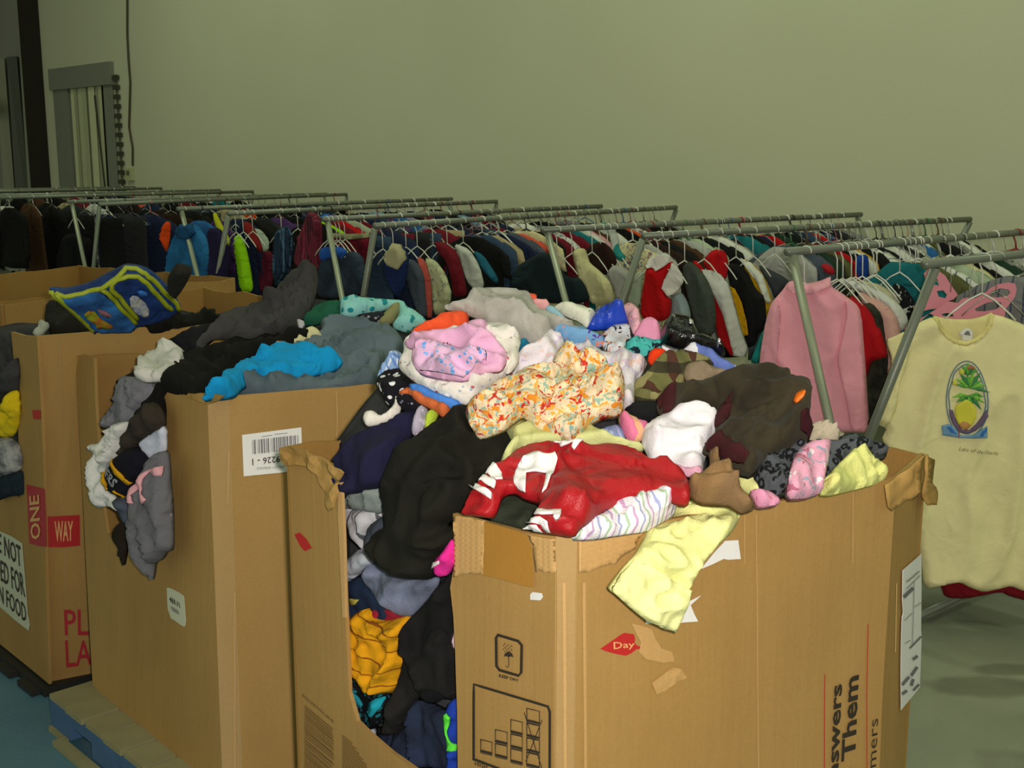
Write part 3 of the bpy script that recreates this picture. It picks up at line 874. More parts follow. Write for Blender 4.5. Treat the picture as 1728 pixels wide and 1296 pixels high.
# shipping label on the end strip
cl = lambda pts: crop(1500, 930, 4.8, pts)
shl = Plane(A.R, A2, np.array([A.R[0], A.R[1], PAL]), off=0.003, wob=0.003)
lb = sheet('shipping_label', shl, cl([(108, 155), (255, 22), (256, 300), (252, 640), (256, 690), (242, 1100), (90, 1285), (92, 1000), (98, 700), (103, 540), (112, 500), (105, 400)]), PAPER, 0.001, 14, parent=boxA, off=0.002)
letter('lettering', shl, 'Polyethylene', cl([(130, 265), (232, 175), (232, 145), (130, 235)]), INK, lb, 0.004, 0.01)
strokes('printed_lines', shl, [(1.2, cl([(132, 300), (235, 195)])), (6, cl([(114, 365), (178, 300)])), (0.8, cl([(190, 240), (186, 480), (176, 760)])),
        (1, cl([(116, 560), (175, 500)])), (1, cl([(195, 450), (245, 415)])), (1, cl([(120, 745), (160, 720)])), (3, cl([(160, 780), (245, 690)])), (5, cl([(185, 870), (212, 850)])), (5, cl([(170, 1000), (210, 940)])),
        (5, cl([(98, 1075), (145, 1020)])), (5, cl([(98, 1150), (125, 1130)])), (5, cl([(168, 1080), (180, 1040)])), (4, cl([(185, 1120), (225, 1080)]))], 2, PRINT_GREY, lb, 0.004, 6)

# ---- box B (second)
Lb = corner((130, 600)); N1b = corner((350, 669)); N2b = corner((386, 668)); Rb = atz(640, 650, RIM)
nb = atz(294, 1296, PAL); lb_ = atz(155, 1156, PAL)
B = mkplanes(Lb, N1b, N2b, Rb, nb=np.array([nb[0], nb[1] - 0.06, PAL]))
B.left = Plane(Lb, N1b, lb_)
dirR = (Rb - N2b) / np.linalg.norm(Rb - N2b)
RbE = N2b + dirR * 0.95
BkB = RbE + (Lb - N1b) * 1.02; BkB[2] = RIM
boxB = empty('cardboard_bin', (1.95, 3.1, PAL), 'second cardboard bin, white barcode label by its corner, window cut in left side', 'cardboard box')
bn = (378, 1385)
lpB = [(127, 601), (142, 598), (158, 604), (160, 640), (163, 700), (168, 760), (172, 830), (182, 900), (205, 925), (240, 930), (275, 915), (278, 850), (274, 760), (269, 690), (269, 654), (285, 652), (310, 662), (338, 668), (350, 669), bn, (156, 1156)]
sheet('left_panel', B.left, lpB, CARD, 0.009, 26, parent=boxB)
_q = B.left.hit([bn])[0][0]; 
B.right = Plane(N2b, Rb, N2b + (_q - N1b)); B.cham = Plane(N1b, N2b, B.left.hit([bn])[0][0])
bn2 = (412, 1387)
sheet('corner_strip', B.cham, [(350, 669), (360, 667), (372, 670), (386, 668), bn2, bn], CARD_PINK, 0.009, 26, parent=boxB)
rpB = [(386, 668), (450, 663), (520, 657), (580, 653), (620, 648), (636, 649), (648, 664), (655, 682), (700, 700), (760, 700), proj(RbE - WU * .12), bottom(B.right, RbE), bn2]
sheet('right_panel', B.right, rpB, CARD, 0.009, 30, parent=boxB)
wall_quad('back_panel', Lb, BkB, CARD_IN, boxB, seed=12)
wall_quad('side_panel', RbE - WU * .1, BkB - WU * .02, CARD_IN, boxB, seed=13)
sheet('torn_flap', B.left.off(0.012), [(318, 668), (340, 663), (364, 664), (380, 668), (372, 676), (352, 682), (335, 676)], CARD_TORN, 0.004, 5, parent=boxB, fn=lambda P, V: 0.012 * vnoise(P * 38, 8))
strokes('crease', B.right, [[(567, 660), (569, 700), (568, 740)], [(386, 760), (385, 810), (384, 850)], [(396, 1000), (396, 1296)]], 1.8, CARD_LIGHT, boxB, 0.002)
ce = lambda pts: crop(400, 710, 14.4, pts)
lb2 = sheet('barcode_label', B.right, ce([(120, 345), (1560, 160), (1570, 470), (1575, 1150), (1170, 1250), (160, 1350)]), PAPER, 0.001, 12, parent=boxB, off=0.002)
rr = random.Random(3); bl_ = []
x = 365
while x < 1490:
    wv = rr.choice([0.6, 0.9, 1.4, 2.2])
    yt = 350 + (1500 - x) * 0.11; bl_.append((wv, ce([(x, yt), (x + 12, yt + 330)])))
    x += wv * 14.4 + rr.choice([8, 14, 22])
bl_ += [(1.0, ce([(600, 385), (850, 350)])), (1.0, ce([(900, 330), (1220, 300)]))]
strokes('barcode', B.right, bl_, 1, PRINT_GREY, lb2, 0.004, 20)
letter('lettering', B.right, '9226 - 1', ce([(1040, 850), (360, 920), (370, 1085), (1040, 1000)]), INK, lb2, 0.004, 0.01)
letter('lettering', B.right, 'VALLEY SPRINGS', ce([(1160, 1080), (470, 1130), (480, 1190), (1160, 1140)]), PRINT_GREY, lb2, 0.004, 0.0)
cf = lambda pts: crop(270, 980, 16.2, pts)
lb3 = sheet('small_label', B.left, cf([(212, 190), (240, 185), (350, 215), (560, 320), (670, 400), (692, 460), (715, 800), (740, 1100), (720, 1230), (690, 1250), (600, 1200), (430, 1080), (330, 1020), (285, 900), (240, 770), (222, 500)]), LABEL_OLD, 0.001, 8, parent=boxB, off=0.002)
letter('lettering', B.left, '469-71', cf([(310, 570), (595, 745), (590, 610), (305, 400)]), INK, lb3, 0.004, 0.02)
strokes('printed_lines', B.left, [(1, cf([(345, 700), (560, 830)])), (1, cf([(350, 740), (560, 870)])), (1, cf([(380, 790), (560, 910)]))], 1, PRINT_GREY, lb3, 0.004, 6)

# ---- box C (third)
RC = 1.20; PC = 0.03
Lc0 = corner((62, 568), RC); Nc2 = corner((80, 566), RC); Rc = corner((350, 548), RC)
nC = atz(78, 1155, PC)
Lc = Lc0 + np.array([0.03, 1.08, 0.0]); Lc[2] = RC
C = Box(); C.left = Plane(Lc0, Lc, nC); C.right = Plane(Nc2, Rc, np.array([nC[0] + .02, nC[1], PAL]))
BkC = corner((344, 485), RC); 
boxC = empty('cardboard_bin', (1.95, 4.1, PC), 'third cardboard bin with red tape down its corner and a backpack on top', 'cardboard box')
RcE = Nc2 + (Rc - Nc2) / np.linalg.norm(Rc - Nc2) * 1.22
lcP = [(19, 560), (40, 566), (62, 568), (80, 1155), proj(C.left.p + 0), ] 
LL = C.left.hit([(62, 568)])[0][0]
far0 = bottom(C.left, Lc, PC)
lpC = [(19, 560), (40, 566), (62, 568), (70, 700), (76, 900), (82, 1155), far0, proj(Lc - WU * 0.0), (proj(Lc)[0] + 22, proj(Lc)[1] + 6), (proj(Lc)[0] + 30, 820), (-40, 812), (8, 832), (34, 840), (33, 780), (29, 700), (24, 620)]
sheet('left_panel', C.left, lpC, CARD, 0.009, 20, parent=boxC)
rpC = [(62, 568), (130, 563), (200, 557), (250, 553), (300, 556), (350, 548), proj(RcE), bottom(C.right, RcE, PC), (82, 1155), (76, 900), (70, 700)]
sheet('right_panel', C.right, rpC, CARD, 0.009, 26, parent=boxC)
wall_quad('back_panel', Lc, BkC, CARD_IN, boxC, seed=21, zb=PC)
wall_quad('side_panel', BkC, RcE, CARD_IN, boxC, seed=22, zb=PC)
ck = lambda pts: crop(0, 700, 4.32, pts)
t1 = sheet('red_tape', C.left, ck([(200, 508), (330, 540), (342, 740), (350, 960), (290, 955), (225, 935), (212, 700)]), REDTAPE, 0.001, 14, parent=boxC, off=0.003)
t2 = sheet('red_tape', C.right, ck([(342, 740), (450, 735), (580, 728), (582, 950), (470, 962), (352, 962)]), REDTAPE, 0.001, 14, parent=boxC, off=0.003)
letter('lettering', C.left, 'ONE', ck([(310, 900), (295, 580), (225, 590), (240, 910)]), PALE_INK, t1, 0.005, 0.02)
letter('lettering', C.right, 'WAY', ck([(400, 920), (530, 915), (530, 770), (395, 770)]), PALE_INK, t2, 0.005, 0.02)
cm = lambda pts: crop(0, 950, 3.745, pts)
letter('lettering', C.right, 'PL', cm([(410, 455), (560, 455), (560, 290), (403, 295)]), DARKRED, boxC, 0.003, 0.01)
letter('lettering', C.right, 'LA', cm([(418, 660), (580, 640), (580, 490), (410, 485)]), DARKRED, boxC, 0.003, 0.01)
sheet('printed_mark', C.left, crop(0, 430, 3.456, [(192, 905), (240, 905), (240, 958), (200, 958)]), REDINK, 0.0006, 10, parent=boxC, off=0.003)
strokes('crease', C.right, [[(100, 575), (103, 800), (104, 860)], [(110, 930), (112, 1100)]], 2.0, CARD_PINK, boxC, 0.002)
cn = lambda pts: crop(0, 890, 7.2, pts)
lb4 = sheet('warning_label', C.left, cn([(-300, -160), (0, 40), (150, 105), (285, 190), (300, 400), (330, 830), (345, 1050), (370, 1180), (355, 1252), (190, 1120), (0, 950), (-300, 680)]), LABEL_OLD, 0.001, 12, parent=boxC, off=0.003)
letter('lettering', C.left, 'EDIBLE NOT', cn([(-260, 110), (285, 490), (270, 225), (-260, -90)]), INK, lb4, 0.005, 0.01)
letter('lettering', C.left, 'INTENDED FOR', cn([(-290, 420), (325, 850), (300, 560), (-280, 200)]), INK, lb4, 0.005, 0.01)
letter('lettering', C.left, 'HUMAN FOOD', cn([(-240, 680), (340, 1160), (325, 930), (-240, 490)]), INK, lb4, 0.005, 0.01)

# ---- box D (fourth, behind)
Nd = corner((5, 511), 1.2); Rd = corner((78, 503), 1.2); dR = (Rd - Nd) / np.linalg.norm(Rd - Nd)
RdE = Nd + dR * 1.15; LdE = Nd + np.array([-dR[1], dR[0], 0]) * 1.1
boxD = empty('cardboard_bin', (Nd[0] + .55, Nd[1] + .55, PAL), 'farthest cardboard bin, only its rim showing behind the backpack bin', 'cardboard box')
wall_quad('left_panel', LdE, Nd, CARD, boxD, seed=31)
wall_quad('right_panel', Nd, RdE, CARD, boxD, seed=32)
wall_quad('side_panel', RdE, RdE + (LdE - Nd), CARD_IN, boxD, seed=33)
wall_quad('back_panel', LdE, RdE + (LdE - Nd), CARD_IN, boxD, seed=34)

boxD_heap = (Nd, RdE, LdE)
# ---- pallets
WOOD = solid('weathered_pallet_wood', '#8f8a63', 0.8, vary=0.25, scale=12)
BLUE = solid('blue_painted_pallet', '#50667a', 0.7, vary=0.3, scale=12)
BLUE2 = solid('blue_paint_scuffed', '#3f6187', 0.7, vary=0.3, scale=12)
DARKP = solid('plain_black', '#1d1e1c', 0.6)
def pallet(x0, y0, x1, y1, label, wood, side):
    p = empty('pallet', (x0, y0, 0), label, 'pallet')
    t = 0.018
    ys_ = y0; n_ = 8; pitch = (y1 - y0) / n_
    for i in range(n_):
        a = y0 + i * pitch; b_ = a + pitch - 0.012 - 0.004 * (i % 3)
        if i == n_ - 1: a -= 0.03
        m = MB(); m.box((x0 + .004 * (i % 2), a, PAL - t), (x1, b_, PAL - 0.002 * (i % 2))); m.build('deck_board', wood, p)
    for k in range(3):
        xa = x0 + 0.01 + (x1 - x0 - 0.06) * k / 2
        m = MB(); m.box((xa, y0, PAL - t - 0.045), (xa + .04, y1, PAL - t - .0005))
        for j in range(4):
            yy = y0 + (y1 - y0 - .14) * j / 3
            m.box((xa, yy, t + .0005), (xa + .04, yy + .14, PAL - t - 0.045))
        m.build('stringer', side, p)
    for j in range(3):
        a = y0 + (y1 - y0 - .1) * j / 2
        m = MB(); m.box((x0, a, 0.001), (x1, a + .1, t)); m.build('bottom_board', wood, p)
    m = MB(); m.box((x0 - .03, y0 + .1, 0.001), (x0 + .004, y1 - .1, t)); m.build('bottom_board', wood, p)
    return p
pallet(1.30, 1.10, 2.35, 2.20, 'wooden pallet hidden under the nearest bin', WOOD, BLUE)
pallet(1.29, 2.42, 2.50, 3.42, 'blue-sided wooden pallet sticking out under the second bin', WOOD, BLUE2)
m = MB(); m.box((nC[0] - .02, nC[1] - .03, 0.001), (nC[0] + 1.3, nC[1] + 1.12, 0.028))  # thin black base just above the floor, under the third bin
for k in range(6): m.box((nC[0] - .05, nC[1] + k * .19, 0.002), (nC[0] - .02, nC[1] + k * .19 + .12, 0.022))
tag(m.build('black_base', DARKP), 'thin black base lying under the bin with red tape', 'board')
pallet(Nd[0] - .05, Nd[1] - .05, Nd[0] + 1.3, Nd[1] + 1.25, 'pallet under the farthest bin', WOOD, BLUE)
# ================================================================ heaps of clothes in the bins
def fronts_of(pl, inset):
    return (pl.n, float(pl.n @ pl.p) - inset)
HA = Heap(1.06, [(1.98, 2.0, 0.50, 0.42, 0.33), (2.05, 1.42, 0.34, 0.28, 0.16), (1.62, 1.98, 0.22, 0.3, 0.10)], [fronts_of(A.left, 0.07), fronts_of(A.right, 0.0)], (1.2, 2.35, 1.1, 2.25))
HB = Heap(1.05, [(2.35, 3.25, 0.50, 0.55, 0.30), (1.75, 3.5, 0.25, 0.3, 0.08)], [fronts_of(B.left, 0.04), fronts_of(B.right, 0.0)], (1.3, 2.6, 2.5, 3.75))
HC = Heap(1.15, [(2.0, 4.15, 0.5, 0.5, 0.09)], [fronts_of(C.left, 0.05), fronts_of(C.right, 0.0)], (1.25, 2.6, 3.45, 4.8))
MIXF = fabric('#26262a', pat='fade', cols=('#3a3a3e',), scale=7.0)
def heap_core(hp, x0, x1, y0, y1, label, drop=0.09, zb=0.16, name='clothing_heap'):
    n = 46
    xs = np.linspace(x0, x1, n); ys = np.linspace(y0, y1, n)
    X, Y = np.meshgrid(xs, ys, indexing='ij')
    P = np.stack([X, Y, np.zeros_like(X)], -1).reshape(-1, 3)
    Z = hp.top(P[:, 0], P[:, 1]) - drop + 0.05 * (vnoise(P * 9, 5) - 0.5)
    # sink where the solid's fronts cut it
    for (nn, c) in hp.fronts:
        nn = np.asarray(nn)
        zc = (c - 0.045 - P[:, 0] * nn[0] - P[:, 1] * nn[1])
        Z = np.where(zc < 0, np.minimum(Z, zb + 0.02), Z)
    T_ = P.copy(); T_[:, 2] = Z
    B_ = P.copy(); B_[:, 2] = zb
    v = np.concatenate([T_, B_]); f = []
    N_ = n * n
    for i in range(n - 1):
        for j in range(n - 1):
            a = i * n + j
            f.append((a, a + n, a + n + 1, a + 1)); f.append((a + N_, a + 1 + N_, a + n + 1 + N_, a + n + N_))
    for i in range(n - 1):
        f.append((i * n, i * n + N_, (i + 1) * n + N_, (i + 1) * n)); f.append((i * n + n - 1, (i + 1) * n + n - 1, (i + 1) * n + n - 1 + N_, i * n + n - 1 + N_))
        f.append((i, i + 1, i + 1 + N_, i + N_)); f.append(((n - 1) * n + i, (n - 1) * n + i + N_, (n - 1) * n + i + 1 + N_, (n - 1) * n + i + 1))
    o = mk(name, v, f, MIXF, None, True)
    return tag(o, label, 'clothes', kind='stuff')
heap_core(HA, 1.39, 2.26, 1.24, 2.10, 'jumbled dark clothes filling the nearest bin under the loose garments')
heap_core(HB, 1.60, 2.46, 2.72, 3.62, 'jumbled dark clothes filling the second bin under the loose garments')
heap_core(HC, 1.56, 2.42, 3.72, 4.52, 'jumbled dark clothes filling the bin with red tape')

heap_core(Heap(1.0, [(2.2, 5.9, .5, .5, .06)], [], (1.5, 3, 5, 7)), Nd[0] + .12, Nd[0] + 1.1, Nd[1] + .12, Nd[1] + 1.0, 'dark clothes half filling the farthest bin')
K4 = lambda p: crop(330, 460, 3.456, p)
K5 = lambda p: crop(620, 460, 3.456, p)
K6 = lambda p: crop(1000, 460, 3.456, p)
K7 = lambda p: crop(460, 670, 3.456, p)
K3 = lambda p: crop(760, 720, 3.456, p)
K8 = lambda p: crop(480, 940, 3.6, p)
K1 = lambda p: crop(0, 430, 3.456, p)
K2 = lambda p: crop(0, 700, 4.32, p)
K9 = lambda p: crop(0, 300, 4, p)
KL = lambda p: crop(1200, 680, 3.456, p)
LY = 0.017
def G(name, cat, label, surf, poly, mat, layer=1, **kw):
    kw.setdefault('group', None)
    return cloth(name, surf, poly, mat, label, cat, lift=layer * LY, **kw)
def band(top, line, wpx):
    """polygon of a band along a picture polyline"""
    A_ = np.array(resample(line, 5, False)); t = np.zeros_like(A_); t[1:-1] = A_[2:] - A_[:-2]; t[0] = A_[1] - A_[0]; t[-1] = A_[-1] - A_[-2]
    t /= np.linalg.norm(t, axis=1)[:, None] + 1e-9
    n_ = np.stack([-t[:, 1], t[:, 0]], 1) * wpx / 2
    return [tuple(p) for p in (A_ + n_)] + [tuple(p) for p in (A_ - n_)[::-1]]
def piping(name, top, lines, r, mat, parent, off=0.002):
    for L in lines:
        P, N = top.hit(resample(L, 6, False))
        m = MB(); m.tube(P + N * off, r, 6); m.build(name, mat, parent, True)

# ---------------------------------------------------------------- bin A: inside the cut opening
G('navy_sweater', 'sweater', 'navy sweater slumped over the left edge of the nearest bin', HA, K7([(350, 350), (400, 270), (470, 200), (560, 165), (680, 120), (790, 50), (850, 70), (860, 110), (810, 190), (730, 300), (680, 420), (660, 520), (520, 560), (430, 590), (385, 600), (385, 480), (372, 420)]), fabric('#1c1c38'), 2, T=0.045, amp=0.02, fold=(-.6, -.8), freq=8)
G('fleece_top', 'sweater', 'grey fleece top squeezed beneath the navy sweater', HA, K7([(372, 600), (430, 545), (520, 510), (640, 490), (660, 600), (630, 690), (500, 670), (380, 650)]), fabric('#6f7a78', pat='fade', cols=('#848e8a',), scale=8), 1, T=0.03, amp=0.014)
G('striped_shirt', 'shirt', 'white shirt with thin black stripes, beneath the grey fleece top', HA, K7([(395, 655), (500, 640), (630, 640), (640, 720), (570, 780), (545, 860), (560, 930), (480, 860), (430, 760), (400, 700)]), fabric('#b9bac0', pat='stripes', cols=('#22252c',), scale=22, amt=0.22, axis=1), 0.5, T=0.025)
G('grey_shirt', 'top', 'slate grey top tucked beside the large black coat', HA, K7([(540, 760), (640, 690), (680, 780), (600, 930), (560, 940), (530, 835)]), fabric('#39404a'), 1.2, T=0.02)
G('rolled_top', 'top', 'pale grey rolled garment at the opening edge of the nearest bin', HA, K7([(385, 985), (440, 930), (490, 890), (560, 910), (590, 960), (520, 1020), (410, 1095), (385, 1080)]), fabric('#a3aab4'), 1.4, T=0.035)
G('denim_bag', 'bag', 'hazy blue-grey sheer bag hanging out beneath the black coat', HA, K7([(560, 960), (640, 1010), (760, 1050), (900, 1060), (960, 1050), (950, 1110), (880, 1210), (800, 1290), (720, 1280), (640, 1230), (600, 1180), (540, 1100), (500, 1030)]), fabric('#5d6577', pat='fade', cols=('#78809a',), scale=14), 1.2, T=0.02, amp=0.012)
o, t = G('navy_print_top', 'top', 'navy print garment with small yellow embroidery in the bin opening', HA, K7([(385, 1095), (470, 1050), (560, 1080), (640, 1180), (720, 1260), (660, 1330), (540, 1330), (420, 1330), (385, 1290)]), fabric('#1b2a42'), 0.8, T=0.02)
decal('embroidery', t, K7([(450, 1180), (480, 1165), (520, 1175), (505, 1200), (470, 1210)]), fabric('#a8a04a'), o)
G('crimson_garment', 'top', 'crimson garment above the mustard striped shirt', HA, K8([(500, 330), (540, 300), (640, 300), (760, 350), (740, 410), (600, 410), (520, 390)]), fabric('#8f1d30'), 1.0, T=0.02)
G('mustard_shirt', 'shirt', 'mustard yellow shirt with thin dark stripes, stuffed in the bin opening', HA, K8([(345, 400), (440, 335), (510, 315), (545, 370), (600, 400), (680, 380), (745, 365), (745, 460), (705, 540), (690, 590), (728, 625), (705, 680), (662, 838), (560, 838), (480, 833), (440, 755), (370, 690), (345, 560)]), fabric('#d89a10', pat='stripes', cols=('#7c3a12',), scale=26, amt=0.16, axis=2), 1.5, T=0.04, amp=0.018, fold=(.9, .2), res=5)
o, t = G('teal_print_swimsuit', 'swimwear', 'black garment with large teal flower print below the mustard shirt', HA, K8([(350, 700), (430, 740), (480, 822), (600, 825), (640, 880), (610, 960), (580, 1020), (480, 1060), (400, 1040), (350, 1000)]), fabric('#0d1114', pat='dots', cols=('#1f7f8a', '#2a5560'), scale=40, amt=0.5), 0.8, T=0.02)
decal('print_patch', t, K8([(500, 930), (520, 880), (580, 845), (625, 842), (610, 900), (570, 945), (520, 950)]), fabric('#1c9cb0'), o)
decal('print_patch', t, K8([(408, 860), (412, 800), (430, 770), (435, 830), (470, 900), (460, 920), (430, 900)]), fabric('#1f8796'), o)
G('black_coat', 'coat', 'long black coat hanging down inside the bin opening', HA, K8([(700, 420), (830, 290), (930, 160), (1040, 60), (1060, 400), (1055, 900), (900, 800), (800, 860), (765, 920), (702, 1095), (590, 1085), (600, 1000), (650, 835), (690, 690), (705, 610), (680, 560)]), fabric('#131314', pat='fade', cols=('#1f1e1d',), scale=6), 1.0, T=0.04, amp=0.022, fold=(-.2, -1), freq=7)
G('navy_jeans', 'jeans', 'dark navy denim folded at the foot of the bin opening', HA, K8([(560, 1080), (700, 1080), (760, 880), (870, 900), (990, 960), (1060, 1150), (1060, 1330), (900, 1300), (740, 1290), (600, 1220), (440, 1150)]), fabric('#1e2638', pat='fade', cols=('#27324a',), scale=10), 0.7, T=0.03, amp=0.018)
G('black_garment', 'garment', 'black garment at the very bottom left of the bin opening', HA, K8([(380, 1000), (500, 1030), (600, 1060), (560, 1180), (470, 1150), (420, 1080)]), fabric('#0e0f13'), 0.3, T=0.02)
o, t = G('blue_green_shorts', 'shorts', 'royal blue sports garment with neon green swoosh beside the black coat', HA, K8([(965, 960), (1000, 880), (1060, 850), (1075, 1000), (1075, 1330), (960, 1330), (990, 1150), (975, 1050)]), fabric('#1b3a9c'), 1.6, T=0.03)
decal('green_flash', t, K8([(972, 960), (1005, 935), (1030, 960), (1012, 1040), (1040, 1110), (1060, 1130), (1060, 1165), (1010, 1160), (990, 1100), (975, 1030)]), fabric('#5ee043'), o)
G('pale_pink_garment', 'top', 'pale pink cloth sliver in the right side of the bin opening', HA, K8([(995, 530), (1020, 420), (1040, 380), (1060, 480), (1060, 575), (1020, 575)]), fabric('#d7b9c6'), 2.0, T=0.02)
G('silver_trim_top', 'top', 'dark garment with grey piping low in the bin opening', HA, K8([(810, 800), (870, 740), (950, 770), (990, 850), (900, 900), (830, 860)]), fabric('#101114'), 1.6, T=0.025)
G('white_strap', 'strap', 'short white strap end at the bottom of the opening', HA, K8([(505, 1055), (540, 1050), (545, 1115), (520, 1095)]), fabric('#aeb2c4'), 2, T=0.01, w=0.01, amp=0.002)
G('black_jacket', 'jacket', 'huge black fleece jacket bulging from the top down through the bin opening', HA,
  K7([(600, 560), (650, 440), (700, 330), (760, 260), (830, 210), (900, 150), (1010, 90), (1100, 20), (1160, 60), (1200, 200), (1330, 180), (1400, 200), (1395, 270), (1330, 380), (1210, 460), (1150, 560), (1060, 690), (980, 760), (1050, 790), (1050, 860), (980, 930), (940, 1030), (900, 1075), (800, 1075), (700, 1060), (610, 1000), (555, 930), (535, 840), (570, 790), (640, 770), (625, 660)]),
  fabric('#14140f', pat='fade', cols=('#1b1b14',), scale=5), 3.0, T=0.06, w=0.06, amp=0.024, fold=(-.5, -.9), freq=6)
o, t = G('pink_swimsuit', 'swimwear', 'hot pink garment with white trim at the tip of the black jacket', HA, K7([(935, 1010), (945, 950), (1000, 890), (1050, 820), (1060, 960), (1020, 1040), (975, 1048), (950, 1040)]), fabric('#d32a8c'), 4.2, T=0.02)
decal('white_trim', t, K7([(938, 1000), (950, 958), (1005, 940), (1000, 962), (955, 985)]), fabric('#d8d4d0'), o)
# ---------------------------------------------------------------- bin A: far left edge pieces
G('lace_socks', 'socks', 'small white lacy piece on the rim between the two near bins', HA, K4([(970, 845), (985, 805), (1030, 795), (1070, 830), (1120, 800), (1155, 760), (1165, 705), (1195, 770), (1180, 820), (1130, 850), (1040, 880), (990, 888)]), fabric('#d9d6cc'), 3.5, T=0.02, w=0.02)
G('dotted_blouse', 'blouse', 'black blouse with white drops at the left end of the heap', HA, K5([(35, 640), (55, 590), (100, 555), (180, 545), (240, 590), (260, 650), (230, 700), (190, 720), (150, 770), (110, 760), (70, 700)]), fabric('#14141a', pat='dots', cols=('#dcdce0',), scale=42, amt=0.55), 2.5, T=0.03, res=5)
G('black_lace_top', 'top', 'black top with small white specks beneath the dotted blouse', HA, K4([(1160, 720), (1230, 690), (1300, 720), (1350, 770), (1320, 800), (1230, 800), (1165, 780)]), fabric('#15151b', pat='dots', cols=('#8d90a0',), scale=60, amt=0.3), 3.2, T=0.02)
G('gingham_scarf', 'scarf', 'light blue gingham cloth above the dotted blouse', HA, K5([(45, 600), (70, 540), (110, 480), (165, 440), (200, 470), (200, 550), (130, 570), (70, 590)]), fabric('#8fb0dc', pat='plaid', cols=('#e6ecf4', '#5d83c4'), scale=45, amt=0.5), 2.6, T=0.025)
G('grey_dotted_sock', 'sock', 'pale lilac spotted sock hanging beside the lime scrap', HA, K4([(1255, 905), (1262, 860), (1290, 800), (1330, 775), (1355, 790), (1335, 880), (1305, 938), (1265, 935)]), fabric('#a9a2b4', pat='dots', cols=('#d8d4dc',), scale=80, amt=0.4), 4.5, T=0.02, w=0.02)
G('lime_scrap', 'garment', 'lime green scrap beside the lilac sock', HA, K4([(1330, 900), (1340, 820), (1375, 785), (1415, 815), (1400, 850), (1350, 905)]), fabric('#a9c23a'), 4.2, T=0.015, w=0.02)
G('orange_towel', 'towel', 'burnt orange cloth poking out under the sky blue one', HA, K5([(175, 690), (240, 655), (330, 700), (440, 740), (490, 785), (460, 825), (435, 832), (395, 800), (300, 750), (200, 712)]), fabric('#c8693a'), 4.3, T=0.025)
G('sky_blue_shirt', 'shirt', 'sky blue cloth strip under the white floral gown', HA, K5([(235, 640), (300, 640), (400, 690), (555, 745), (510, 790), (440, 772), (330, 722), (250, 685)]), fabric('#4a86d8'), 4.8, T=0.025)
# ---------------------------------------------------------------- bin A: upper back
G('purple_wave_leggings', 'leggings', 'light blue childrens leggings with purple waves and coral hearts', HA, K5([(1070, 300), (1160, 285), (1280, 295), (1300, 330), (1390, 350), (1380, 415), (1280, 415), (1180, 390), (1065, 350)]), fabric('#6fa0c8', pat='floral', cols=('#5b3a9a', '#e0806a'), scale=16, amt=0.2), 4, T=0.03)
G('pale_collar_shirt', 'shirt', 'white patterned collar shirt left of the royal blue satin', HA, K5([(1090, 185), (1150, 155), (1240, 160), (1345, 195), (1310, 260), (1290, 305), (1240, 260), (1150, 230), (1120, 205)]), fabric('#cfd2be', pat='dots', cols=('#8f9486',), scale=40, amt=0.3), 5, T=0.025)
G('royal_blue_satin', 'top', 'shiny royal blue satin top on the back of the heap', HA, K5([(1285, 300), (1310, 235), (1340, 180), (1420, 162), (1500, 190), (1535, 275), (1440, 285), (1370, 300)]), fabric('#1a40b4', rough=0.35, spec=0.5), 4.6, T=0.05, amp=0.022, freq=14)
G('dotted_pink_baby_top', 'top', 'pale pink top with red dots right of the royal blue satin', HA, K5([(1480, 190), (1530, 162), (1575, 190), (1600, 265), (1600, 320), (1560, 350), (1520, 260)]), fabric('#d9a6b2', pat='dots', cols=('#c4574f',), scale=50, amt=0.3), 4.6, T=0.03)
G('pink_fleece', 'fleece', 'plain pink fleece piece under the red dress, left of the black handbag', HA, K5([(1560, 330), (1600, 265), (1660, 270), (1715, 300), (1715, 380), (1640, 385), (1560, 370)]), fabric('#d88fae'), 4.2, T=0.035)
G('print_blouse', 'blouse', 'white blouse with black and peach print below the royal blue satin', HA, K5([(1370, 330), (1440, 280), (1530, 280), (1560, 350), (1520, 400), (1490, 450), (1385, 440), (1370, 380)]), fabric('#c7ccd2', pat='floral', cols=('#2a2c36', '#d39a88'), scale=16, amt=0.3), 3.8, T=0.03)
G('aqua_black_top', 'top', 'aqua and black splashed top beside the pink fleece', HA, K5([(1500, 380), (1560, 365), (1640, 365), (1740, 380), (1730, 430), (1650, 450), (1640, 480), (1570, 470), (1500, 440)]), fabric('#49b3ad', pat='floral', cols=('#182a33',), scale=20, amt=0.6), 3.4, T=0.025)
G('aqua_strip', 'top', 'pale aqua strip right of the grey sweater', HA, K5([(1040, 180), (1090, 180), (1160, 245), (1180, 290), (1100, 250), (1050, 215)]), fabric('#8ab4c0'), 5.0, T=0.02)
G('salmon_strip', 'top', 'salmon pink strip behind the grey sweater', HA, K5([(940, 150), (1000, 145), (1070, 165), (1060, 225), (960, 200)]), fabric('#d79c9c'), 4.8, T=0.02)
G('coral_scrap', 'garment', 'coral scrap on the crest of the heap behind the grey sweater', HA, K5([(935, 118), (985, 122), (990, 152), (945, 155)]), fabric('#d85a3c'), 5.2, T=0.015, w=0.02)
G('white_lilac_shirt', 'shirt', 'white shirt with faint lilac print behind the orange floral dress', HA, K5([(860, 480), (890, 440), (960, 420), (1040, 345), (1130, 355), (1160, 395), (1300, 400), (1400, 455), (1520, 445), (1640, 490), (1600, 580), (1565, 600), (1555, 785), (1500, 800), (1440, 700), (1200, 560), (1000, 600), (870, 570)]), fabric('#dcd8de', pat='floral', cols=('#c9bdd8', '#e0c4c0'), scale=14, amt=0.3), 3.2, T=0.04, amp=0.024, freq=12)
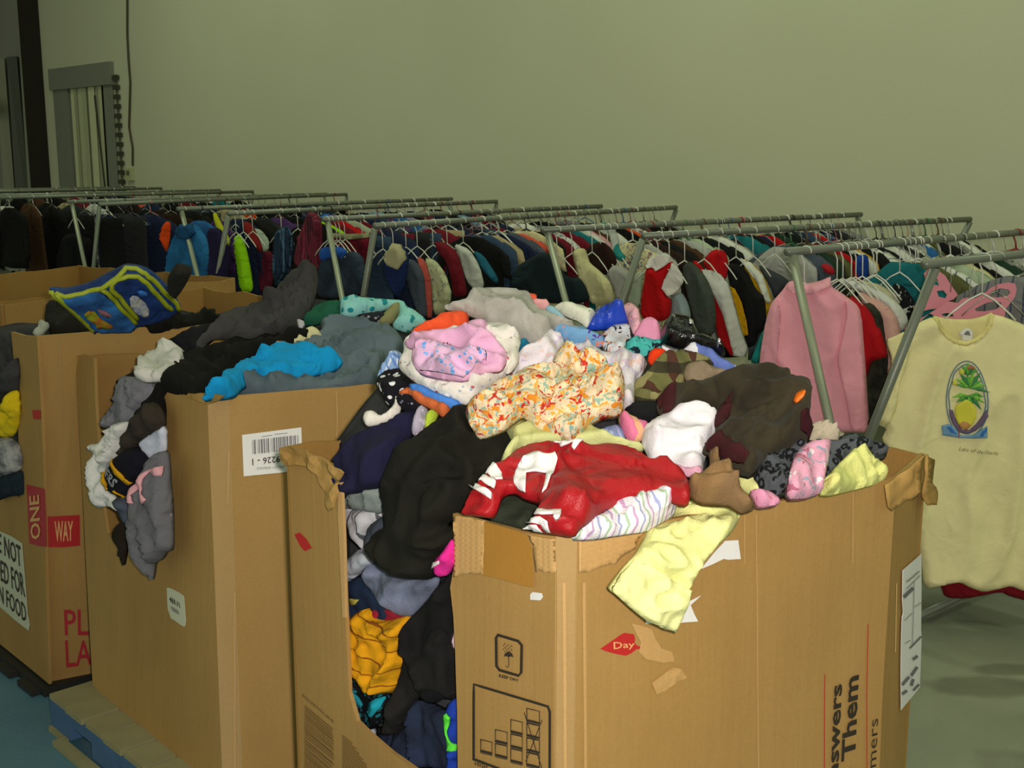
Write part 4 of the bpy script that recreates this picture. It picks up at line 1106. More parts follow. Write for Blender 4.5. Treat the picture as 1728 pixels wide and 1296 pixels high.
G('teal_scrap', 'garment', 'small teal scrap below the grey sweater', HA, K5([(870, 440), (895, 375), (950, 395), (930, 445)]), fabric('#1f6f8c'), 4.4, T=0.015, w=0.02)
G('grey_sweater', 'sweater', 'heather grey sweater draped over the crest of the heap', HA, K5([(440, 165), (500, 150), (560, 145), (600, 100), (700, 70), (780, 66), (840, 80), (900, 85), (955, 115), (990, 185), (1100, 235), (1190, 270), (1250, 295), (1180, 312), (1085, 300), (1070, 370), (1010, 412), (930, 375), (840, 335), (760, 292), (690, 265), (590, 225), (520, 200), (450, 190)]), fabric('#a19f96', pat='fade', cols=('#aeadA5',), scale=9), 5.4, T=0.05, amp=0.022, fold=(.9, -.25), freq=8)
G('coral_shirt', 'top', 'bright coral red top between the grey sweater and the pink nightgown', HA, K5([(245, 340), (280, 295), (370, 260), (430, 215), (520, 203), (590, 218), (585, 315), (500, 330), (380, 330), (290, 345)]), fabric('#e2552f'), 5.0, T=0.03)
# floral pair
G('red_dotted_gown', 'gown', 'white gown with tiny red flowers spread around the pink nightgown', HA, K5([(170, 500), (200, 440), (195, 380), (260, 330), (380, 320), (560, 300), (660, 280), (760, 275), (860, 325), (905, 370), (885, 430), (890, 490), (870, 570), (780, 590), (740, 650), (640, 690), (600, 755), (520, 735), (400, 700), (300, 640), (230, 592), (175, 545)]), fabric('#dcdad2', pat='dots', cols=('#b8606a', '#9ab0c0'), scale=34, amt=0.28), 5.0, T=0.05, amp=0.018, freq=12)
o, t = G('pink_nightgown', 'nightgown', 'pink nightgown with a blue-dotted panel lying on the white floral gown', HA, K5([(205, 385), (270, 335), (360, 315), (440, 310), (540, 315), (600, 260), (660, 255), (700, 270), (690, 330), (760, 380), (810, 440), (815, 500), (780, 555), (700, 560), (640, 570), (570, 612), (430, 600), (310, 575), (262, 525), (250, 470), (280, 430), (220, 415)]), fabric('#dcaacb'), 8.2, T=0.04, amp=0.022, fold=(.9, .2), freq=11, res=5)
decal('dotted_panel', t, K5([(285, 480), (400, 430), (470, 410), (560, 440), (650, 450), (700, 470), (640, 552), (560, 604), (430, 590), (300, 562), (268, 515)]), fabric('#d9b3d2', pat='dots', cols=('#5f9be0', '#7fb4ea'), scale=46, amt=0.42), o, off=0.002)
strokes('stitched_lettering', t, [K5([(440, 430), (445, 400), (455, 420), (465, 395), (470, 430), (480, 405), (490, 425)]), K5([(590, 450), (600, 440), (605, 465), (615, 445), (625, 470), (635, 448), (648, 472), (660, 455)]), K5([(680, 500), (672, 480), (685, 462), (695, 485), (690, 505)])], 1.4, INK, o, 0.005, 3)
G('white_cuff', 'sleeve', 'white patterned sleeve at the right edge of the pink nightgown', HA, K5([(700, 400), (760, 330), (850, 350), (900, 380), (880, 440), (890, 480), (850, 560), (800, 575), (820, 500), (790, 430)]), fabric('#d5d3c8', pat='dots', cols=('#8c7b88',), scale=40, amt=0.22), 6.4, T=0.035, amp=0.02, freq=16)
G('yellow_knit', 'sweater', 'pale yellow knit lying behind the red jersey', HA, K5([(790, 1100), (775, 1080), (800, 1020), (845, 965), (805, 900), (812, 860), (860, 838), (930, 842), (1000, 890), (1090, 935), (1180, 960), (1240, 930), (1290, 870), (1350, 915), (1420, 955), (1520, 970), (1610, 985), (1610, 1030), (1350, 1040), (1100, 1040), (950, 1030), (870, 1060), (830, 1110)]), fabric('#c9cf8e'), 4.0, T=0.04, amp=0.016, fold=(.9, -.3))
G('orange_floral_dress', 'dress', 'cream dress with orange and red flowers bunched at the centre of the heap', HA,
  K5([(568, 770), (610, 730), (680, 670), (760, 600), (850, 595), (900, 545), (990, 525), (1075, 520), (1095, 455), (1140, 428), (1200, 450), (1240, 490), (1330, 490), (1400, 520), (1425, 570), (1495, 580), (1505, 660), (1490, 790), (1440, 810), (1380, 812), (1300, 855), (1250, 910), (1180, 962), (1100, 932), (1000, 890), (940, 835), (900, 812), (850, 850), (790, 890), (700, 928), (645, 935), (600, 870), (572, 815)]),
  fabric('#e2d2b0', pat='floral', cols=('#d98a2a', '#c43a2c', '#e0a848', '#8fb3a4'), scale=17, amt=0.28), 6.2, T=0.06, amp=0.026, freq=12, res=5)
G('denim_shirt', 'shirt', 'faded blue denim shirt between the orange floral dress and white blouse', HA, K6([(10, 920), (80, 890), (150, 875), (195, 925), (190, 985), (100, 990), (30, 975)]), fabric('#7d8fb8', pat='stripes', cols=('#a3b2d4',), scale=60, amt=0.5), 3.4, T=0.03)
G('pink_striped_sock', 'sock', 'pink and peach striped sock left of the white blouse', HA, K6([(145, 845), (175, 802), (250, 845), (330, 865), (320, 920), (280, 975), (210, 975), (170, 905)]), fabric('#dc7aa0', pat='stripes', cols=('#e6b884',), scale=18, amt=0.5), 4.2, T=0.03)
G('black_cloth', 'top', 'black cloth between the orange floral dress and the brown jacket', HA, K6([(180, 800), (240, 750), (390, 745), (420, 810), (350, 865), (250, 870), (190, 850)]), fabric('#17181a'), 3.0, T=0.02)
# ---------------------------------------------------------------- bin A: upper right
G('blue_banded_shirt', 'shirt', 'white shirt with royal blue bands lying over the back rim', HA, K6([(395, 400), (480, 400), (600, 405), (700, 445), (770, 480), (835, 520), (875, 550), (800, 590), (700, 560), (600, 500), (440, 470)]), fabric('#dfe2e6', pat='stripes', cols=('#2b56b8',), scale=7, amt=0.4), 3.2, T=0.03)
o, t = G('black_handbag', 'handbag', 'glossy black handbag resting on the back of the heap', HA, K6([(395, 345), (415, 285), (465, 262), (530, 265), (585, 275), (620, 335), (680, 350), (750, 378), (785, 430), (770, 455), (700, 440), (600, 408), (500, 415), (415, 385)]), fabric('#0b0b0d', rough=0.2, spec=0.6), 4.6, T=0.06, amp=0.016, freq=9)
decal('buckle', t, K6([(722, 420), (730, 400), (738, 420), (730, 440)]), solid('polished_metal', '#d8dce4', 0.2, 0.9), o, res=3)
decal('buckle', t, K6([(555, 325), (580, 322), (582, 340), (558, 342)]), solid('polished_metal', '#d8dce4', 0.2, 0.9), o, res=3)
G('plaid_flannel', 'shirt', 'olive and burgundy plaid flannel shirt behind the brown jacket', HA, K6([(245, 620), (300, 580), (330, 545), (380, 500), (440, 465), (540, 420), (620, 428), (700, 465), (725, 530), (700, 600), (600, 680), (480, 740), (380, 770), (300, 765), (235, 735)]), fabric('#6c6b42', pat='plaid', cols=('#4a1f22', '#8f8a5c', '#2c2a20'), scale=11, amt=0.7), 3.2, T=0.035, amp=0.018)
G('taupe_fleece', 'fleece', 'taupe fleece piece on top of the plaid flannel', HA, K6([(530, 575), (545, 525), (590, 503), (640, 503), (700, 530), (800, 570), (810, 600), (740, 610), (620, 640), (550, 620)]), fabric('#857660'), 5.0, T=0.03)
G('knitted_cap', 'cap', 'round orange red cap at the left of the plaid flannel', HA, K6([(322, 485), (330, 445), (365, 420), (415, 425), (448, 458), (410, 495), (345, 518)]), fabric('#e03c14'), 4.6, T=0.04, w=0.05, amp=0.004)
G('white_blouse', 'blouse', 'plain white blouse puffed up left of the brown jacket', HA, K6([(283, 955), (300, 880), (370, 830), (450, 800), (530, 760), (620, 748), (700, 770), (760, 850), (750, 930), (690, 990), (660, 1060), (650, 1120), (560, 1140), (440, 1080), (350, 1090), (320, 1030)]), fabric('#e6e4ea'), 4.2, T=0.06, w=0.05, amp=0.022, freq=12)
G('yellow_towel', 'towel', 'pale yellow cloth between the tan top and the leopard scarf', HA, K6([(760, 1120), (850, 1115), (960, 1140), (960, 1230), (1010, 1290), (930, 1290), (860, 1240)]), fabric('#dcdf96'), 3.6, T=0.03)
o, t = G('brown_velvet_jacket', 'jacket', 'dark brown velvet jacket with maroon lining and an orange button', HA,
  K6([(370, 745), (420, 690), (500, 650), (600, 620), (740, 590), (850, 555), (920, 528), (1000, 520), (1060, 530), (1110, 575), (1180, 600), (1260, 660), (1282, 740), (1282, 820), (1255, 870), (1288, 910), (1275, 970), (1200, 990), (1110, 1015), (1010, 1060), (945, 1145), (850, 1122), (760, 1082), (720, 1025), (650, 1002), (660, 965), (745, 895), (700, 870), (703, 830), (730, 770), (660, 750), (560, 760), (460, 815), (400, 805)]),
  fabric('#2f2a1f', sheen=0.04, pat='fade', cols=('#3c3627',), scale=7), 6.0, T=0.075, w=0.05, amp=0.03, fold=(-.7, .5), freq=8)
LIN = fabric('#3c191c')
decal('lining', t, K6([(375, 745), (440, 700), (470, 730), (480, 790), (440, 812), (400, 800)]), LIN, o, res=5)
decal('lining', t, K6([(655, 1000), (690, 950), (740, 960), (820, 1040), (900, 1100), (880, 1120), (760, 1080), (720, 1025)]), LIN, o, res=5)
decal('lining', t, K6([(703, 870), (705, 830), (745, 780), (800, 740), (800, 830), (760, 890)]), LIN, o, res=5)
decal('lining', t, K6([(1240, 880), (1285, 905), (1270, 965), (1190, 960), (1160, 920)]), fabric('#3a141c'), o, res=5)
decal('button', t, K6([(1135, 812), (1140, 785), (1165, 775), (1180, 785), (1178, 812), (1150, 830)]), solid('orange_plastic', '#f0741a', 0.4), o, off=0.008, res=4, thick=0.01)
G('leopard_scarf', 'scarf', 'charcoal leopard print scarf along the right rim', HA, K6([(935, 1160), (960, 1070), (1040, 1040), (1110, 1010), (1200, 975), (1280, 960), (1400, 955), (1480, 930), (1580, 940), (1660, 965), (1740, 1010), (1728, 1060), (1600, 1050), (1500, 1100), (1400, 1170), (1300, 1240), (1160, 1270), (1040, 1290), (960, 1250)]), fabric('#50555a', pat='leopard', cols=('#16181c',), scale=34), 4.2, T=0.045, amp=0.018)
G('beige_cowl', 'scarf', 'beige crinkled cloth between the brown jacket and the leopard scarf', HA, K6([(1245, 885), (1290, 868), (1360, 872), (1430, 900), (1490, 920), (1440, 950), (1445, 975), (1420, 1000), (1330, 985), (1270, 985)]), fabric('#b5ab94'), 5.6, T=0.03, amp=0.018, freq=15)
o, t = G('pink_teddy_pyjama', 'pyjamas', 'pink pyjama leg with small animal print laid over the leopard scarf', HA, K6([(1142, 1310), (1148, 1180), (1175, 1070), (1220, 1010), (1270, 975), (1350, 965), (1402, 965), (1392, 1030), (1362, 1180), (1352, 1270), (1255, 1310)]), fabric('#dfa3bb', pat='floral', cols=('#e9dce0', '#b56a84', '#9aa0b4'), scale=14, amt=0.25), 6.2, T=0.03, amp=0.012, fold=(-.1, 1))
G('yellow_fleece', 'fleece', 'folded lemon yellow fleece at the right corner of the nearest bin', HA, K6([(1345, 1275), (1365, 1185), (1440, 1100), (1500, 1040), (1550, 985), (1585, 968), (1640, 1010), (1700, 1090), (1740, 1150), (1730, 1190), (1640, 1225), (1500, 1260), (1400, 1285)]), fabric('#dde08a'), 6.2, T=0.05, amp=0.022, fold=(-.8, -.5), freq=10)
G('tan_fleece', 'top', 'tan brown velour top twisted at the front rim', HA, KL([(-60, 420), (-10, 370), (5, 300), (-4, 250), (20, 232), (44, 245), (55, 320), (90, 380), (140, 450), (210, 530), (285, 605), (200, 632), (160, 600), (120, 570), (60, 560), (-60, 545), (-150, 480), (-130, 430)]), fabric('#8d6f48', pat='fade', cols=('#7a6044',), scale=8), 6.0, T=0.05, amp=0.024, freq=10)
G('pink_blotch_shirt', 'shirt', 'pink blotched cloth by the rim, right of the tan velour top', HA, KL([(225, 510), (280, 500), (340, 512), (405, 555), (400, 590), (290, 605), (260, 570)]), fabric('#d893b0', pat='floral', cols=('#b23a70',), scale=16, amt=0.5), 5.0, T=0.02)
G('pink_trim_top', 'top', 'small pale pink scrap below the white blouse', HA, K6([(470, 1090), (560, 1120), (640, 1110), (650, 1150), (600, 1180), (530, 1160)]), fabric('#dca6bc'), 4.5, T=0.015)
# ---------------------------------------------------------------- bin A: front
G('striped_pyjama', 'shirt', 'white shirt with pastel stripes spilling over the front rim', HA, K3([(690, 634), (740, 570), (800, 510), (850, 475), (900, 445), (990, 412), (1100, 395), (1200, 375), (1290, 385), (1330, 420), (1310, 480), (1220, 530), (1150, 575), (1000, 592), (850, 622), (740, 637)]), fabric('#e0dce4', pat='stripes', cols=('#b48ab4', '#93b48c', '#8a94c4'), scale=26, amt=0.2, axis=0), 4.4, T=0.045, amp=0.018)
G('dark_green_top', 'top', 'dark green cloth showing in the crook of the red jersey', HA, K3([(205, 548), (240, 440), (290, 360), (360, 345), (430, 380), (530, 405), (490, 490), (450, 560), (430, 600), (330, 580)]), fabric('#2d3327'), 4.0, T=0.02, amp=0.006)
G('navy_scrap', 'garment', 'navy scrap between the red jersey and pastel striped shirt', HA, K3([(760, 545), (820, 490), (880, 440), (950, 425), (900, 460), (830, 510), (780, 550)]), fabric('#20223a'), 4.8, T=0.015, w=0.02)
o, t = G('red_football_jersey', 'jersey', 'red sports jersey with white number and white-striped sleeves at the front rim', HA,
  K3([(20, 520), (45, 470), (80, 400), (120, 335), (200, 250), (240, 215), (300, 190), (350, 140), (400, 100), (480, 78), (600, 76), (740, 78), (790, 100), (830, 118), (900, 96), (980, 94), (1060, 100), (1130, 125), (1172, 190), (1200, 170), (1250, 163), (1310, 195), (1360, 240), (1395, 290), (1408, 350), (1400, 415), (1330, 405), (1260, 375), (1200, 378), (1100, 395), (980, 412), (900, 440), (830, 490), (745, 560), (700, 632), (580, 626), (520, 618), (440, 600), (450, 555), (485, 505), (500, 460), (530, 405), (470, 392), (430, 378), (380, 345), (330, 350), (290, 380), (260, 430), (240, 490), (215, 535), (120, 530)]),
  fabric('#a0121a', rough=0.5, spec=0.35), 6.2, T=0.05, w=0.04, amp=0.014, fold=(.8, .5), freq=9, res=4, smooth_it=1)
JW = fabric('#eceaea', rough=0.6)
decal('sleeve_stripe', t, K3([(200, 255), (225, 228), (260, 245), (300, 275), (306, 315), (270, 320), (235, 290)]), JW, o, res=4)
decal('sleeve_stripe', t, K3([(155, 300), (180, 275), (225, 300), (268, 330), (255, 362), (205, 335)]), JW, o, res=4)
decal('sleeve_stripe', t, K3([(112, 345), (135, 322), (190, 355), (246, 392), (236, 422), (170, 385)]), JW, o, res=4)
decal('sleeve_stripe', t, K3([(486, 500), (515, 490), (580, 510), (655, 508), (662, 560), (640, 572), (622, 535), (560, 536), (500, 522)]), JW, o, res=4)
decal('sleeve_stripe', t, K3([(445, 562), (470, 540), (550, 545), (592, 570), (582, 618), (560, 618), (548, 580), (490, 567)]), JW, o, res=4)
decal('sleeve_stripe', t, K3([(430, 600), (455, 576), (520, 580), (530, 618), (490, 613), (465, 600)]), JW, o, res=4)
decal('jersey_number', t, K3([(368, 300), (400, 242), (452, 212), (600, 218), (623, 250), (590, 320), (560, 380), (535, 392), (552, 340), (563, 290), (442, 288), (440, 330), (436, 372), (395, 350), (370, 330)]), JW, o, res=4)
decal('number_corner', t, K3([(600, 130), (640, 118), (705, 122), (640, 138)]), JW, o, res=3)
decal('number_corner', t, K3([(635, 145), (760, 137), (773, 150), (720, 186), (704, 176), (716, 158), (640, 156)]), JW, o, res=3)
# lemon sleeve hung over the outside of the front rim
HO = Heap(1.06, HA.bumps, [fronts_of(A.right, -0.035)], (1.2, 2.35, 0.95, 2.25), k=0.05)
o, t = G('yellow_blouse_sleeve', 'blouse', 'pale lemon blouse sleeve hanging outside over the front of the nearest bin', HO,
  K3([(938, 958), (965, 915), (1000, 860), (1040, 795), (1080, 740), (1110, 660), (1165, 570), (1225, 480), (1300, 425), (1330, 408), (1440, 418), (1560, 424), (1640, 445), (1700, 465), (1690, 520), (1640, 610), (1560, 700), (1500, 780), (1440, 860), (1405, 950), (1350, 1080), (1305, 1192), (1240, 1172), (1130, 1122), (1060, 1065), (1000, 1005)]),
  fabric('#e4e69a', wrk=.006), 2.0, T=0.03, w=0.02, amp=0.013, fold=(.55, 1), freq=11, res=5)
decal('cuff', t, K3([(938, 958), (1000, 860), (1072, 775), (1180, 830), (1300, 900), (1398, 950), (1350, 1080), (1305, 1190), (1240, 1172), (1130, 1122), (1050, 1055)]), fabric('#e7e8a2'), o, off=0.006, res=7, thick=0.008)
# ---------------------------------------------------------------- bin B
G('grey_jeans', 'jeans', 'large faded grey-blue jeans covering the second bin', HB, K4([(240, 715), (255, 640), (330, 590), (420, 590), (500, 500), (550, 410), (640, 370), (725, 330), (720, 262), (800, 248), (900, 250), (1000, 262), (1100, 290), (1200, 350), (1220, 430), (1180, 490), (1100, 530), (1070, 640), (1000, 660), (920, 650), (830, 668), (680, 695), (400, 715)]), fabric('#55646c', pat='fade', cols=('#62727a',), scale=6), 3.0, T=0.06, w=0.05, amp=0.024, freq=7, fold=(.9, -.4))
G('green_sweatshirt', 'sweatshirt', 'forest green sweatshirt at the back of the second bin', HB, K4([(600, 290), (630, 235), (680, 185), (740, 152), (845, 145), (860, 250), (760, 262), (690, 290)]), fabric('#1f5a44'), 3.4, T=0.04, amp=0.014)
G('aqua_floral_scarf', 'top', 'aqua top with teal flowers along the back of the second bin', HB, K4([(835, 140), (900, 138), (1000, 142), (1100, 155), (1210, 158), (1235, 200), (1290, 225), (1335, 260), (1345, 285), (1260, 325), (1220, 335), (1140, 305), (1190, 240), (1180, 195), (1120, 205), (1000, 238), (900, 250), (845, 252)]), fabric('#8fd0cc', pat='dots', cols=('#1f8a94',), scale=26, amt=0.5), 4.6, T=0.03, amp=0.012)
G('khaki_top', 'top', 'khaki cloth tucked inside the aqua floral top', HB, K4([(1060, 270), (1110, 225), (1150, 180), (1205, 180), (1195, 240), (1140, 290), (1080, 295)]), fabric('#8b8a5e'), 4.0, T=0.025)
G('black_print_scarf', 'scarf', 'black and white print cloth below the aqua floral top', HB, K4([(930, 250), (1000, 235), (1080, 225), (1110, 250), (1080, 290), (1000, 300), (940, 280)]), fabric('#23272e', pat='dots', cols=('#9a9f9c',), scale=40, amt=0.5), 4.0, T=0.02)
G('cream_sock', 'sock', 'cream yellow sock between the black trousers and the grey jeans', HB, K4([(545, 392), (605, 345), (670, 300), (712, 320), (735, 358), (640, 385), (590, 405)]), fabric('#d4d0a0'), 4.6, T=0.025)
G('black_trousers', 'trousers', 'long black trousers trailing across the second bin and out of its window', HB, [(510, 555), (540, 545), (550, 560), (530, 572), (490, 585), (450, 605), (425, 605), (400, 620), (365, 640), (340, 665), (320, 672), (268, 655), (270, 715), (240, 735), (228, 700), (245, 670), (262, 640), (285, 615), (310, 590), (350, 575), (400, 560), (450, 548)], fabric('#121210'), 3.6, T=0.05, w=0.05, amp=0.022, fold=(.9, .4), freq=7)
G('navy_trousers', 'trousers', 'navy black garment behind the charcoal jacket in the second bin', HB, K1([(900, 525), (980, 480), (1080, 430), (1250, 380), (1300, 420), (1180, 520), (1150, 590), (1060, 590), (1030, 520), (950, 500)]), fabric('#15161c'), 3.2, T=0.04)
G('charcoal_jacket', 'jacket', 'charcoal grey jacket standing up at the back of the second bin', HB, K4([(-20, 410), (10, 350), (100, 265), (200, 200), (350, 160), (430, 110), (490, 40), (560, -20), (620, -75), (660, -80), (700, -50), (705, 40), (685, 130), (640, 230), (590, 262), (602, 325), (500, 345), (400, 335), (250, 372), (120, 352), (60, 370), (20, 430)]), fabric('#39383a', pat='fade', cols=('#434243',), scale=6), 5.0, T=0.06, w=0.05, amp=0.028, fold=(.7, -.6), freq=7)
o, t = G('bright_blue_towel', 'towel', 'bright turquoise blue towel draped over the rim of the second bin', HB, K4([(25, 735), (55, 690), (110, 640), (160, 605), (150, 575), (200, 548), (300, 500), (400, 440), (500, 400), (560, 396), (640, 408), (740, 435), (830, 462), (858, 492), (820, 540), (700, 568), (600, 585), (500, 600), (430, 618), (380, 612), (335, 590), (290, 630), (260, 650), (220, 700), (150, 715), (80, 720)]), fabric('#1496d4'), 5.6, T=0.05, w=0.035, amp=0.02, fold=(.9, -.35), freq=9)
G('tan_scrap', 'garment', 'small tan scrap behind the turquoise towel', HB, K4([(425, 440), (435, 400), (470, 385), (540, 400), (520, 430), (450, 450)]), fabric('#b08a5e'), 4.8, T=0.015)
G('white_trim_tag', 'garment', 'small white triangle of cloth beside the charcoal jacket', HB, K4([(590, 265), (640, 285), (610, 330), (598, 310)]), fabric('#b8b6bc'), 6.2, T=0.01, w=0.02)
HBO = Heap(1.06, [(1.75, 3.4, 0.25, 0.4, 0.06)], [fronts_of(B.left, -0.035)], (1.1, 2.6, 2.5, 3.8), k=0.05)
HBM = Heap(1.10, [(2.35, 3.25, 0.5, 0.55, 0.25)], [fronts_of(B.left, 0.0)], (1.2, 2.6, 2.5, 3.8), k=0.05)
G('grey_tshirt', 'shirt', 'grey T-shirt slumped inside the window of the second bin', HBM, K1([(575, 1015), (590, 930), (640, 870), (650, 780), (670, 700), (770, 705), (840, 700), (900, 730), (880, 800), (840, 880), (800, 960), (740, 1000), (640, 1010)]), fabric('#77777f', pat='fade', cols=('#83838c',), scale=9), 1.4, T=0.035, amp=0.02)
G('white_knit', 'knitwear', 'off-white knit hanging at the back left corner of the second bin', HBM, K1([(765, 715), (775, 650), (825, 560), (880, 530), (915, 530), (920, 500), (1000, 488), (1060, 530), (1078, 580), (1040, 630), (960, 690), (900, 725), (820, 735)]), fabric('#c9c7c2'), 3.2, T=0.04, amp=0.02, fold=(.6, -.7))
G('taupe_trouser_leg', 'trousers', 'dark taupe trouser leg sliding out of the window of the second bin', HBO, K1([(680, 1190), (700, 1100), (730, 1010), (780, 930), (830, 860), (900, 850), (935, 900), (935, 1010), (860, 1060), (800, 1110), (760, 1160)]), fabric('#37302a'), 1.2, T=0.04, amp=0.014, fold=(-.4, -1))
G('white_undershirt', 'shirt', 'white undershirt hanging outside the window of the second bin', HBO, K2([(628, 245), (640, 215), (700, 215), (730, 150), (760, 100), (820, 60), (925, 48), (920, 120), (880, 200), (860, 290), (780, 400), (760, 500), (800, 580), (835, 640), (845, 715), (760, 665), (682, 692), (650, 560), (638, 420), (640, 330), (668, 280)]), fabric('#dcdcd8'), 1.0, T=0.03, amp=0.018, fold=(-.3, -1), freq=12, res=5)
G('pale_blue_shirt', 'shirt', 'pale blue-white shirt corner in the window of the second bin', HBO, K2([(998, 210), (1060, 150), (1120, 110), (1190, 80), (1190, 290), (1100, 300), (1050, 330), (1030, 270)]), fabric('#c3c9dc'), 1.0, T=0.02)
G('grey_blue_sleeve', 'sleeve', 'slate blue sleeve behind the grey fleece trousers', HBO, K2([(815, 610), (940, 590), (960, 700), (950, 810), (890, 785), (850, 720)]), fabric('#4f5866'), 0.8, T=0.02)
o, t = G('baseball_cap', 'cap', 'navy cap with yellow stripes and grey letters in the second bin window', HBO, K2([(728, 450), (760, 400), (800, 350), (850, 290), (900, 260), (980, 230), (1040, 290), (1050, 380), (1030, 450), (960, 510), (935, 600), (880, 600), (800, 580), (750, 530)]), fabric('#141420'), 2.2, T=0.04, w=0.04, amp=0.008)
YL = fabric('#d9a017')
decal('yellow_stripe', t, K2([(832, 320), (858, 325), (900, 400), (968, 495), (950, 512), (880, 420)]), YL, o, res=3)
decal('yellow_stripe', t, K2([(745, 420), (762, 408), (800, 480), (838, 530), (825, 545), (780, 490)]), YL, o, res=3)
decal('yellow_stripe', t, K2([(868, 548), (882, 545), (905, 600), (895, 612)]), YL, o, res=3)
letter('lettering', t, 'VERS', K2([(750, 385), (870, 530), (905, 480), (800, 345)])[::1], fabric('#9a9ca4'), o, 0.006, 0.03)
G('dark_strap', 'strap', 'dark strap dangling below the white undershirt', HBO, K2([(795, 885), (830, 812), (880, 778), (915, 800), (912, 930), (895, 1040), (880, 1112), (862, 1060), (840, 960), (805, 925)]), fabric('#231c14'), 0.9, T=0.02, w=0.02, amp=0.006)
o, t = G('grey_fleece_trousers', 'trousers', 'grey fleece trousers with pink lining hanging outside the second bin', HBO, K2([(930, 600), (950, 520), (1030, 445), (1045, 340), (1100, 282), (1180, 262), (1195, 380), (1200, 520), (1215, 650), (1218, 800), (1222, 990), (1175, 1010), (1150, 1060), (1095, 1085), (1085, 1160), (1072, 1222), (1040, 1170), (990, 1110), (950, 1020), (935, 900), (945, 760)]), fabric('#6b6b72', pat='dots', cols=('#b09aa6',), scale=16, amt=0.16), 2.0, T=0.05, w=0.04, amp=0.014, fold=(0, 1))
PK = fabric('#dda3ac')
decal('pink_lining', t, K2([(948, 600), (975, 520), (1035, 462), (1040, 520), (1000, 580), (1010, 640), (975, 630)]), PK, o, res=4)
decal('pink_lining', t, K2([(1060, 610), (1065, 500), (1085, 420), (1130, 385), (1185, 372), (1185, 445), (1150, 440), (1118, 410), (1098, 460), (1095, 560), (1130, 610), (1090, 650)]), PK, o, res=4)
# ---------------------------------------------------------------- bin C
HCL = Heap(1.17, [(1.9, 4.1, 0.6, 0.5, 0.1)], [fronts_of(C.left, -0.01)], (1.2, 2.6, 3.4, 5.0), k=0.05)
CW = HCL
G('yellow_sweatshirt', 'sweatshirt', 'bright yellow cloth in the window of the bin with red tape', CW, K1([(-60, 900), (0, 870), (30, 800), (85, 790), (90, 960), (60, 1060), (0, 1070), (-60, 1060)]), fabric('#d8be1a'), 0.5, T=0.04)
G('charcoal_cloth', 'garment', 'charcoal cloth above the yellow one at the left edge', CW, K1([(-60, 720), (0, 700), (40, 620), (80, 600), (90, 790), (30, 810), (-40, 880)]), fabric('#3c3c3e'), 0.4, T=0.04)
G('grey_white_top', 'top', 'grey and white marled top below the yellow cloth at the left edge', CW, K1([(-60, 1075), (30, 1065), (90, 1110), (105, 1200), (100, 1260), (0, 1300), (-60, 1290)]), fabric('#a5a6a4', pat='fade', cols=('#5e6066',), scale=22), 0.6, T=0.04)
G('dark_teal_garment', 'top', 'dark teal garment lowest in the window of the bin with red tape', CW, K2([(-60, 440), (20, 440), (100, 420), (150, 410), (155, 560), (140, 590), (40, 600), (-60, 640)]), fabric('#1d2a33'), 0.3, T=0.03)
G('black_jumper', 'sweater', 'black fuzzy jumper left of the backpack', HC, K9([(290, 920), (310, 860), (345, 820), (430, 850), (540, 940), (640, 1050), (560, 1060), (330, 1060), (310, 1000)]), fabric('#17150f'), 2.0, T=0.04)
G('white_scrap', 'garment', 'white rolled piece beside the black jumper on the rim', HC, K9([(212, 1045), (225, 1010), (260, 985), (315, 955), (328, 990), (290, 1030), (245, 1062)]), fabric('#9fa79a'), 3.0, T=0.02, w=0.02)
HCB = Plane(atz(90, 560, 1.22), atz(300, 545, 1.22), atz(180, 452, 1.42), wob=0.004)
o, t = cloth('kids_backpack', HCB, K9([(325, 770), (370, 765), (440, 772), (560, 745), (640, 715), (700, 680), (770, 645), (850, 605), (920, 612), (1000, 635), (1080, 700), (1150, 775), (1200, 850), (1225, 905), (1160, 960), (1060, 1000), (920, 1030), (900, 1060), (640, 1060), (560, 980), (450, 880), (350, 800)]), fabric('#1c2f5e', rough=0.6, pat='fade', cols=('#24407a',), scale=10), 'navy childrens backpack with yellow-green piping on top of the bin', 'backpack', lift=0.0, T=0.05, w=0.06, amp=0.006, res=6)
decal('front_panel', t, K9([(385, 800), (470, 800), (560, 775), (660, 750), (700, 765), (760, 820), (915, 975), (890, 1040), (640, 1050), (560, 970), (450, 880)]), fabric('#274f86', pat='fade', cols=('#2e6aa6',), scale=14), o, off=0.004, res=6)
decal('printed_patch', t, K9([(570, 900), (600, 875), (640, 885), (680, 930), (740, 960), (770, 985), (740, 1000), (660, 1000), (640, 960), (590, 935)]), fabric('#93a822', pat='fade', cols=('#b05a2a',), scale=26, amt=0.6), o, off=0.009, res=4)
decal('printed_patch', t, K9([(660, 870), (720, 880), (760, 900), (730, 915), (680, 900)]), fabric('#8a5f6a'), o, off=0.009, res=4)
decal('oval_badge', t, K9([(876, 800), (895, 780), (930, 785), (985, 830), (1008, 870), (1005, 905), (975, 912), (920, 885), (885, 850)]), fabric('#c9c9b8', pat='fade', cols=('#7d86a0',), scale=60, amt=0.8), o, off=0.006, res=4)
decal('blue_badge', t, K9([(930, 745), (955, 738), (990, 750), (1000, 770), (975, 785), (940, 770)]), fabric('#3a78c8'), o, off=0.006, res=4)
PIPE = solid('yellow_green_piping', '#9aa51f', 0.5)
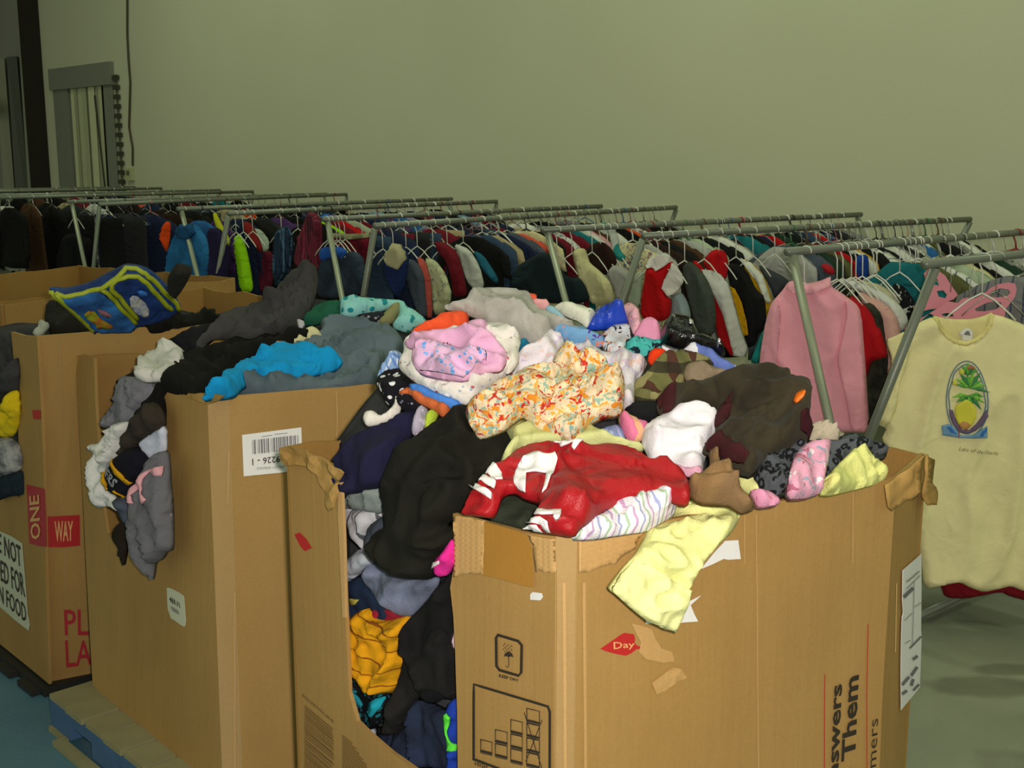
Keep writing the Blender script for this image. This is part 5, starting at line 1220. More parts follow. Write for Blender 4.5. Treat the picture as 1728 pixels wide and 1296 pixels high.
piping('piping', t, [K9([(330, 772), (420, 850), (520, 940), (622, 1042)]), K9([(375, 778), (460, 860), (560, 950), (640, 1040)]), K9([(375, 778), (440, 795), (560, 772), (640, 745), (680, 735)]),
                     K9([(672, 742), (730, 705), (790, 668), (850, 615), (920, 620), (980, 645), (1060, 710), (1130, 790), (1190, 850), (1212, 905)]),
                     K9([(680, 735), (730, 760), (800, 840), (870, 910), (920, 965)]), K9([(930, 930), (860, 850), (790, 770), (755, 735), (755, 705), (790, 680), (860, 655), (930, 655), (990, 690), (1060, 770), (1120, 835), (1160, 880)])], 0.0075, PIPE, o, 0.004)
HCS = Plane(atz(280, 545, 1.24), atz(330, 540, 1.24), atz(320, 455, 1.44), wob=0.002)
oo, tt = cloth('shoulder_strap', HCS, K9([(1130, 790), (1130, 700), (1165, 640), (1200, 598), (1250, 612), (1302, 632), (1260, 720), (1215, 790), (1180, 830)]), fabric('#26241f'), None, None, lift=0, T=0.015, w=0.02, amp=0.002, parent=o)
G('black_coat', 'coat', 'black coat lying right of the backpack in the same bin', HC, K9([(925, 985), (960, 930), (1010, 880), (1120, 860), (1240, 905), (1330, 880), (1390, 855), (1450, 850), (1440, 900), (1540, 870), (1460, 940), (1300, 1000), (1120, 1030), (1000, 1035)]), fabric('#11110e'), 2.6, T=0.05, amp=0.02)
# ================================================================ garment racks
RZ = 1.38; RR = 0.016
STEEL = solid('galvanised_pipe', '#7d8377', 0.42, 0.35, vary=0.2)
STEEL2 = solid('pale_galvanised_pipe', '#9aa08c', 0.42, 0.3, vary=0.2)
# per rack: (left rail near point, left rail far point), (right rail near, far); world xy
def rz(p): return atz(p[0], p[1], RZ)[:2]
RACKS = [
    ('nearest rack', rz((1328, 425)), None, rz((1560, 446)), None),
    ('second rack', rz((915, 388)), rz((1453, 362)), rz((1085, 398)), rz((1637, 370))),
    ('third rack', rz((545, 370)), rz((1015, 348)), rz((632, 381)), rz((1141, 350))),
    ('fourth rack', np.array([4.1, 7.75]), np.array([6.95, 8.1]), rz((385, 360)), rz((838, 340))),
    ('fifth rack', np.array([4.15, 9.7]), np.array([7.0, 10.1]), np.array([4.1, 9.0]), rz((585, 328))),
    ('sixth rack', np.array([4.2, 11.9]), np.array([7.0, 12.2]), np.array([4.15, 11.2]), np.array([7.0, 11.5])),
    ('seventh rack', np.array([4.3, 14.1]), np.array([7.0, 14.3]), np.array([4.2, 13.4]), np.array([7.0, 13.6])),
]
RACKS[0] = ('nearest rack', rz((1328, 425)), np.array([6.75, 2.42]), rz((1560, 446)), np.array([6.6, 1.78]))
RLAB = ['nearest double-rail clothes rack of grey pipe, at the right edge of the photo', 'second nearest pipe rack, holding the red dress with white collar', 'third pipe rack, behind the second bin, holding maroon and navy trousers',
        'fourth pipe rack, holding the blue jacket and neon green sleeve', 'fifth pipe rack, of dark clothes behind the blue jacket', 'sixth pipe rack, near the far left of the hall', 'last pipe rack, farthest left under the doorway']
rails = []
for ri, (rn, ln, lf, rnn, rf) in enumerate(RACKS):
    base = (ln + rnn + lf + rf) / 4
    rk = empty('clothes_rack', (base[0], base[1], 0), RLAB[ri], 'clothes rack', 'pipe clothes racks')
    dirr = (lf - ln) / np.linalg.norm(lf - ln)
    for a, b_ in ((ln, lf), (rnn, rf)):
        m = MB(); m.tube([(a[0], a[1], RZ), ((a[0] + b_[0]) / 2, (a[1] + b_[1]) / 2, RZ), (b_[0], b_[1], RZ)], RR, 12)
        m.build('rail', STEEL, rk, True)
    for (pl_, pr_, s) in ((ln, rnn, 1), (lf, rf, -1)):
        sp = 1.0 + 0.0
        i0 = pl_ + dirr * 0.035 * s; j0 = pr_ + dirr * 0.035 * s
        v = j0 - i0
        # crossed legs: from the left rail down to the right foot and the other way round
        m = MB(); m.tube([(i0[0], i0[1], RZ - RR), (i0[0] + v[0] * .82, i0[1] + v[1] * .82, 0.0)], 0.017, 12); m.build('leg', STEEL2, rk, True)
        k = dirr * -0.036 * s if ri else dirr * 0.036
        m = MB(); m.tube([(j0[0] + k[0], j0[1] + k[1], RZ - RR), (j0[0] - v[0] * .82 + k[0], j0[1] - v[1] * .82 + k[1], 0.0)], 0.017, 12); m.build('leg', STEEL, rk, True)
        mid = (i0 + j0) / 2
        m = MB(); m.tube([(mid[0] - dirr[0] * .03, mid[1] - dirr[1] * .03, RZ * .5), (mid[0] + dirr[0] * .06, mid[1] + dirr[1] * .06, RZ * .5)], 0.008, 8); m.build('pivot_bolt', STEEL, rk, True)
    lm_ = MB(); a = ln + dirr * .1; b_ = lf - dirr * .1; c = rnn + dirr * .1; d_ = rf - dirr * .1
    q0 = (a + (c - a) * .82); q1 = (b_ + (d_ - b_) * .82)
    lm_.tube([(q0[0], q0[1], 0.03), (q1[0], q1[1], 0.03)], 0.014, 8); lm_.build('floor_brace', STEEL, rk, True)
    rails.append((rn, 'left', ln, lf)); rails.append((rn, 'right', rnn, rf))

# ---------------------------------------------------------------- prototypes (meshes shared by copies)
def loft(rings, seg, closed_top=False, closed_bot=False):
    v = []; f = []
    for r in rings:
        v += r
    n = len(rings)
    for i in range(n - 1):
        for k in range(seg):
            k2 = (k + 1) % seg
            f.append((i * seg + k, i * seg + k2, (i + 1) * seg + k2, (i + 1) * seg + k))
    if closed_top: f.append(tuple(range(seg - 1, -1, -1)))
    if closed_bot: f.append(tuple((n - 1) * seg + k for k in range(seg)))
    return v, f
def body_mesh(hw, length, thick, seed, neck=0.07, seg=22, rows=13, flare=1.05, pants=False):
    rj = random.Random(seed); ph = [rj.uniform(0, 6.3) for _ in range(4)]
    rings = []
    ztop = -0.085
    for i in range(rows):
        t = i / (rows - 1)
        if pants:
            z = ztop - 0.02 - t * length; a = hw * (0.62 + 0.1 * (1 - t)); d = thick * (0.7 + 0.3 * t)
        else:
            z = ztop - (t ** 1.4) * length
            s = min(1, ((ztop - z) / 0.075))
            a = neck + (hw - neck) * (s ** 0.8) if s < 1 else hw * (1 + (flare - 1) * t)
            if s >= 1 and t < .8: a = hw * (0.96 + 0.06 * abs(t - .5)) * (1 + (flare - 1) * t)
            d = thick * (0.35 + 0.65 * min(1, t * 4))
        ring = []
        for k in range(seg):
            q = 2 * math.pi * k / seg
            fold = 1 + 0.28 * t * math.sin(5 * q + ph[0]) + 0.2 * t * math.sin(9 * q + ph[1] + t)
            y = a * math.copysign(abs(math.cos(q)) ** 0.8, math.cos(q)); x = d * math.sin(q) * fold
            x += 0.012 * math.sin(t * 3 + ph[2])
            ring.append((x, y + 0.01 * t * math.sin(ph[3] + 3 * t), z + 0.006 * math.sin(3 * q + ph[1]) * t))
        rings.append(ring)
    return loft(rings, seg, True, True)
def sleeve_mesh(side, hw, length, thick, seed, spread=0.07, r0=0.06, seg=10, rows=7):
    rj = random.Random(seed * 3 + side); ph = rj.uniform(0, 6)
    rings = []
    for i in range(rows):
        t = i / (rows - 1)
        z = -0.15 - t * length; y = side * (hw - 0.02 + spread * (t ** 0.7))
        r = r0 * (1 - 0.35 * t); rings.append([(0.75 * thick / 0.04 * r * .55 * math.sin(2 * math.pi * k / seg) * (1 + .2 * math.sin(3 * k + ph + t * 4)) + .006 * math.sin(t * 5 + ph), y + r * 0.8 * math.cos(2 * math.pi * k / seg), z + 0.03 * side * math.cos(2 * math.pi * k / seg) * (1 if i == 0 else .3) * -1) for k in range(seg)])
    return loft(rings, seg, True, True)
def raw_mesh(name, v, f, smooth=True):
    me = bpy.data.meshes.new(name); me.from_pydata([tuple(p) for p in v], [], [tuple(q) for q in f])
    me.polygons.foreach_set('use_smooth', [smooth] * len(me.polygons))
    me.materials.append(None)
    return me
PROT = {}
for kind, hw, ln_, th, sl, spread in (('shirt', .21, .55, .032, .40, .06), ('tee', .22, .52, .026, .16, .07), ('jacket', .235, .58, .05, .44, .07), ('trousers', .2, .62, .03, 0, 0), ('dress', .18, .8, .03, 0, 0), ('vest', .19, .5, .03, 0, 0), ('child_top', .16, .38, .026, .22, .04)):
    PROT[kind] = []
    for sd in range(3):
        bm_ = raw_mesh(kind, *body_mesh(hw * (1 + .04 * sd), ln_ * (1 + .06 * sd), th, sd + 11, pants=kind == 'trousers', neck=.065 if kind != 'vest' else .05, flare=1.3 if kind == 'dress' else 1.05))
        sv = [raw_mesh('sleeve', *sleeve_mesh(s, hw * (1 + .04 * sd), sl * (1 + .08 * sd), th, sd + 5, spread)) for s in (-1, 1)] if sl else []
        PROT[kind].append((bm_, sv))
def hanger_proto(r, hw, bar, shoulder, dz=0.0):
    m = MB()
    hook = [(0, -0.021 * math.cos(q) , 0.0 + 0.021 * math.sin(q)) for q in np.linspace(-0.35, math.pi, 9)]
    hook = [(0, 0.021 * math.cos(q), RR * 0 + 0.021 * math.sin(q)) for q in np.linspace(math.pi + 0.3, -0.5, 10)] 
    hook = [(0, y, z - 0.0045) for (_, y, z) in hook] + [(0, 0.004, -0.045), (0, 0, -0.075 - dz)]
    m.tube(hook, r, 5)
    h = (m.v, m.f)
    m = MB()
    pts = [(0, 0, -0.075), (0, -hw * .35, -0.098), (0, -hw * .8, -0.145), (0, -hw, -0.17)]
    pts2 = [(0, 0, -0.075), (0, hw * .35, -0.098), (0, hw * .8, -0.145), (0, hw, -0.17)]
    rr_ = r * shoulder
    pts = [(p[0], p[1], p[2] - dz) for p in pts]; pts2 = [(p[0], p[1], p[2] - dz) for p in pts2]
    m.tube(pts, rr_, 5); m.tube(pts2, rr_, 5)
    if bar: m.tube([(0, -hw, -.17), (0, 0, -.172), (0, hw, -0.17)], rr_ * .8, 5)
    return h, (m.v, m.f)
HP = []
for (r, hw, bar, sh) in ((0.0016, .175, True, 1.0), (0.0046, .17, True, 0.9), (0.003, .15, False, 1.8), (0.0028, .12, False, 1.2), (0.0018, .11, False, 1.2)):
    h, fr = hanger_proto(r, hw, bar, sh, 0.05 if hw < .14 else 0.0)
    HP.append((raw_mesh('hook', *h), raw_mesh('hanger', *fr)))
HMAT = {'white plastic': solid('white_hanger_plastic', '#dedfd6', 0.35), 'grey wire': solid('hanger_wire', '#a5a79b', 0.3, 0.8), 'clear plastic': solid('smoky_hanger_plastic', '#b4b9a4', 0.15), 'black plastic': solid('black_hanger_plastic', '#1b1b1b', 0.35),
        'pink plastic': solid('pink_hanger_plastic', '#cf8295', 0.4), 'red plastic': solid('red_hanger_plastic', '#8e2b2e', 0.4), 'green plastic': solid('green_hanger_plastic', '#48784e', 0.4), 'brown plastic': solid('brown_hanger_plastic', '#6a4a30', 0.4), 'blue plastic': solid('blue_hanger_plastic', '#4a6f9a', 0.4)}
def link_obj(name, me, mat, parent=None, loc=(0, 0, 0), rz_=0.0):
    o = bpy.data.objects.new(name, me); COL.objects.link(o)
    if parent is not None: o.parent = parent
    o.location = loc; o.rotation_euler = (0, 0, rz_)
    o.material_slots[0].link = 'OBJECT'; o.material_slots[0].material = mat
    return o
CLR = {'black': '#131314', 'charcoal': '#2b2c2f', 'grey': '#7a7b7c', 'light grey': '#a9aaa6', 'navy': '#1c2542', 'denim blue': '#33465f', 'blue': '#2a62a0', 'light blue': '#7f9fbf', 'teal': '#1d6f78', 'maroon': '#6d1626', 'red': '#b3141b', 'burgundy plaid': '#6a2333',
       'pink': '#d295a4', 'coral': '#cf5a48', 'orange': '#dc5020', 'cream': '#cfc79d', 'white': '#d6d7cf', 'beige': '#a99b78', 'brown': '#4a3220', 'dark brown': '#2a1b14', 'olive': '#5a5c38', 'mustard': '#d29a12', 'dark green': '#22392c', 'green': '#2f7a4b', 'neon green': '#9cd81f',
       'purple': '#4b3066', 'lilac': '#9a8aac', 'pale green': '#a7b59c', 'slate': '#4a5261', 'yellow': '#d8cf6a', 'patterned grey': '#8d8e88'}
def cloth_mat(c, i):
    if c == 'burgundy plaid': return fabric(CLR[c], pat='plaid', cols=('#3a1c2a', '#8b4a58'), scale=18, amt=0.4)
    if c == 'patterned grey': return fabric(CLR[c], pat='dots', cols=('#3c3e42', '#c8c8c0'), scale=36, amt=0.4)
    if i % 5 == 3 and c in ('white', 'cream', 'navy', 'light blue', 'pink'): return fabric(CLR[c], pat='floral', cols=('#8c6a70', '#5a6f8c'), scale=18, amt=0.25)
    if i % 6 == 2 and c in ('grey', 'white', 'beige', 'denim blue'): return fabric(CLR[c], pat='stripes', cols=('#3c4660',), scale=22, amt=0.3, axis=1)
    return fabric(CLR[c])
DARKS = ['black', 'navy', 'charcoal', 'black', 'dark brown', 'black', 'denim blue', 'navy', 'black', 'maroon', 'charcoal', 'olive']
PLAN = {
    0: ['teal', 'olive', 'white', 'pale green', 'cream', 'black', 'white', 'dark green', 'patterned grey', 'white', 'navy', 'red', 'beige', 'black', 'patterned grey', 'olive', 'white', 'black', 'grey', 'maroon', 'navy', 'white'],
    1: ['grey', 'black', 'blue', 'black', 'white', 'red', 'grey', 'maroon', 'black'],
    2: ['cream', 'light grey', 'dark brown', 'black', 'brown', 'light grey', 'pale green', 'black', 'white', 'grey', 'dark brown', 'teal', 'black', 'navy', 'red', 'dark green', 'black', 'navy', 'denim blue', 'red', 'navy', 'black', 'charcoal', 'grey'],
    3: ['light grey', 'slate', 'dark green', 'charcoal', 'olive', 'red', 'black', 'white', 'mustard', 'black', 'white', 'black', 'navy', 'white', 'grey', 'charcoal', 'white', 'light grey', 'blue', 'white', 'olive', 'black', 'grey', 'patterned grey', 'white', 'black'],
    4: ['denim blue', 'navy', 'maroon', 'charcoal', 'denim blue', 'maroon', 'beige', 'navy', 'black', 'denim blue', 'maroon', 'navy', 'beige', 'white', 'grey', 'black', 'brown', 'navy', 'grey', 'black', 'charcoal'],
    5: ['black', 'denim blue', 'beige', 'navy', 'slate', 'coral', 'cream', 'black', 'maroon', 'white', 'maroon', 'teal', 'white', 'pink', 'brown', 'white', 'maroon', 'black', 'orange', 'white', 'brown', 'patterned grey', 'black', 'cream', 'dark brown', 'grey'],
    6: ['blue', 'purple', 'navy', 'black', 'charcoal', 'purple', 'black', 'navy', 'grey', 'lilac', 'black', 'navy', 'light blue', 'black', 'charcoal', 'navy', 'beige', 'black'],
    7: ['black', 'neon green', 'maroon', 'red', 'pale green', 'maroon', 'navy', 'denim blue', 'purple', 'blue', 'lilac', 'black', 'burgundy plaid', 'navy', 'charcoal', 'black', 'light blue', 'navy', 'maroon', 'black', 'grey', 'beige'],
    8: DARKS, 9: ['black', 'charcoal', 'navy', 'dark brown', 'black', 'black', 'beige', 'orange', 'black', 'charcoal', 'black', 'navy', 'denim blue', 'black'],
    10: ['black', 'white', 'brown', 'black', 'beige', 'maroon', 'black', 'navy', 'coral', 'charcoal', 'black'], 11: ['black', 'brown', 'black', 'charcoal', 'white', 'black', 'dark brown', 'navy', 'black', 'maroon', 'black', 'teal', 'black'],
    12: ['dark brown', 'black', 'white', 'black', 'charcoal', 'black', 'navy', 'black', 'beige', 'black'], 13: ['black', 'white', 'charcoal', 'black', 'black', 'brown', 'black', 'maroon', 'black', 'navy', 'black'],
}
NAMES = {'shirt': ('hanging_shirt', 'shirt'), 'tee': ('hanging_tee', 'T-shirt'), 'jacket': ('hanging_jacket', 'jacket'), 'trousers': ('hanging_trousers', 'trousers'), 'dress': ('hanging_dress', 'dress'), 'vest': ('hanging_vest', 'vest'), 'child_top': ('hanging_child_top', 'child top')}
HC_CYC = ['white plastic', 'grey wire', 'clear plastic', 'grey wire', 'white plastic', 'black plastic', 'grey wire', 'clear plastic', 'white plastic', 'grey wire', 'red plastic', 'white plastic', 'grey wire', 'green plastic', 'clear plastic', 'brown plastic', 'white plastic', 'grey wire', 'blue plastic', 'pink plastic']
items = []   # (rail index, x along, y, kind, colour)
TAKEN = {}   # rail -> list of positions already used by hand shaped garments
def on_rail(i, s):
    rn, sd, a, b_ = rails[i]; L = np.linalg.norm(b_ - a); d = (b_ - a) / L
    return a + d * s, d, L
# ---------------------------------------------------------------- garments whose look the photo shows clearly, each hanging across its rail
KA = lambda p: crop(1200, 330, 3.273, p)
KB = lambda p: crop(800, 300, 4, p)
KC = lambda p: crop(400, 300, 4, p)
KT = lambda p: crop(1440, 540, 6, p)
KH = lambda p: crop(1460, 420, 6.448, p)
def rail_plane(i, s, tilt=0.0):
    p, d, L = on_rail(i, s)
    n = np.array([d[0], d[1], 0.0]); c, sn = math.cos(tilt), math.sin(tilt)
    side = np.array([-n[1] * c - n[0] * sn * 0 + 0, n[0] * c, 0]); side = np.array([-(n[1] * c + n[0] * sn), n[0] * c - n[1] * sn, 0])
    P0 = np.array([p[0], p[1], RZ])
    return Plane(P0, P0 + side, P0 + np.array([0, 0, 1.0]), wob=0.006)
def auto_s(i, poly, dy=0.12):
    c = np.mean(np.array(poly), 0)
    a = np.array(poly); c = np.array([a[:, 0].mean(), a[:, 1].min() + 5])
    rn, sd, A_, B_ = rails[i]
    d = rays([c])[0]; yt = (A_[1] + B_[1]) / 2 - dy
    t = yt / d[1]; x = d[0] * t
    L = np.linalg.norm(B_ - A_)
    return float(np.clip((x - A_[0]) / ((B_ - A_)[0] / L), 0.07, L - 0.1))
hang_log = []
def HG(i, name, cat, label, poly, mat, s=None, dy=0.12, tilt=0.0, hanger='white plastic', hlabel=None, T=0.04, w=0.04, amp=0.016, fold=(0, 1), hk=1, **kw):
    kw.setdefault('warp', 0.5); kw.setdefault('fine', 0.35)
    if s is None: s = auto_s(i, poly, dy)
    while any(abs(s - q) < 0.022 for q in TAKEN.get(i, [])): s += 0.024
    pl = rail_plane(i, s, tilt)
    o, t = cloth(name, pl, poly, mat, label, cat, T=T, w=w, amp=amp, fold=fold, stretch=9, freq=kw.pop('freq', 7), **kw)
    TAKEN.setdefault(i, []).append(s)
    hang_log.append((i, s, hanger, hlabel or (hanger + ' hanger carrying the ' + label), 4 if 'wire' in hanger else 3, tilt))
    return o, t, pl
# nearest rack, left rail
o, t, pl = HG(0, 'pink_turtleneck', 'turtleneck', 'dusty pink turtleneck hanging first on the left rail of the nearest rack', KA([(428, 478), (400, 520), (365, 560), (330, 600), (305, 700), (285, 800), (270, 900), (262, 1100), (262, 1300), (500, 1310), (760, 1310), (872, 1315), (862, 1150), (848, 950), (836, 800), (826, 640), (800, 595), (720, 535), (668, 505), (660, 448), (610, 470), (560, 482), (500, 492), (455, 470)]),
   fabric('#eea4b6', wrk=.003), s=0.12, tilt=0.6, T=0.05, amp=0.016, hlabel='white plastic hanger carrying the pink turtleneck')
decal('collar', t, KA([(428, 478), (455, 470), (500, 490), (560, 482), (620, 465), (658, 448), (664, 500), (600, 525), (540, 545), (460, 545), (415, 515)]), fabric('#f0aabb'), o, off=0.012, res=5, thick=0.02)
decal('sleeve', t, KA([(735, 560), (800, 595), (826, 640), (838, 800), (850, 950), (872, 1300), (770, 1305), (745, 1150), (712, 1000), (690, 900), (720, 780), (745, 660)]), fabric('#f0a6b8', wrk=.003), o, off=0.014, res=7, thick=0.025, smooth_it=1)
decal('sleeve', t, KA([(365, 560), (330, 600), (300, 700), (275, 850), (265, 1000), (266, 1200), (330, 1200), (345, 1000), (372, 800), (385, 660)]), fabric('#f0a6b8', wrk=.003), o, off=0.012, res=7, thick=0.025, smooth_it=1)
HG(0, 'red_tee', 'T-shirt', 'red T-shirt sleeve showing behind the pink turtleneck', KA([(760, 545), (830, 590), (880, 650), (925, 730), (960, 830), (972, 890), (920, 905), (880, 920), (862, 985), (850, 1010), (700, 1000), (700, 700)]), fabric('#b0131d'), s=0.34, hlabel='white plastic hanger carrying the red T-shirt behind the turtleneck')
HG(0, 'camouflage_jacket', 'jacket', 'dark grey-green mottled jacket hanging behind the red T-shirt', KA([(830, 600), (880, 590), (940, 660), (960, 800), (975, 900), (960, 1060), (900, 1200), (870, 1290), (800, 1290), (780, 900)]), fabric('#23261f', pat='fade', cols=('#3c3e33',), scale=14), s=0.38)
HG(0, 'peach_jacket', 'jacket', 'peach and lilac jacket hanging behind the mottled one', KA([(800, 530), (850, 542), (920, 575), (985, 620), (1030, 690), (1045, 780), (1030, 850), (1000, 900), (985, 1010), (960, 1000), (945, 800), (900, 680), (840, 600)]), fabric('#d0a29a'), s=0.44)
HG(0, 'white_jacket', 'jacket', 'white jacket with rounded shoulder hanging next to the peach jacket', KA([(690, 465), (740, 460), (850, 490), (940, 530), (1030, 595), (1075, 660), (1085, 700), (1060, 745), (1030, 755), (1005, 680), (930, 590), (850, 545), (760, 510)]), fabric('#cfd1cc'), s=0.52, dy=.1)
HG(0, 'cream_shirt', 'shirt', 'cream shirt shoulder hanging behind the white jacket', KA([(800, 470), (860, 475), (930, 490), (990, 530), (1050, 600), (1000, 590), (900, 540), (820, 500)]), fabric('#b9b596'), s=0.60, T=0.03)
HG(0, 'black_white_top', 'top', 'black and white printed top hanging right of the cream shirt', KA([(1000, 480), (1060, 500), (1110, 560), (1130, 620), (1110, 690), (1080, 720), (1050, 640), (1010, 560)]), fabric('#16181c', pat='floral', cols=('#b9bdb8',), scale=16, amt=0.25), s=0.80, T=0.03)
HG(0, 'white_folded_shirt', 'shirt', 'white shirt with grey seam hanging before the grey pipe leg', KA([(1080, 510), (1110, 500), (1160, 530), (1200, 560), (1190, 600), (1130, 585), (1090, 550)]), fabric('#c9cabd'), s=0.88, T=0.03)
HG(0, 'royal_blue_shirt', 'top', 'royal blue top on the left rail above the white jackets', KA([(800, 330), (860, 325), (868, 380), (862, 460), (820, 465), (800, 420)]), fabric('#1b3f95'), s=0.9, T=0.03)
HG(0, 'teal_shirt', 'shirt', 'teal hem peeping out below left of the pink turtleneck', KA([(285, 740), (330, 700), (330, 900), (262, 930), (212, 925), (240, 850)]), fabric('#1a7f80'), s=0.40, T=0.02)
HG(0, 'red_hat', 'hat', 'small red cloth item hanging by the post of the nearest rack', KA([(600, 380), (640, 375), (680, 410), (675, 440), (630, 430)]), fabric('#a5202a'), s=0.6, T=0.03)
# nearest rack, right rail
yt_holes = []
neck = KH([(770, 735), (850, 752), (960, 765), (1070, 768), (1180, 760), (1290, 735), (1368, 703), (1372, 760), (1340, 850), (1270, 940), (1180, 1000), (1090, 1030), (1000, 1010), (900, 930), (820, 840)])
ytp = [(1579, 534), (1590, 549), (1601, 567), (1617, 579), (1629, 582), (1643, 577), (1657, 568), (1668, 553), (1672, 529), (1700, 536), (1728, 547), (1765, 566), (1800, 595), (1828, 690), (1800, 712), (1792, 740), (1790, 900), (1795, 1006), (1760, 1002), (1728, 999), (1708, 990), (1690, 995), (1662, 1001), (1640, 994), (1622, 984), (1600, 988), (1562, 997), (1556, 940), (1545, 880), (1520, 800), (1489, 745), (1500, 722), (1478, 712), (1488, 680), (1500, 650), (1512, 600), (1530, 570), (1552, 545)]
o, t, pl = HG(1, 'yellow_tshirt', 'T-shirt', 'pale yellow T-shirt with a pineapple and palm print at the right edge', ytp, fabric('#ece2ac', wrk=.003), s=0.40, tilt=0.7, T=0.045, w=0.035, amp=0.014, res=7, hlabel='white plastic hanger carrying the yellow pineapple T-shirt', fold=(-.12, 1))
bkp = pl.off(-0.055)
bk, bt = cloth('back_panel', bkp, [(1573, 532), (1590, 536), (1610, 539), (1640, 539), (1660, 534), (1678, 526), (1690, 600), (1640, 640), (1580, 600)], fabric('#e4d99c'), T=0.01, amp=0.003, parent=o)
decal('neck_tag', bt, KH([(1040, 890), (1090, 860), (1140, 870), (1165, 910), (1155, 1020), (1030, 1010), (1045, 950), (1010, 930)]), PAPER, bk, off=0.006, res=4)
decal('tag_mark', bt, KH([(1060, 930), (1090, 890), (1115, 890), (1130, 940)]), PRINT_GREY, bk, off=0.010, res=3)
decal('neck_rib', t, KH([(742, 735), (775, 738), (850, 850), (930, 935), (1000, 985), (1090, 1005), (1180, 975), (1270, 915), (1330, 830), (1366, 705), (1400, 712), (1380, 830), (1320, 920), (1220, 1010), (1100, 1050), (980, 1030), (880, 960), (800, 870)]), fabric('#e2d690'), o, off=0.004, res=5, thick=0.006)
decal('sleeve', t, KT([(330, 200), (430, 160), (530, 110), (560, 300), (520, 480), (440, 650), (420, 900), (350, 1020), (330, 1090), (240, 1052), (290, 900), (360, 640), (400, 420)]), fabric('#eae0a8', wrk=.003), o, off=0.012, res=6, thick=0.02, smooth_it=1)
# print: oval scene with palm fronds, pineapple and water
ring = [(1140 + 205 * math.cos(q), 800 + 385 * math.sin(q)) for q in np.linspace(0, 2 * math.pi, 40)]
pr = empty('chest_print', tuple(o['_w']), parent=o)
strokes('print_outline', t, [KT(ring), KT([(1140 + 180 * math.cos(q) + 6 * math.sin(9 * q), 800 + 350 * math.sin(q)) for q in np.linspace(0, 2 * math.pi, 40)])], 2.2, solid('slate_blue_print', '#5f7f96'), o, 0.003, 3)
GRN = [solid('leaf_green_print', '#57a540'), solid('bright_green_print', '#7cc043'), solid('dark_green_print', '#3c8348')]
k = 0
for (cx_, cy_, n_, L_, a0, a1) in ((1170, 690, 9, 190, -2.9, 0.2), (1165, 760, 8, 185, 0.1, 3.0), (1150, 560, 5, 130, -2.6, -0.5)):
    for j in range(n_):
        q = a0 + (a1 - a0) * j / (n_ - 1); L2 = L_ * (0.8 + 0.25 * ((j * 7) % 3) / 2)
        ex, ey = cx_ + L2 * math.cos(q), cy_ + L2 * math.sin(q) * 0.95
        px_, py_ = -math.sin(q) * 22, math.cos(q) * 22
        mx_, my_ = (cx_ + ex) / 2, (cy_ + ey) / 2 - 14
        decal('print_leaf', t, KT([(cx_, cy_), (mx_ + px_, my_ + py_), (ex, ey), (mx_ - px_, my_ - py_)]), GRN[k % 3], o, off=0.004 + 0.0004 * (k % 3), res=4); k += 1
decal('print_pineapple', t, KT([(1130, 800), (1080, 830), (1030, 870), (1020, 940), (1040, 1020), (1080, 1080), (1140, 1110), (1190, 1060), (1230, 980), (1230, 900), (1200, 850), (1170, 820)]), solid('pineapple_yellow_print', '#d8d23a'), o, off=0.006, res=4)
decal('print_pineapple_base', t, KT([(1060, 1050), (1100, 1020), (1150, 1030), (1180, 1060), (1140, 1110), (1080, 1090)]), solid('rust_print', '#c08a4c'), o, off=0.007, res=4)
strokes('print_mast', t, [KT([(1140, 800), (1100, 900), (1070, 1060), (1060, 1190)])], 1.6, solid('brown_red_print', '#8c3f34'), o, 0.008, 3)
decal('print_wave_band', t, KT([(965, 900), (1000, 910), (1020, 980), (1060, 1060), (1100, 1110), (1170, 1110), (1230, 1050), (1290, 960), (1330, 900), (1340, 960), (1280, 1060), (1220, 1120), (1140, 1150), (1060, 1130), (1000, 1050), (970, 970)]), solid('plum_print', '#6b5a78'), o, off=0.0035, res=4)
decal('print_water', t, KT([(890, 1070), (960, 1050), (1040, 1100), (1080, 1170), (1200, 1160), (1280, 1100), (1330, 1060), (1335, 1180), (1200, 1195), (1060, 1192), (900, 1165)]), solid('water_blue_print', '#6f9cc0'), o, off=0.003, res=4)
decal('print_splash', t, KT([(940, 1080), (975, 1070), (1010, 1120), (1040, 1150), (990, 1140)]), solid('strong_blue_print', '#2f6fc0'), o, off=0.006, res=3)
decal('print_splash', t, KT([(1260, 1170), (1280, 1120), (1320, 1080), (1320, 1110), (1290, 1160)]), solid('strong_blue_print', '#2f6fc0'), o, off=0.006, res=3)
for (a, b_) in ((1015, 630), (1085, 520)): decal('print_block', t, KT([(a - 22, b_ - 28), (a + 22, b_ - 20), (a + 30, b_ + 20), (a - 15, b_ + 28)]), solid('print_yellow', '#d6d04a'), o, off=0.005, res=3)
decal('print_arc', t, KT([(1140, 480), (1170, 458), (1215, 475), (1222, 500), (1180, 490), (1150, 500)]), solid('print_rust', '#b56a4c'), o, off=0.0065, res=3)
bpy.data.objects.remove(pr)
cw = lambda p: crop(1590, 730, 12.46, p)
letter('lettering', t, 'Lake of the Ozarks', cw([(340, 372), (1160, 470), (1168, 392), (348, 292)]), solid('olive_print', '#6f6b35'), o, 0.003, 0.0, 0.35)
HG(1, 'dark_red_dress', 'dress', 'dark red garment showing only its hem below the yellow T-shirt', [(1585, 700), (1700, 690), (1790, 700), (1800, 1015), (1745, 1018), (1705, 1008), (1690, 1000), (1660, 1006), (1630, 1012), (1595, 1010), (1588, 990)], fabric('#7c1420'), s=0.5, tilt=.5, hlabel='grey wire hanger carrying the dark red dress', hanger='grey wire')
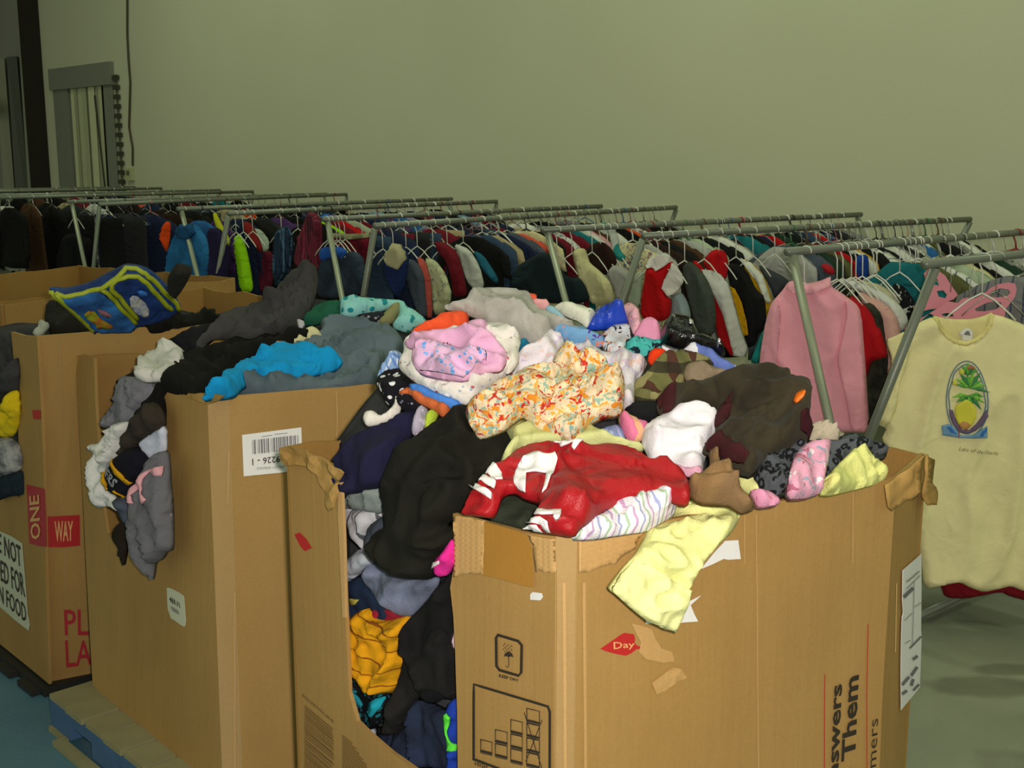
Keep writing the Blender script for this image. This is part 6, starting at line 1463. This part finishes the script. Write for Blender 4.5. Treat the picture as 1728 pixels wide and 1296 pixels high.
# butterfly-winged pink hangers behind the T-shirt
PKM = solid('matte_pink_plastic', '#d5808f', 0.45)
bf = rail_plane(1, 0.52, 0.6); bf.wob = 0
wing = KH([(700, 700), (600, 790), (430, 900), (430, 870), (480, 800), (640, 740), (800, 640), (900, 570), (1010, 590), (1060, 540), (1130, 530), (1200, 540), (1290, 490), (1360, 430), (1450, 385), (1560, 365), (1630, 380), (1648, 440), (1630, 520), (1580, 590), (1530, 650), (1515, 745), (1400, 720), (1200, 760), (1000, 770), (860, 760), (780, 740)])
ph = [KH([(1350, 520), (1380, 460), (1470, 430), (1560, 440), (1580, 480), (1540, 520), (1440, 530)]), KH([(1190, 655), (1250, 620), (1330, 585), (1420, 568), (1480, 585), (1485, 620), (1420, 660), (1300, 680), (1215, 680)]), KH([(830, 710), (880, 698), (950, 705), (965, 735), (900, 740), (850, 728)])]
b1 = sheet('butterfly_hanger', bf, wing, PKM, 0.004, 6, holes=ph, off=0.0)
tag(b1, 'flat pink butterfly-shaped hanger with cut-out wings behind the yellow T-shirt', 'hanger')
hk_ = Plane(bf.p, bf.p + bf.s, bf.p + bf.t, wob=0)
def hook_at(px, parent, mat, r=0.0035, top=None):
    P, N = bf.hit(px); m = MB(); m.tube(P, r, 6); return m.build('hook', mat, parent, True)
hook_at(KH([(1130, 560), (1135, 430), (1150, 330), (1170, 220), (1180, 130), (1165, 100)]), b1, HMAT['grey wire'], 0.002)
bf2 = rail_plane(1, 0.62, 0.6); bf2.wob = 0
wing2 = KH([(640, 270), (680, 220), (740, 215), (800, 240), (870, 290), (920, 370), (960, 430), (1010, 500), (960, 550), (900, 570), (860, 600), (780, 650), (690, 660), (560, 700), (520, 640), (640, 520), (660, 420), (655, 330)])
ph2 = [KH([(780, 460), (850, 450), (890, 500), (870, 540), (800, 520)]), KH([(700, 300), (740, 290), (790, 340), (800, 400), (740, 390), (700, 340)])]
b2 = sheet('butterfly_hanger', bf2, wing2, PKM, 0.004, 6, holes=ph2)
tag(b2, 'second pink butterfly-shaped hanger, crossed by the dark pipe leg', 'hanger')
P, N = bf2.hit(KH([(930, 470), (935, 350), (930, 240), (950, 150), (935, 118)])); m = MB(); m.tube(P, 0.002, 6); m.build('hook', HMAT['grey wire'], b2, True)
lv = cloth('lilac_strap_top', rail_plane(1, 0.57, 0.6), KH([(975, 610), (1050, 600), (1140, 600), (1145, 700), (1140, 800), (960, 800)]), fabric('#8f7fa8'), 'lilac strap top in the neck of the pink butterfly hanger', 'top', T=0.01, amp=0.003)
# second rack, left rail
HG(2, 'dark_teal_sweater', 'sweater', 'dark teal knitted sweater at the near end of the second rack', KB([(245, 745), (255, 640), (290, 590), (350, 555), (420, 518), (450, 500), (520, 518), (560, 590), (620, 670), (700, 672), (745, 735), (775, 825), (700, 850), (500, 850), (380, 810), (300, 760)]), fabric('#17262b'), s=0.1, tilt=.3, T=0.06, res=5)
HG(2, 'cream_jacket', 'jacket', 'cream jacket with raised collar behind the dark teal sweater', KB([(655, 515), (670, 485), (700, 472), (738, 480), (755, 530), (770, 575), (850, 640), (915, 715), (938, 840), (860, 860), (780, 850), (745, 760), (690, 660)]), fabric('#c2bd92'), s=0.2, T=0.045, res=5)
HG(2, 'light_grey_tee', 'T-shirt', 'light grey T-shirt right of the cream jacket', KB([(885, 650), (930, 590), (980, 595), (1050, 640), (1065, 690), (1040, 780), (1010, 850), (960, 850), (935, 750)]), fabric('#9b9a96'), s=0.34, T=0.04, res=5)
HG(2, 'pale_green_tee', 'T-shirt', 'pale green T-shirt tucked beside the dark leg of the second rack', KB([(1010, 800), (1040, 730), (1090, 640), (1130, 620), (1120, 760), (1110, 870), (1050, 870)]), fabric('#a3b199'), s=0.45, T=0.03, res=5)
HG(2, 'brown_fur_coat', 'coat', 'dark brown coat hanging above the light grey T-shirt', KB([(740, 490), (800, 440), (860, 430), (920, 480), (955, 560), (940, 600), (885, 660), (850, 640), (770, 570)]), fabric('#2a1712'), s=0.40, T=0.04, res=5)
HG(2, 'teal_white_scarf', 'scarf', 'teal and white scarf looped over the rail of the second rack', KB([(860, 300), (900, 305), (940, 340), (965, 400), (965, 460), (985, 500), (1015, 530), (1000, 570), (960, 550), (930, 500), (915, 420), (890, 350)]), fabric('#2f8f8d', pat='stripes', cols=('#d8dad0',), scale=9, amt=0.8, axis=1), s=0.5, T=0.03, res=5)
# second rack, right rail
o, t, pl = HG(3, 'red_dress', 'dress', 'red childrens dress with white collar and puff sleeve on the second rack', KB([(1155, 620), (1170, 600), (1230, 620), (1300, 580), (1340, 560), (1325, 620), (1290, 680), (1275, 745), (1290, 800), (1330, 820), (1318, 940), (1270, 970), (1200, 960), (1118, 945), (1125, 800), (1145, 690)]), fabric('#b80f14'), s=0.1, tilt=.4, T=0.045, res=5)
decal('collar', t, KB([(1160, 592), (1190, 545), (1230, 520), (1285, 510), (1330, 528), (1318, 570), (1280, 600), (1232, 630), (1205, 605), (1170, 612)]), fabric('#dfdcd4'), o, off=0.02, res=4, thick=0.02)
decal('sleeve', t, KB([(1335, 575), (1370, 600), (1405, 650), (1415, 700), (1385, 755), (1350, 785), (1310, 800), (1270, 745), (1285, 690), (1320, 630)]), fabric('#dad8d0'), o, off=0.02, res=4, thick=0.03)
HG(3, 'pale_blue_shirt', 'top', 'pale blue-grey top just right of the red dress', KB([(1330, 800), (1390, 770), (1430, 830), (1450, 900), (1455, 960), (1370, 960), (1310, 950)]), fabric('#8f9ea2'), s=0.17, T=0.03, res=5)
HG(3, 'grey_green_jacket', 'jacket', 'grey-green jacket between the red dress and the red and white jacket', KB([(1395, 610), (1440, 560), (1490, 590), (1560, 680), (1610, 800), (1625, 960), (1605, 1070), (1500, 1040), (1460, 900), (1430, 780)]), fabric('#464d47'), s=0.27, T=0.04, res=5)
o, t, pl = HG(3, 'red_white_jacket', 'jacket', 'red jacket with long white sleeve and orange edge on the second rack', KB([(1460, 560), (1500, 560), (1560, 650), (1620, 660), (1700, 740), (1728, 860), (1760, 1000), (1770, 1180), (1730, 1210), (1690, 1150), (1630, 1060), (1620, 900), (1590, 760), (1530, 650)]), fabric('#b3131a'), s=0.4, T=0.045, res=5)
decal('sleeve', t, [(1185, 455), (1200, 456), (1216, 463), (1230, 480), (1240, 515), (1252, 560), (1262, 588), (1258, 602), (1240, 600), (1234, 570), (1222, 530), (1206, 490)], fabric('#c9c9c4'), o, off=0.02, res=5, thick=0.03)
HG(3, 'red_shirt', 'top', 'bright red top rising behind the red and white jacket', KB([(1535, 570), (1590, 495), (1640, 480), (1690, 500), (1708, 570), (1695, 690), (1640, 680), (1580, 640)]), fabric('#b8121a'), s=0.5, T=0.03, res=5)
o, t, pl = HG(3, 'black_yellow_jersey', 'jersey', 'black jersey with bright yellow side bands on the second rack', KA([(75, 390), (120, 370), (190, 410), (240, 520), (290, 560), (300, 740), (255, 762), (235, 830), (195, 840), (150, 700), (100, 500)]), fabric('#17171a'), s=0.62, T=0.045, res=5)
decal('yellow_band', t, KA([(105, 500), (135, 515), (175, 590), (205, 690), (218, 768), (182, 776), (150, 680), (120, 590)]), fabric('#d8a30e'), o, off=0.01, res=4)
o, t, pl = HG(3, 'yellow_white_jersey', 'jersey', 'bright yellow jersey with white sleeve edge on the second rack', KA([(165, 345), (225, 375), (285, 440), (335, 585), (325, 640), (295, 752), (250, 758), (245, 650), (235, 540), (190, 430)]), fabric('#d8a60f'), s=0.74, T=0.04, res=5)
decal('white_edge', t, KA([(165, 345), (225, 372), (290, 440), (335, 588), (320, 600), (275, 500), (220, 420), (175, 380)]), fabric('#d6d8cf'), o, off=0.008, res=4)
HG(3, 'dark_grey_shirt', 'shirt', 'dark grey shirt beside the yellow and white jersey', KA([(250, 380), (300, 400), (400, 450), (440, 490), (400, 520), (350, 580), (320, 500)]), fabric('#3b4046'), s=0.9, T=0.03, res=5)
# third rack, left rail
HG(4, 'burgundy_plaid_shirt', 'shirt', 'burgundy plaid shirt hanging edge-on beside the white pole', KC([(470, 225), (535, 245), (560, 320), (562, 480), (545, 600), (515, 665), (430, 620), (368, 575), (395, 430), (430, 330)]), fabric('#6d2233', pat='plaid', cols=('#3a1a28', '#7d4354'), scale=30, amt=0.4), s=0.06, T=0.05, res=4)
HG(4, 'blue_jeans', 'jeans', 'grey-blue jeans hanging under the blue ruffles on the third rack', KC([(545, 520), (640, 500), (720, 495), (800, 500), (850, 560), (850, 780), (700, 810), (540, 810), (525, 700)]), fabric('#2a3442', pat='fade', cols=('#374456',), scale=10), s=0.10, T=0.05, res=5)
o, t, pl = HG(4, 'maroon_trousers', 'trousers', 'maroon trousers with dusty belt hanging behind the blue jeans', KC([(630, 400), (700, 395), (820, 405), (900, 398), (905, 450), (880, 600), (850, 800), (790, 790), (760, 480), (650, 470)]), fabric('#6a1428'), s=0.3, T=0.03, res=4)
decal('belt', t, KC([(628, 372), (760, 380), (900, 372), (902, 402), (760, 420), (630, 402)]), fabric('#8c8a68'), o, off=0.01, res=4)
HG(4, 'blue_ruffle', 'scarf', 'bright blue ruffled scarf tied at the white leg of the third rack', KC([(548, 490), (590, 462), (630, 475), (680, 462), (740, 495), (700, 550), (655, 525), (620, 540), (575, 565), (550, 545)]), fabric('#2858b0'), s=0.03, T=0.03, res=4)
HG(4, 'blue_ribbon', 'scarf', 'blue ribbon knotted over the rail end of the third rack', KC([(560, 255), (600, 240), (640, 262), (630, 300), (585, 310)]), fabric('#2f5fae'), s=0.03, T=0.03, w=0.02, res=3)
HG(4, 'navy_plaid_shirt', 'shirt', 'navy plaid shirt left of the burgundy plaid one', KC([(235, 390), (280, 340), (335, 320), (372, 420), (362, 570), (300, 710), (238, 730)]), fabric('#22344c', pat='plaid', cols=('#4f6f8c', '#131c2c'), scale=22, amt=0.5), s=0.02, T=0.04, res=4)
# third rack, right rail
o, t, pl = HG(5, 'beige_hooded_coat', 'coat', 'navy coat with rumpled beige hood at the near end of the third rack', KC([(985, 590), (1010, 510), (1060, 445), (1110, 450), (1150, 530), (1140, 620), (1118, 740), (1080, 815), (1030, 760), (1000, 690)]), fabric('#1b2c5c'), s=0.06, T=0.04, res=4)
decal('hood', t, KC([(1005, 520), (1060, 442), (1112, 450), (1152, 540), (1105, 622), (1040, 592)]), fabric('#aba684'), o, off=0.02, res=4, thick=0.02)
HG(5, 'slate_coat', 'coat', 'slate grey coat sleeve next to the beige hood', KC([(1105, 560), (1150, 545), (1200, 565), (1250, 650), (1262, 800), (1275, 940), (1215, 930), (1165, 790), (1130, 660)]), fabric('#454c5a'), s=0.14, T=0.04, res=4)
HG(5, 'coral_shirt', 'shirt', 'narrow coral shirt between the slate coat and the cream floral one', KC([(1205, 530), (1260, 555), (1300, 690), (1312, 945), (1272, 945), (1258, 720)]), fabric('#b8524c'), s=0.24, T=0.03, res=4)
HG(5, 'cream_floral_shirt', 'shirt', 'cream shirt with faint leaf print on the third rack', KC([(1255, 540), (1330, 555), (1400, 650), (1445, 800), (1385, 925), (1318, 925), (1308, 720)]), fabric('#b9bd96', pat='floral', cols=('#8c8f86',), scale=14, amt=0.3), s=0.33, T=0.035, res=4)
HG(5, 'maroon_jacket', 'jacket', 'maroon jacket with rust collar on the third rack', KC([(1325, 425), (1400, 440), (1480, 500), (1530, 690), (1545, 800), (1450, 805), (1440, 670), (1400, 560), (1345, 500)]), fabric('#6c1423'), s=0.46, T=0.04, res=4)
HG(5, 'white_long_shirt', 'shirt', 'white long-sleeved shirt right of the maroon jacket', KC([(1455, 440), (1560, 480), (1630, 595), (1665, 740), (1605, 765), (1545, 700), (1500, 550)]), fabric('#bdbfb8'), s=0.58, T=0.03, res=4)
HG(5, 'teal_shirt', 'top', 'teal sleeve slanting beside the white long-sleeved shirt', KC([(1585, 490), (1650, 515), (1735, 640), (1760, 700), (1735, 715), (1640, 610)]), fabric('#1f5f78'), s=0.72, T=0.03, res=4)
# fourth rack
o, t, pl = HG(6, 'blue_puffer_jacket', 'jacket', 'bright blue hooded jacket at the near end of the fourth rack', K9([(1120, 500), (1150, 420), (1190, 340), (1230, 310), (1320, 312), (1375, 400), (1405, 500), (1402, 640), (1385, 740), (1270, 740), (1090, 705), (1110, 590)]), fabric('#215f96', pat='fade', cols=('#2b70aa',), scale=8), s=0.06, T=0.07, res=4)
decal('hood', t, K9([(1190, 350), (1230, 312), (1300, 310), (1330, 370), (1290, 420), (1220, 410)]), fabric('#1b4a78'), o, off=0.02, res=4, thick=0.03)
HG(6, 'orange_sweater', 'sweater', 'bright orange garment left of the blue hooded jacket', K9([(1068, 400), (1090, 320), (1120, 290), (1142, 310), (1135, 420), (1115, 505), (1085, 450)]), fabric('#e04a18'), s=0.5, T=0.04, res=4)
HG(7, 'purple_coat', 'coat', 'dark purple coat right of the blue hooded jacket', K9([(1385, 340), (1470, 335), (1520, 430), (1540, 560), (1520, 745), (1400, 740), (1405, 520)]), fabric('#221a3e'), s=0.06, T=0.05, res=4)
HG(7, 'yellow_green_scarf', 'scarf', 'yellow and lime scarf hooked on the fourth rack', K9([(1430, 240), (1450, 235), (1480, 300), (1545, 420), (1535, 465), (1480, 390), (1440, 300)]), fabric('#b5b822'), s=0.12, T=0.03, w=0.02, res=3)
HG(7, 'neon_green_sweatshirt', 'sweatshirt', 'neon green sleeve hanging straight down on the fourth rack', K9([(1575, 410), (1608, 372), (1650, 465), (1680, 610), (1702, 770), (1615, 772), (1590, 570)]), fabric('#93d313'), s=0.2, T=0.04, res=4)
HG(7, 'dark_red_shirt', 'shirt', 'dark red shirt right of the neon green sleeve', KC([(35, 290), (90, 308), (130, 390), (168, 485), (150, 510), (100, 440), (40, 350)]), fabric('#7a1c1c'), s=0.45, T=0.03, res=4)
HG(7, 'white_green_top', 'top', 'pale mint top behind the dark red shirt', KC([(98, 340), (150, 348), (208, 420), (205, 490), (165, 500), (130, 420)]), fabric('#a3b3a2'), s=0.6, T=0.03, res=4)
HG(7, 'maroon_sweatshirt', 'sweatshirt', 'maroon sweatshirt low on the fourth rack, left of the navy plaid', KC([(165, 500), (200, 488), (232, 510), (238, 700), (190, 800), (138, 745), (148, 610)]), fabric('#5f1a2c'), s=0.75, T=0.04, res=4)
# far left racks
HG(8, 'black_parka', 'coat', 'large black parka at the near end of the fifth rack', K9([(375, 540), (410, 410), (440, 380), (520, 375), (610, 420), (625, 500), (600, 620), (540, 760), (385, 770)]), fabric('#0d0e10'), s=0.06, T=0.06, res=4)
HG(12, 'white_long_sleeve', 'shirt', 'long narrow white garment hanging at the far left', K9([(78, 600), (85, 400), (92, 270), (140, 258), (162, 400), (152, 540), (172, 740), (112, 762), (100, 620)]), fabric('#9aa090'), s=0.1, T=0.05, res=4)

# ---------------------------------------------------------------- the rest of the hanging garments
NEAR = {'nearest rack': 'nearest rack', 'second rack': 'second rack', 'third rack': 'third rack'}
rnd = random.Random(21)
allg = []
NMAX = {0: 20, 1: 8, 2: 24, 3: 26, 4: 21, 5: 26, 6: 18, 7: 20, 8: 14, 9: 14, 10: 13, 11: 13, 12: 12, 13: 12}
START = {0: 0.80, 1: 0.72, 2: 0.62, 3: 0.98, 4: 0.42, 5: 0.80, 6: 0.2, 7: 0.7, 8: 0.15, 9: 0.1, 10: 0.1, 11: 0.1, 12: 0.15, 13: 0.1}
for i, (rn, sd, a, b_) in enumerate(rails):
    L = np.linalg.norm(b_ - a); n_ = NMAX[i]; s0 = START[i]; s1 = L - 0.2
    if i == 1: s1 = 1.4
    cols = PLAN[i]; row = []
    for k in range(n_):
        s = s0 + (s1 - s0) * k / max(1, n_ - 1) + rnd.uniform(-.015, .015)
        if any(abs(s - q) < 0.045 for q in TAKEN.get(i, [])): s += 0.05
        c = cols[k % len(cols)]
        kind = rnd.choice(['shirt', 'shirt', 'tee', 'jacket', 'shirt', 'child_top', 'tee'] if i not in (4, 8, 9) else ['trousers', 'trousers', 'jacket', 'shirt', 'trousers'])
        if i in (10, 11, 12, 13): kind = rnd.choice(['jacket', 'shirt', 'jacket', 'dress', 'trousers'])
        if c == 'black' and i in (2, 3): kind = 'jacket'
        row.append([i, s, kind, c])
    row.sort(key=lambda r: r[1])
    allg.append(row)
lab_seen = {}
def art(c): return c
hangers = []
pend = []
for row in allg:
    for k, (i, s, kind, c) in enumerate(row):
        rn, sd = rails[i][0], rails[i][1]
        nm, cat = NAMES[kind]
        pv = (row[k - 1][3] + ' ' + NAMES[row[k - 1][2]][1]) if k > 0 else None
        nx = (row[k + 1][3] + ' ' + NAMES[row[k + 1][2]][1]) if k + 1 < len(row) else None
        if pv and nx: lb = '%s %s on %s rail of %s, between %s and %s' % (c, cat, sd, rn, pv, nx)
        elif nx: lb = '%s %s, first of the close-packed row on %s rail of %s' % (c, cat, sd, rn)
        else: lb = '%s %s, last towards the wall on %s rail of %s' % (c, cat, sd, rn)
        if len(lb.split()) > 16: lb = '%s %s, %s rail of %s, between %s and %s' % (c, cat, sd, rn, pv, nx)
        if len(lb.split()) > 16: lb = '%s %s, %s rail, %s, between %s and %s' % (c, cat, sd, rn, pv, nx)
        lab_seen[lb] = lab_seen.get(lb, 0) + 1
        if lab_seen[lb] > 1:
            far = ', nearer the wall'
            lb2 = lb.replace(' on ', ' ').replace('between', 'among') ; lb = lb2 if lb2 not in lab_seen else lb
        pend.append((i, s, kind, c, lb))
for idx, (i, s, kind, c, lb) in enumerate(pend):
    p, d, L = on_rail(i, s)
    ang = math.atan2(d[1], d[0]) + rnd.uniform(-.12, .12)
    bm_, sv = PROT[kind][idx % 3]
    zoff = rnd.uniform(-.015, 0.0)
    o = link_obj(NAMES[kind][0], bm_, cloth_mat(c, idx), None, (p[0], p[1], RZ + zoff), ang)
    tag(o, lb, NAMES[kind][1], '%s garments on the %s rail of the %s' % ('packed', rails[i][1], rails[i][0]))
    for q in sv:
        if i < 8: link_obj('sleeve', q, cloth_mat(c, idx), o)
    if i >= 8 and sv:
        for q in sv: link_obj('sleeve', q, cloth_mat(c, idx), o)
    hangers.append((i, s, HC_CYC[idx % len(HC_CYC)], None, [0, 1, 2][(idx * 7 + idx // 3) % 3], ang, lb))
# hangers: every one is a thing; its hook is a part
def place_hanger(i, s, hm, lab, hk, ang, far):
    p, d, L = on_rail(i, s)
    hook, frame = HP[hk]
    o = link_obj('hanger', frame, HMAT[hm], None, (p[0], p[1], RZ), ang)
    link_obj('hook', hook, HMAT[hm], o)
    tag(o, lab, 'hanger', 'hangers on the %s rail of the %s' % (rails[i][1], rails[i][0]))
    return o
def short(lb, n): return ' '.join(lb.split()[:n])
cnt = 0
for (i, s, hm, lab, hk, tilt) in hang_log:
    p, d, L = on_rail(i, s)
    nm = lab.split(' hanger carrying the ')[-1]
    nm = ' '.join(nm.split()[:10])
    for cut in (' with', ' hanging', ' at', ' on', ' in', ' behind', ' showing', ' tied', ' right', ' left', ' between', ' beside', ' next', ' just', ' low', ' looped', ' hooked', ' slanting', ' rising', ' tucked', ' knotted', ' above', ' peeping'):
        if cut + ' ' in nm: nm = nm.split(cut + ' ')[0]
    place_hanger(i, s, hm, '%s hanger carrying the %s' % (hm, nm), hk, math.atan2(d[1], d[0]) + tilt, i >= 8); cnt += 1
hseen = {}
for (i, s, hm, lab, hk, ang, lb) in hangers:
    if cnt >= 298: break
    g = lb.split(',')[0].split(' on ')[0]
    side = rails[i][1]
    rest = lb.split('between ')[-1] if 'between' in lb else 'its row end'
    l2 = '%s hanger of %s, %s rail, %s, by %s' % (hm, g, side, rails[i][0], rest.split(' and ')[0])
    if len(l2.split()) > 16: l2 = '%s hanger of %s, %s rail, %s' % (hm, g, side, rails[i][0])
    place_hanger(i, s, hm, l2, hk, ang, i >= 8); cnt += 1
# the many further bare hangers between the garments, past what anyone could count
extra = {}
mbs = {}
rb = random.Random(9)
for i, (rn, sd, a, b_) in enumerate(rails):
    L = np.linalg.norm(b_ - a)
    n_ = 16 if i < 6 else 10
    if i == 1: L = 1.6; n_ = 8
    for k in range(n_):
        s = rb.uniform(0.12, L - 0.08)
        near = [q[1] for q in pend if q[0] == i]
        if near: s = rb.choice(near) + rb.uniform(-.014, .014)
        p, d, _ = on_rail(i, s)
        ang = math.atan2(d[1], d[0]) + rb.uniform(-.12, .12); ca, sa = math.cos(ang), math.sin(ang)
        hk = rb.choice([0, 0, 1, 2]); mt = rb.choice(['white plastic', 'grey wire', 'clear plastic', 'grey wire', 'black plastic', 'white plastic', 'red plastic'])
        for me in HP[hk]:
            mb = mbs.setdefault(mt, MB())
            mb.add([(p[0] + v.co.x * ca - v.co.y * sa, p[1] + v.co.x * sa + v.co.y * ca, RZ + v.co.z) for v in me.vertices], [tuple(q.vertices) for q in me.polygons])
root = None
for mt, mb in mbs.items():
    if root is None:
        root = mb.build('spare_hangers', HMAT[mt], None, True)
        tag(root, 'countless further hangers crowded between the garments on all the rails', 'hangers', kind='stuff')
    else:
        c_ = mb.build('spare_hangers_colour', HMAT[mt], root, True); c_['kind'] = 'stuff'
for o in list(bpy.data.objects):
    if '_w' in o: del o['_w']
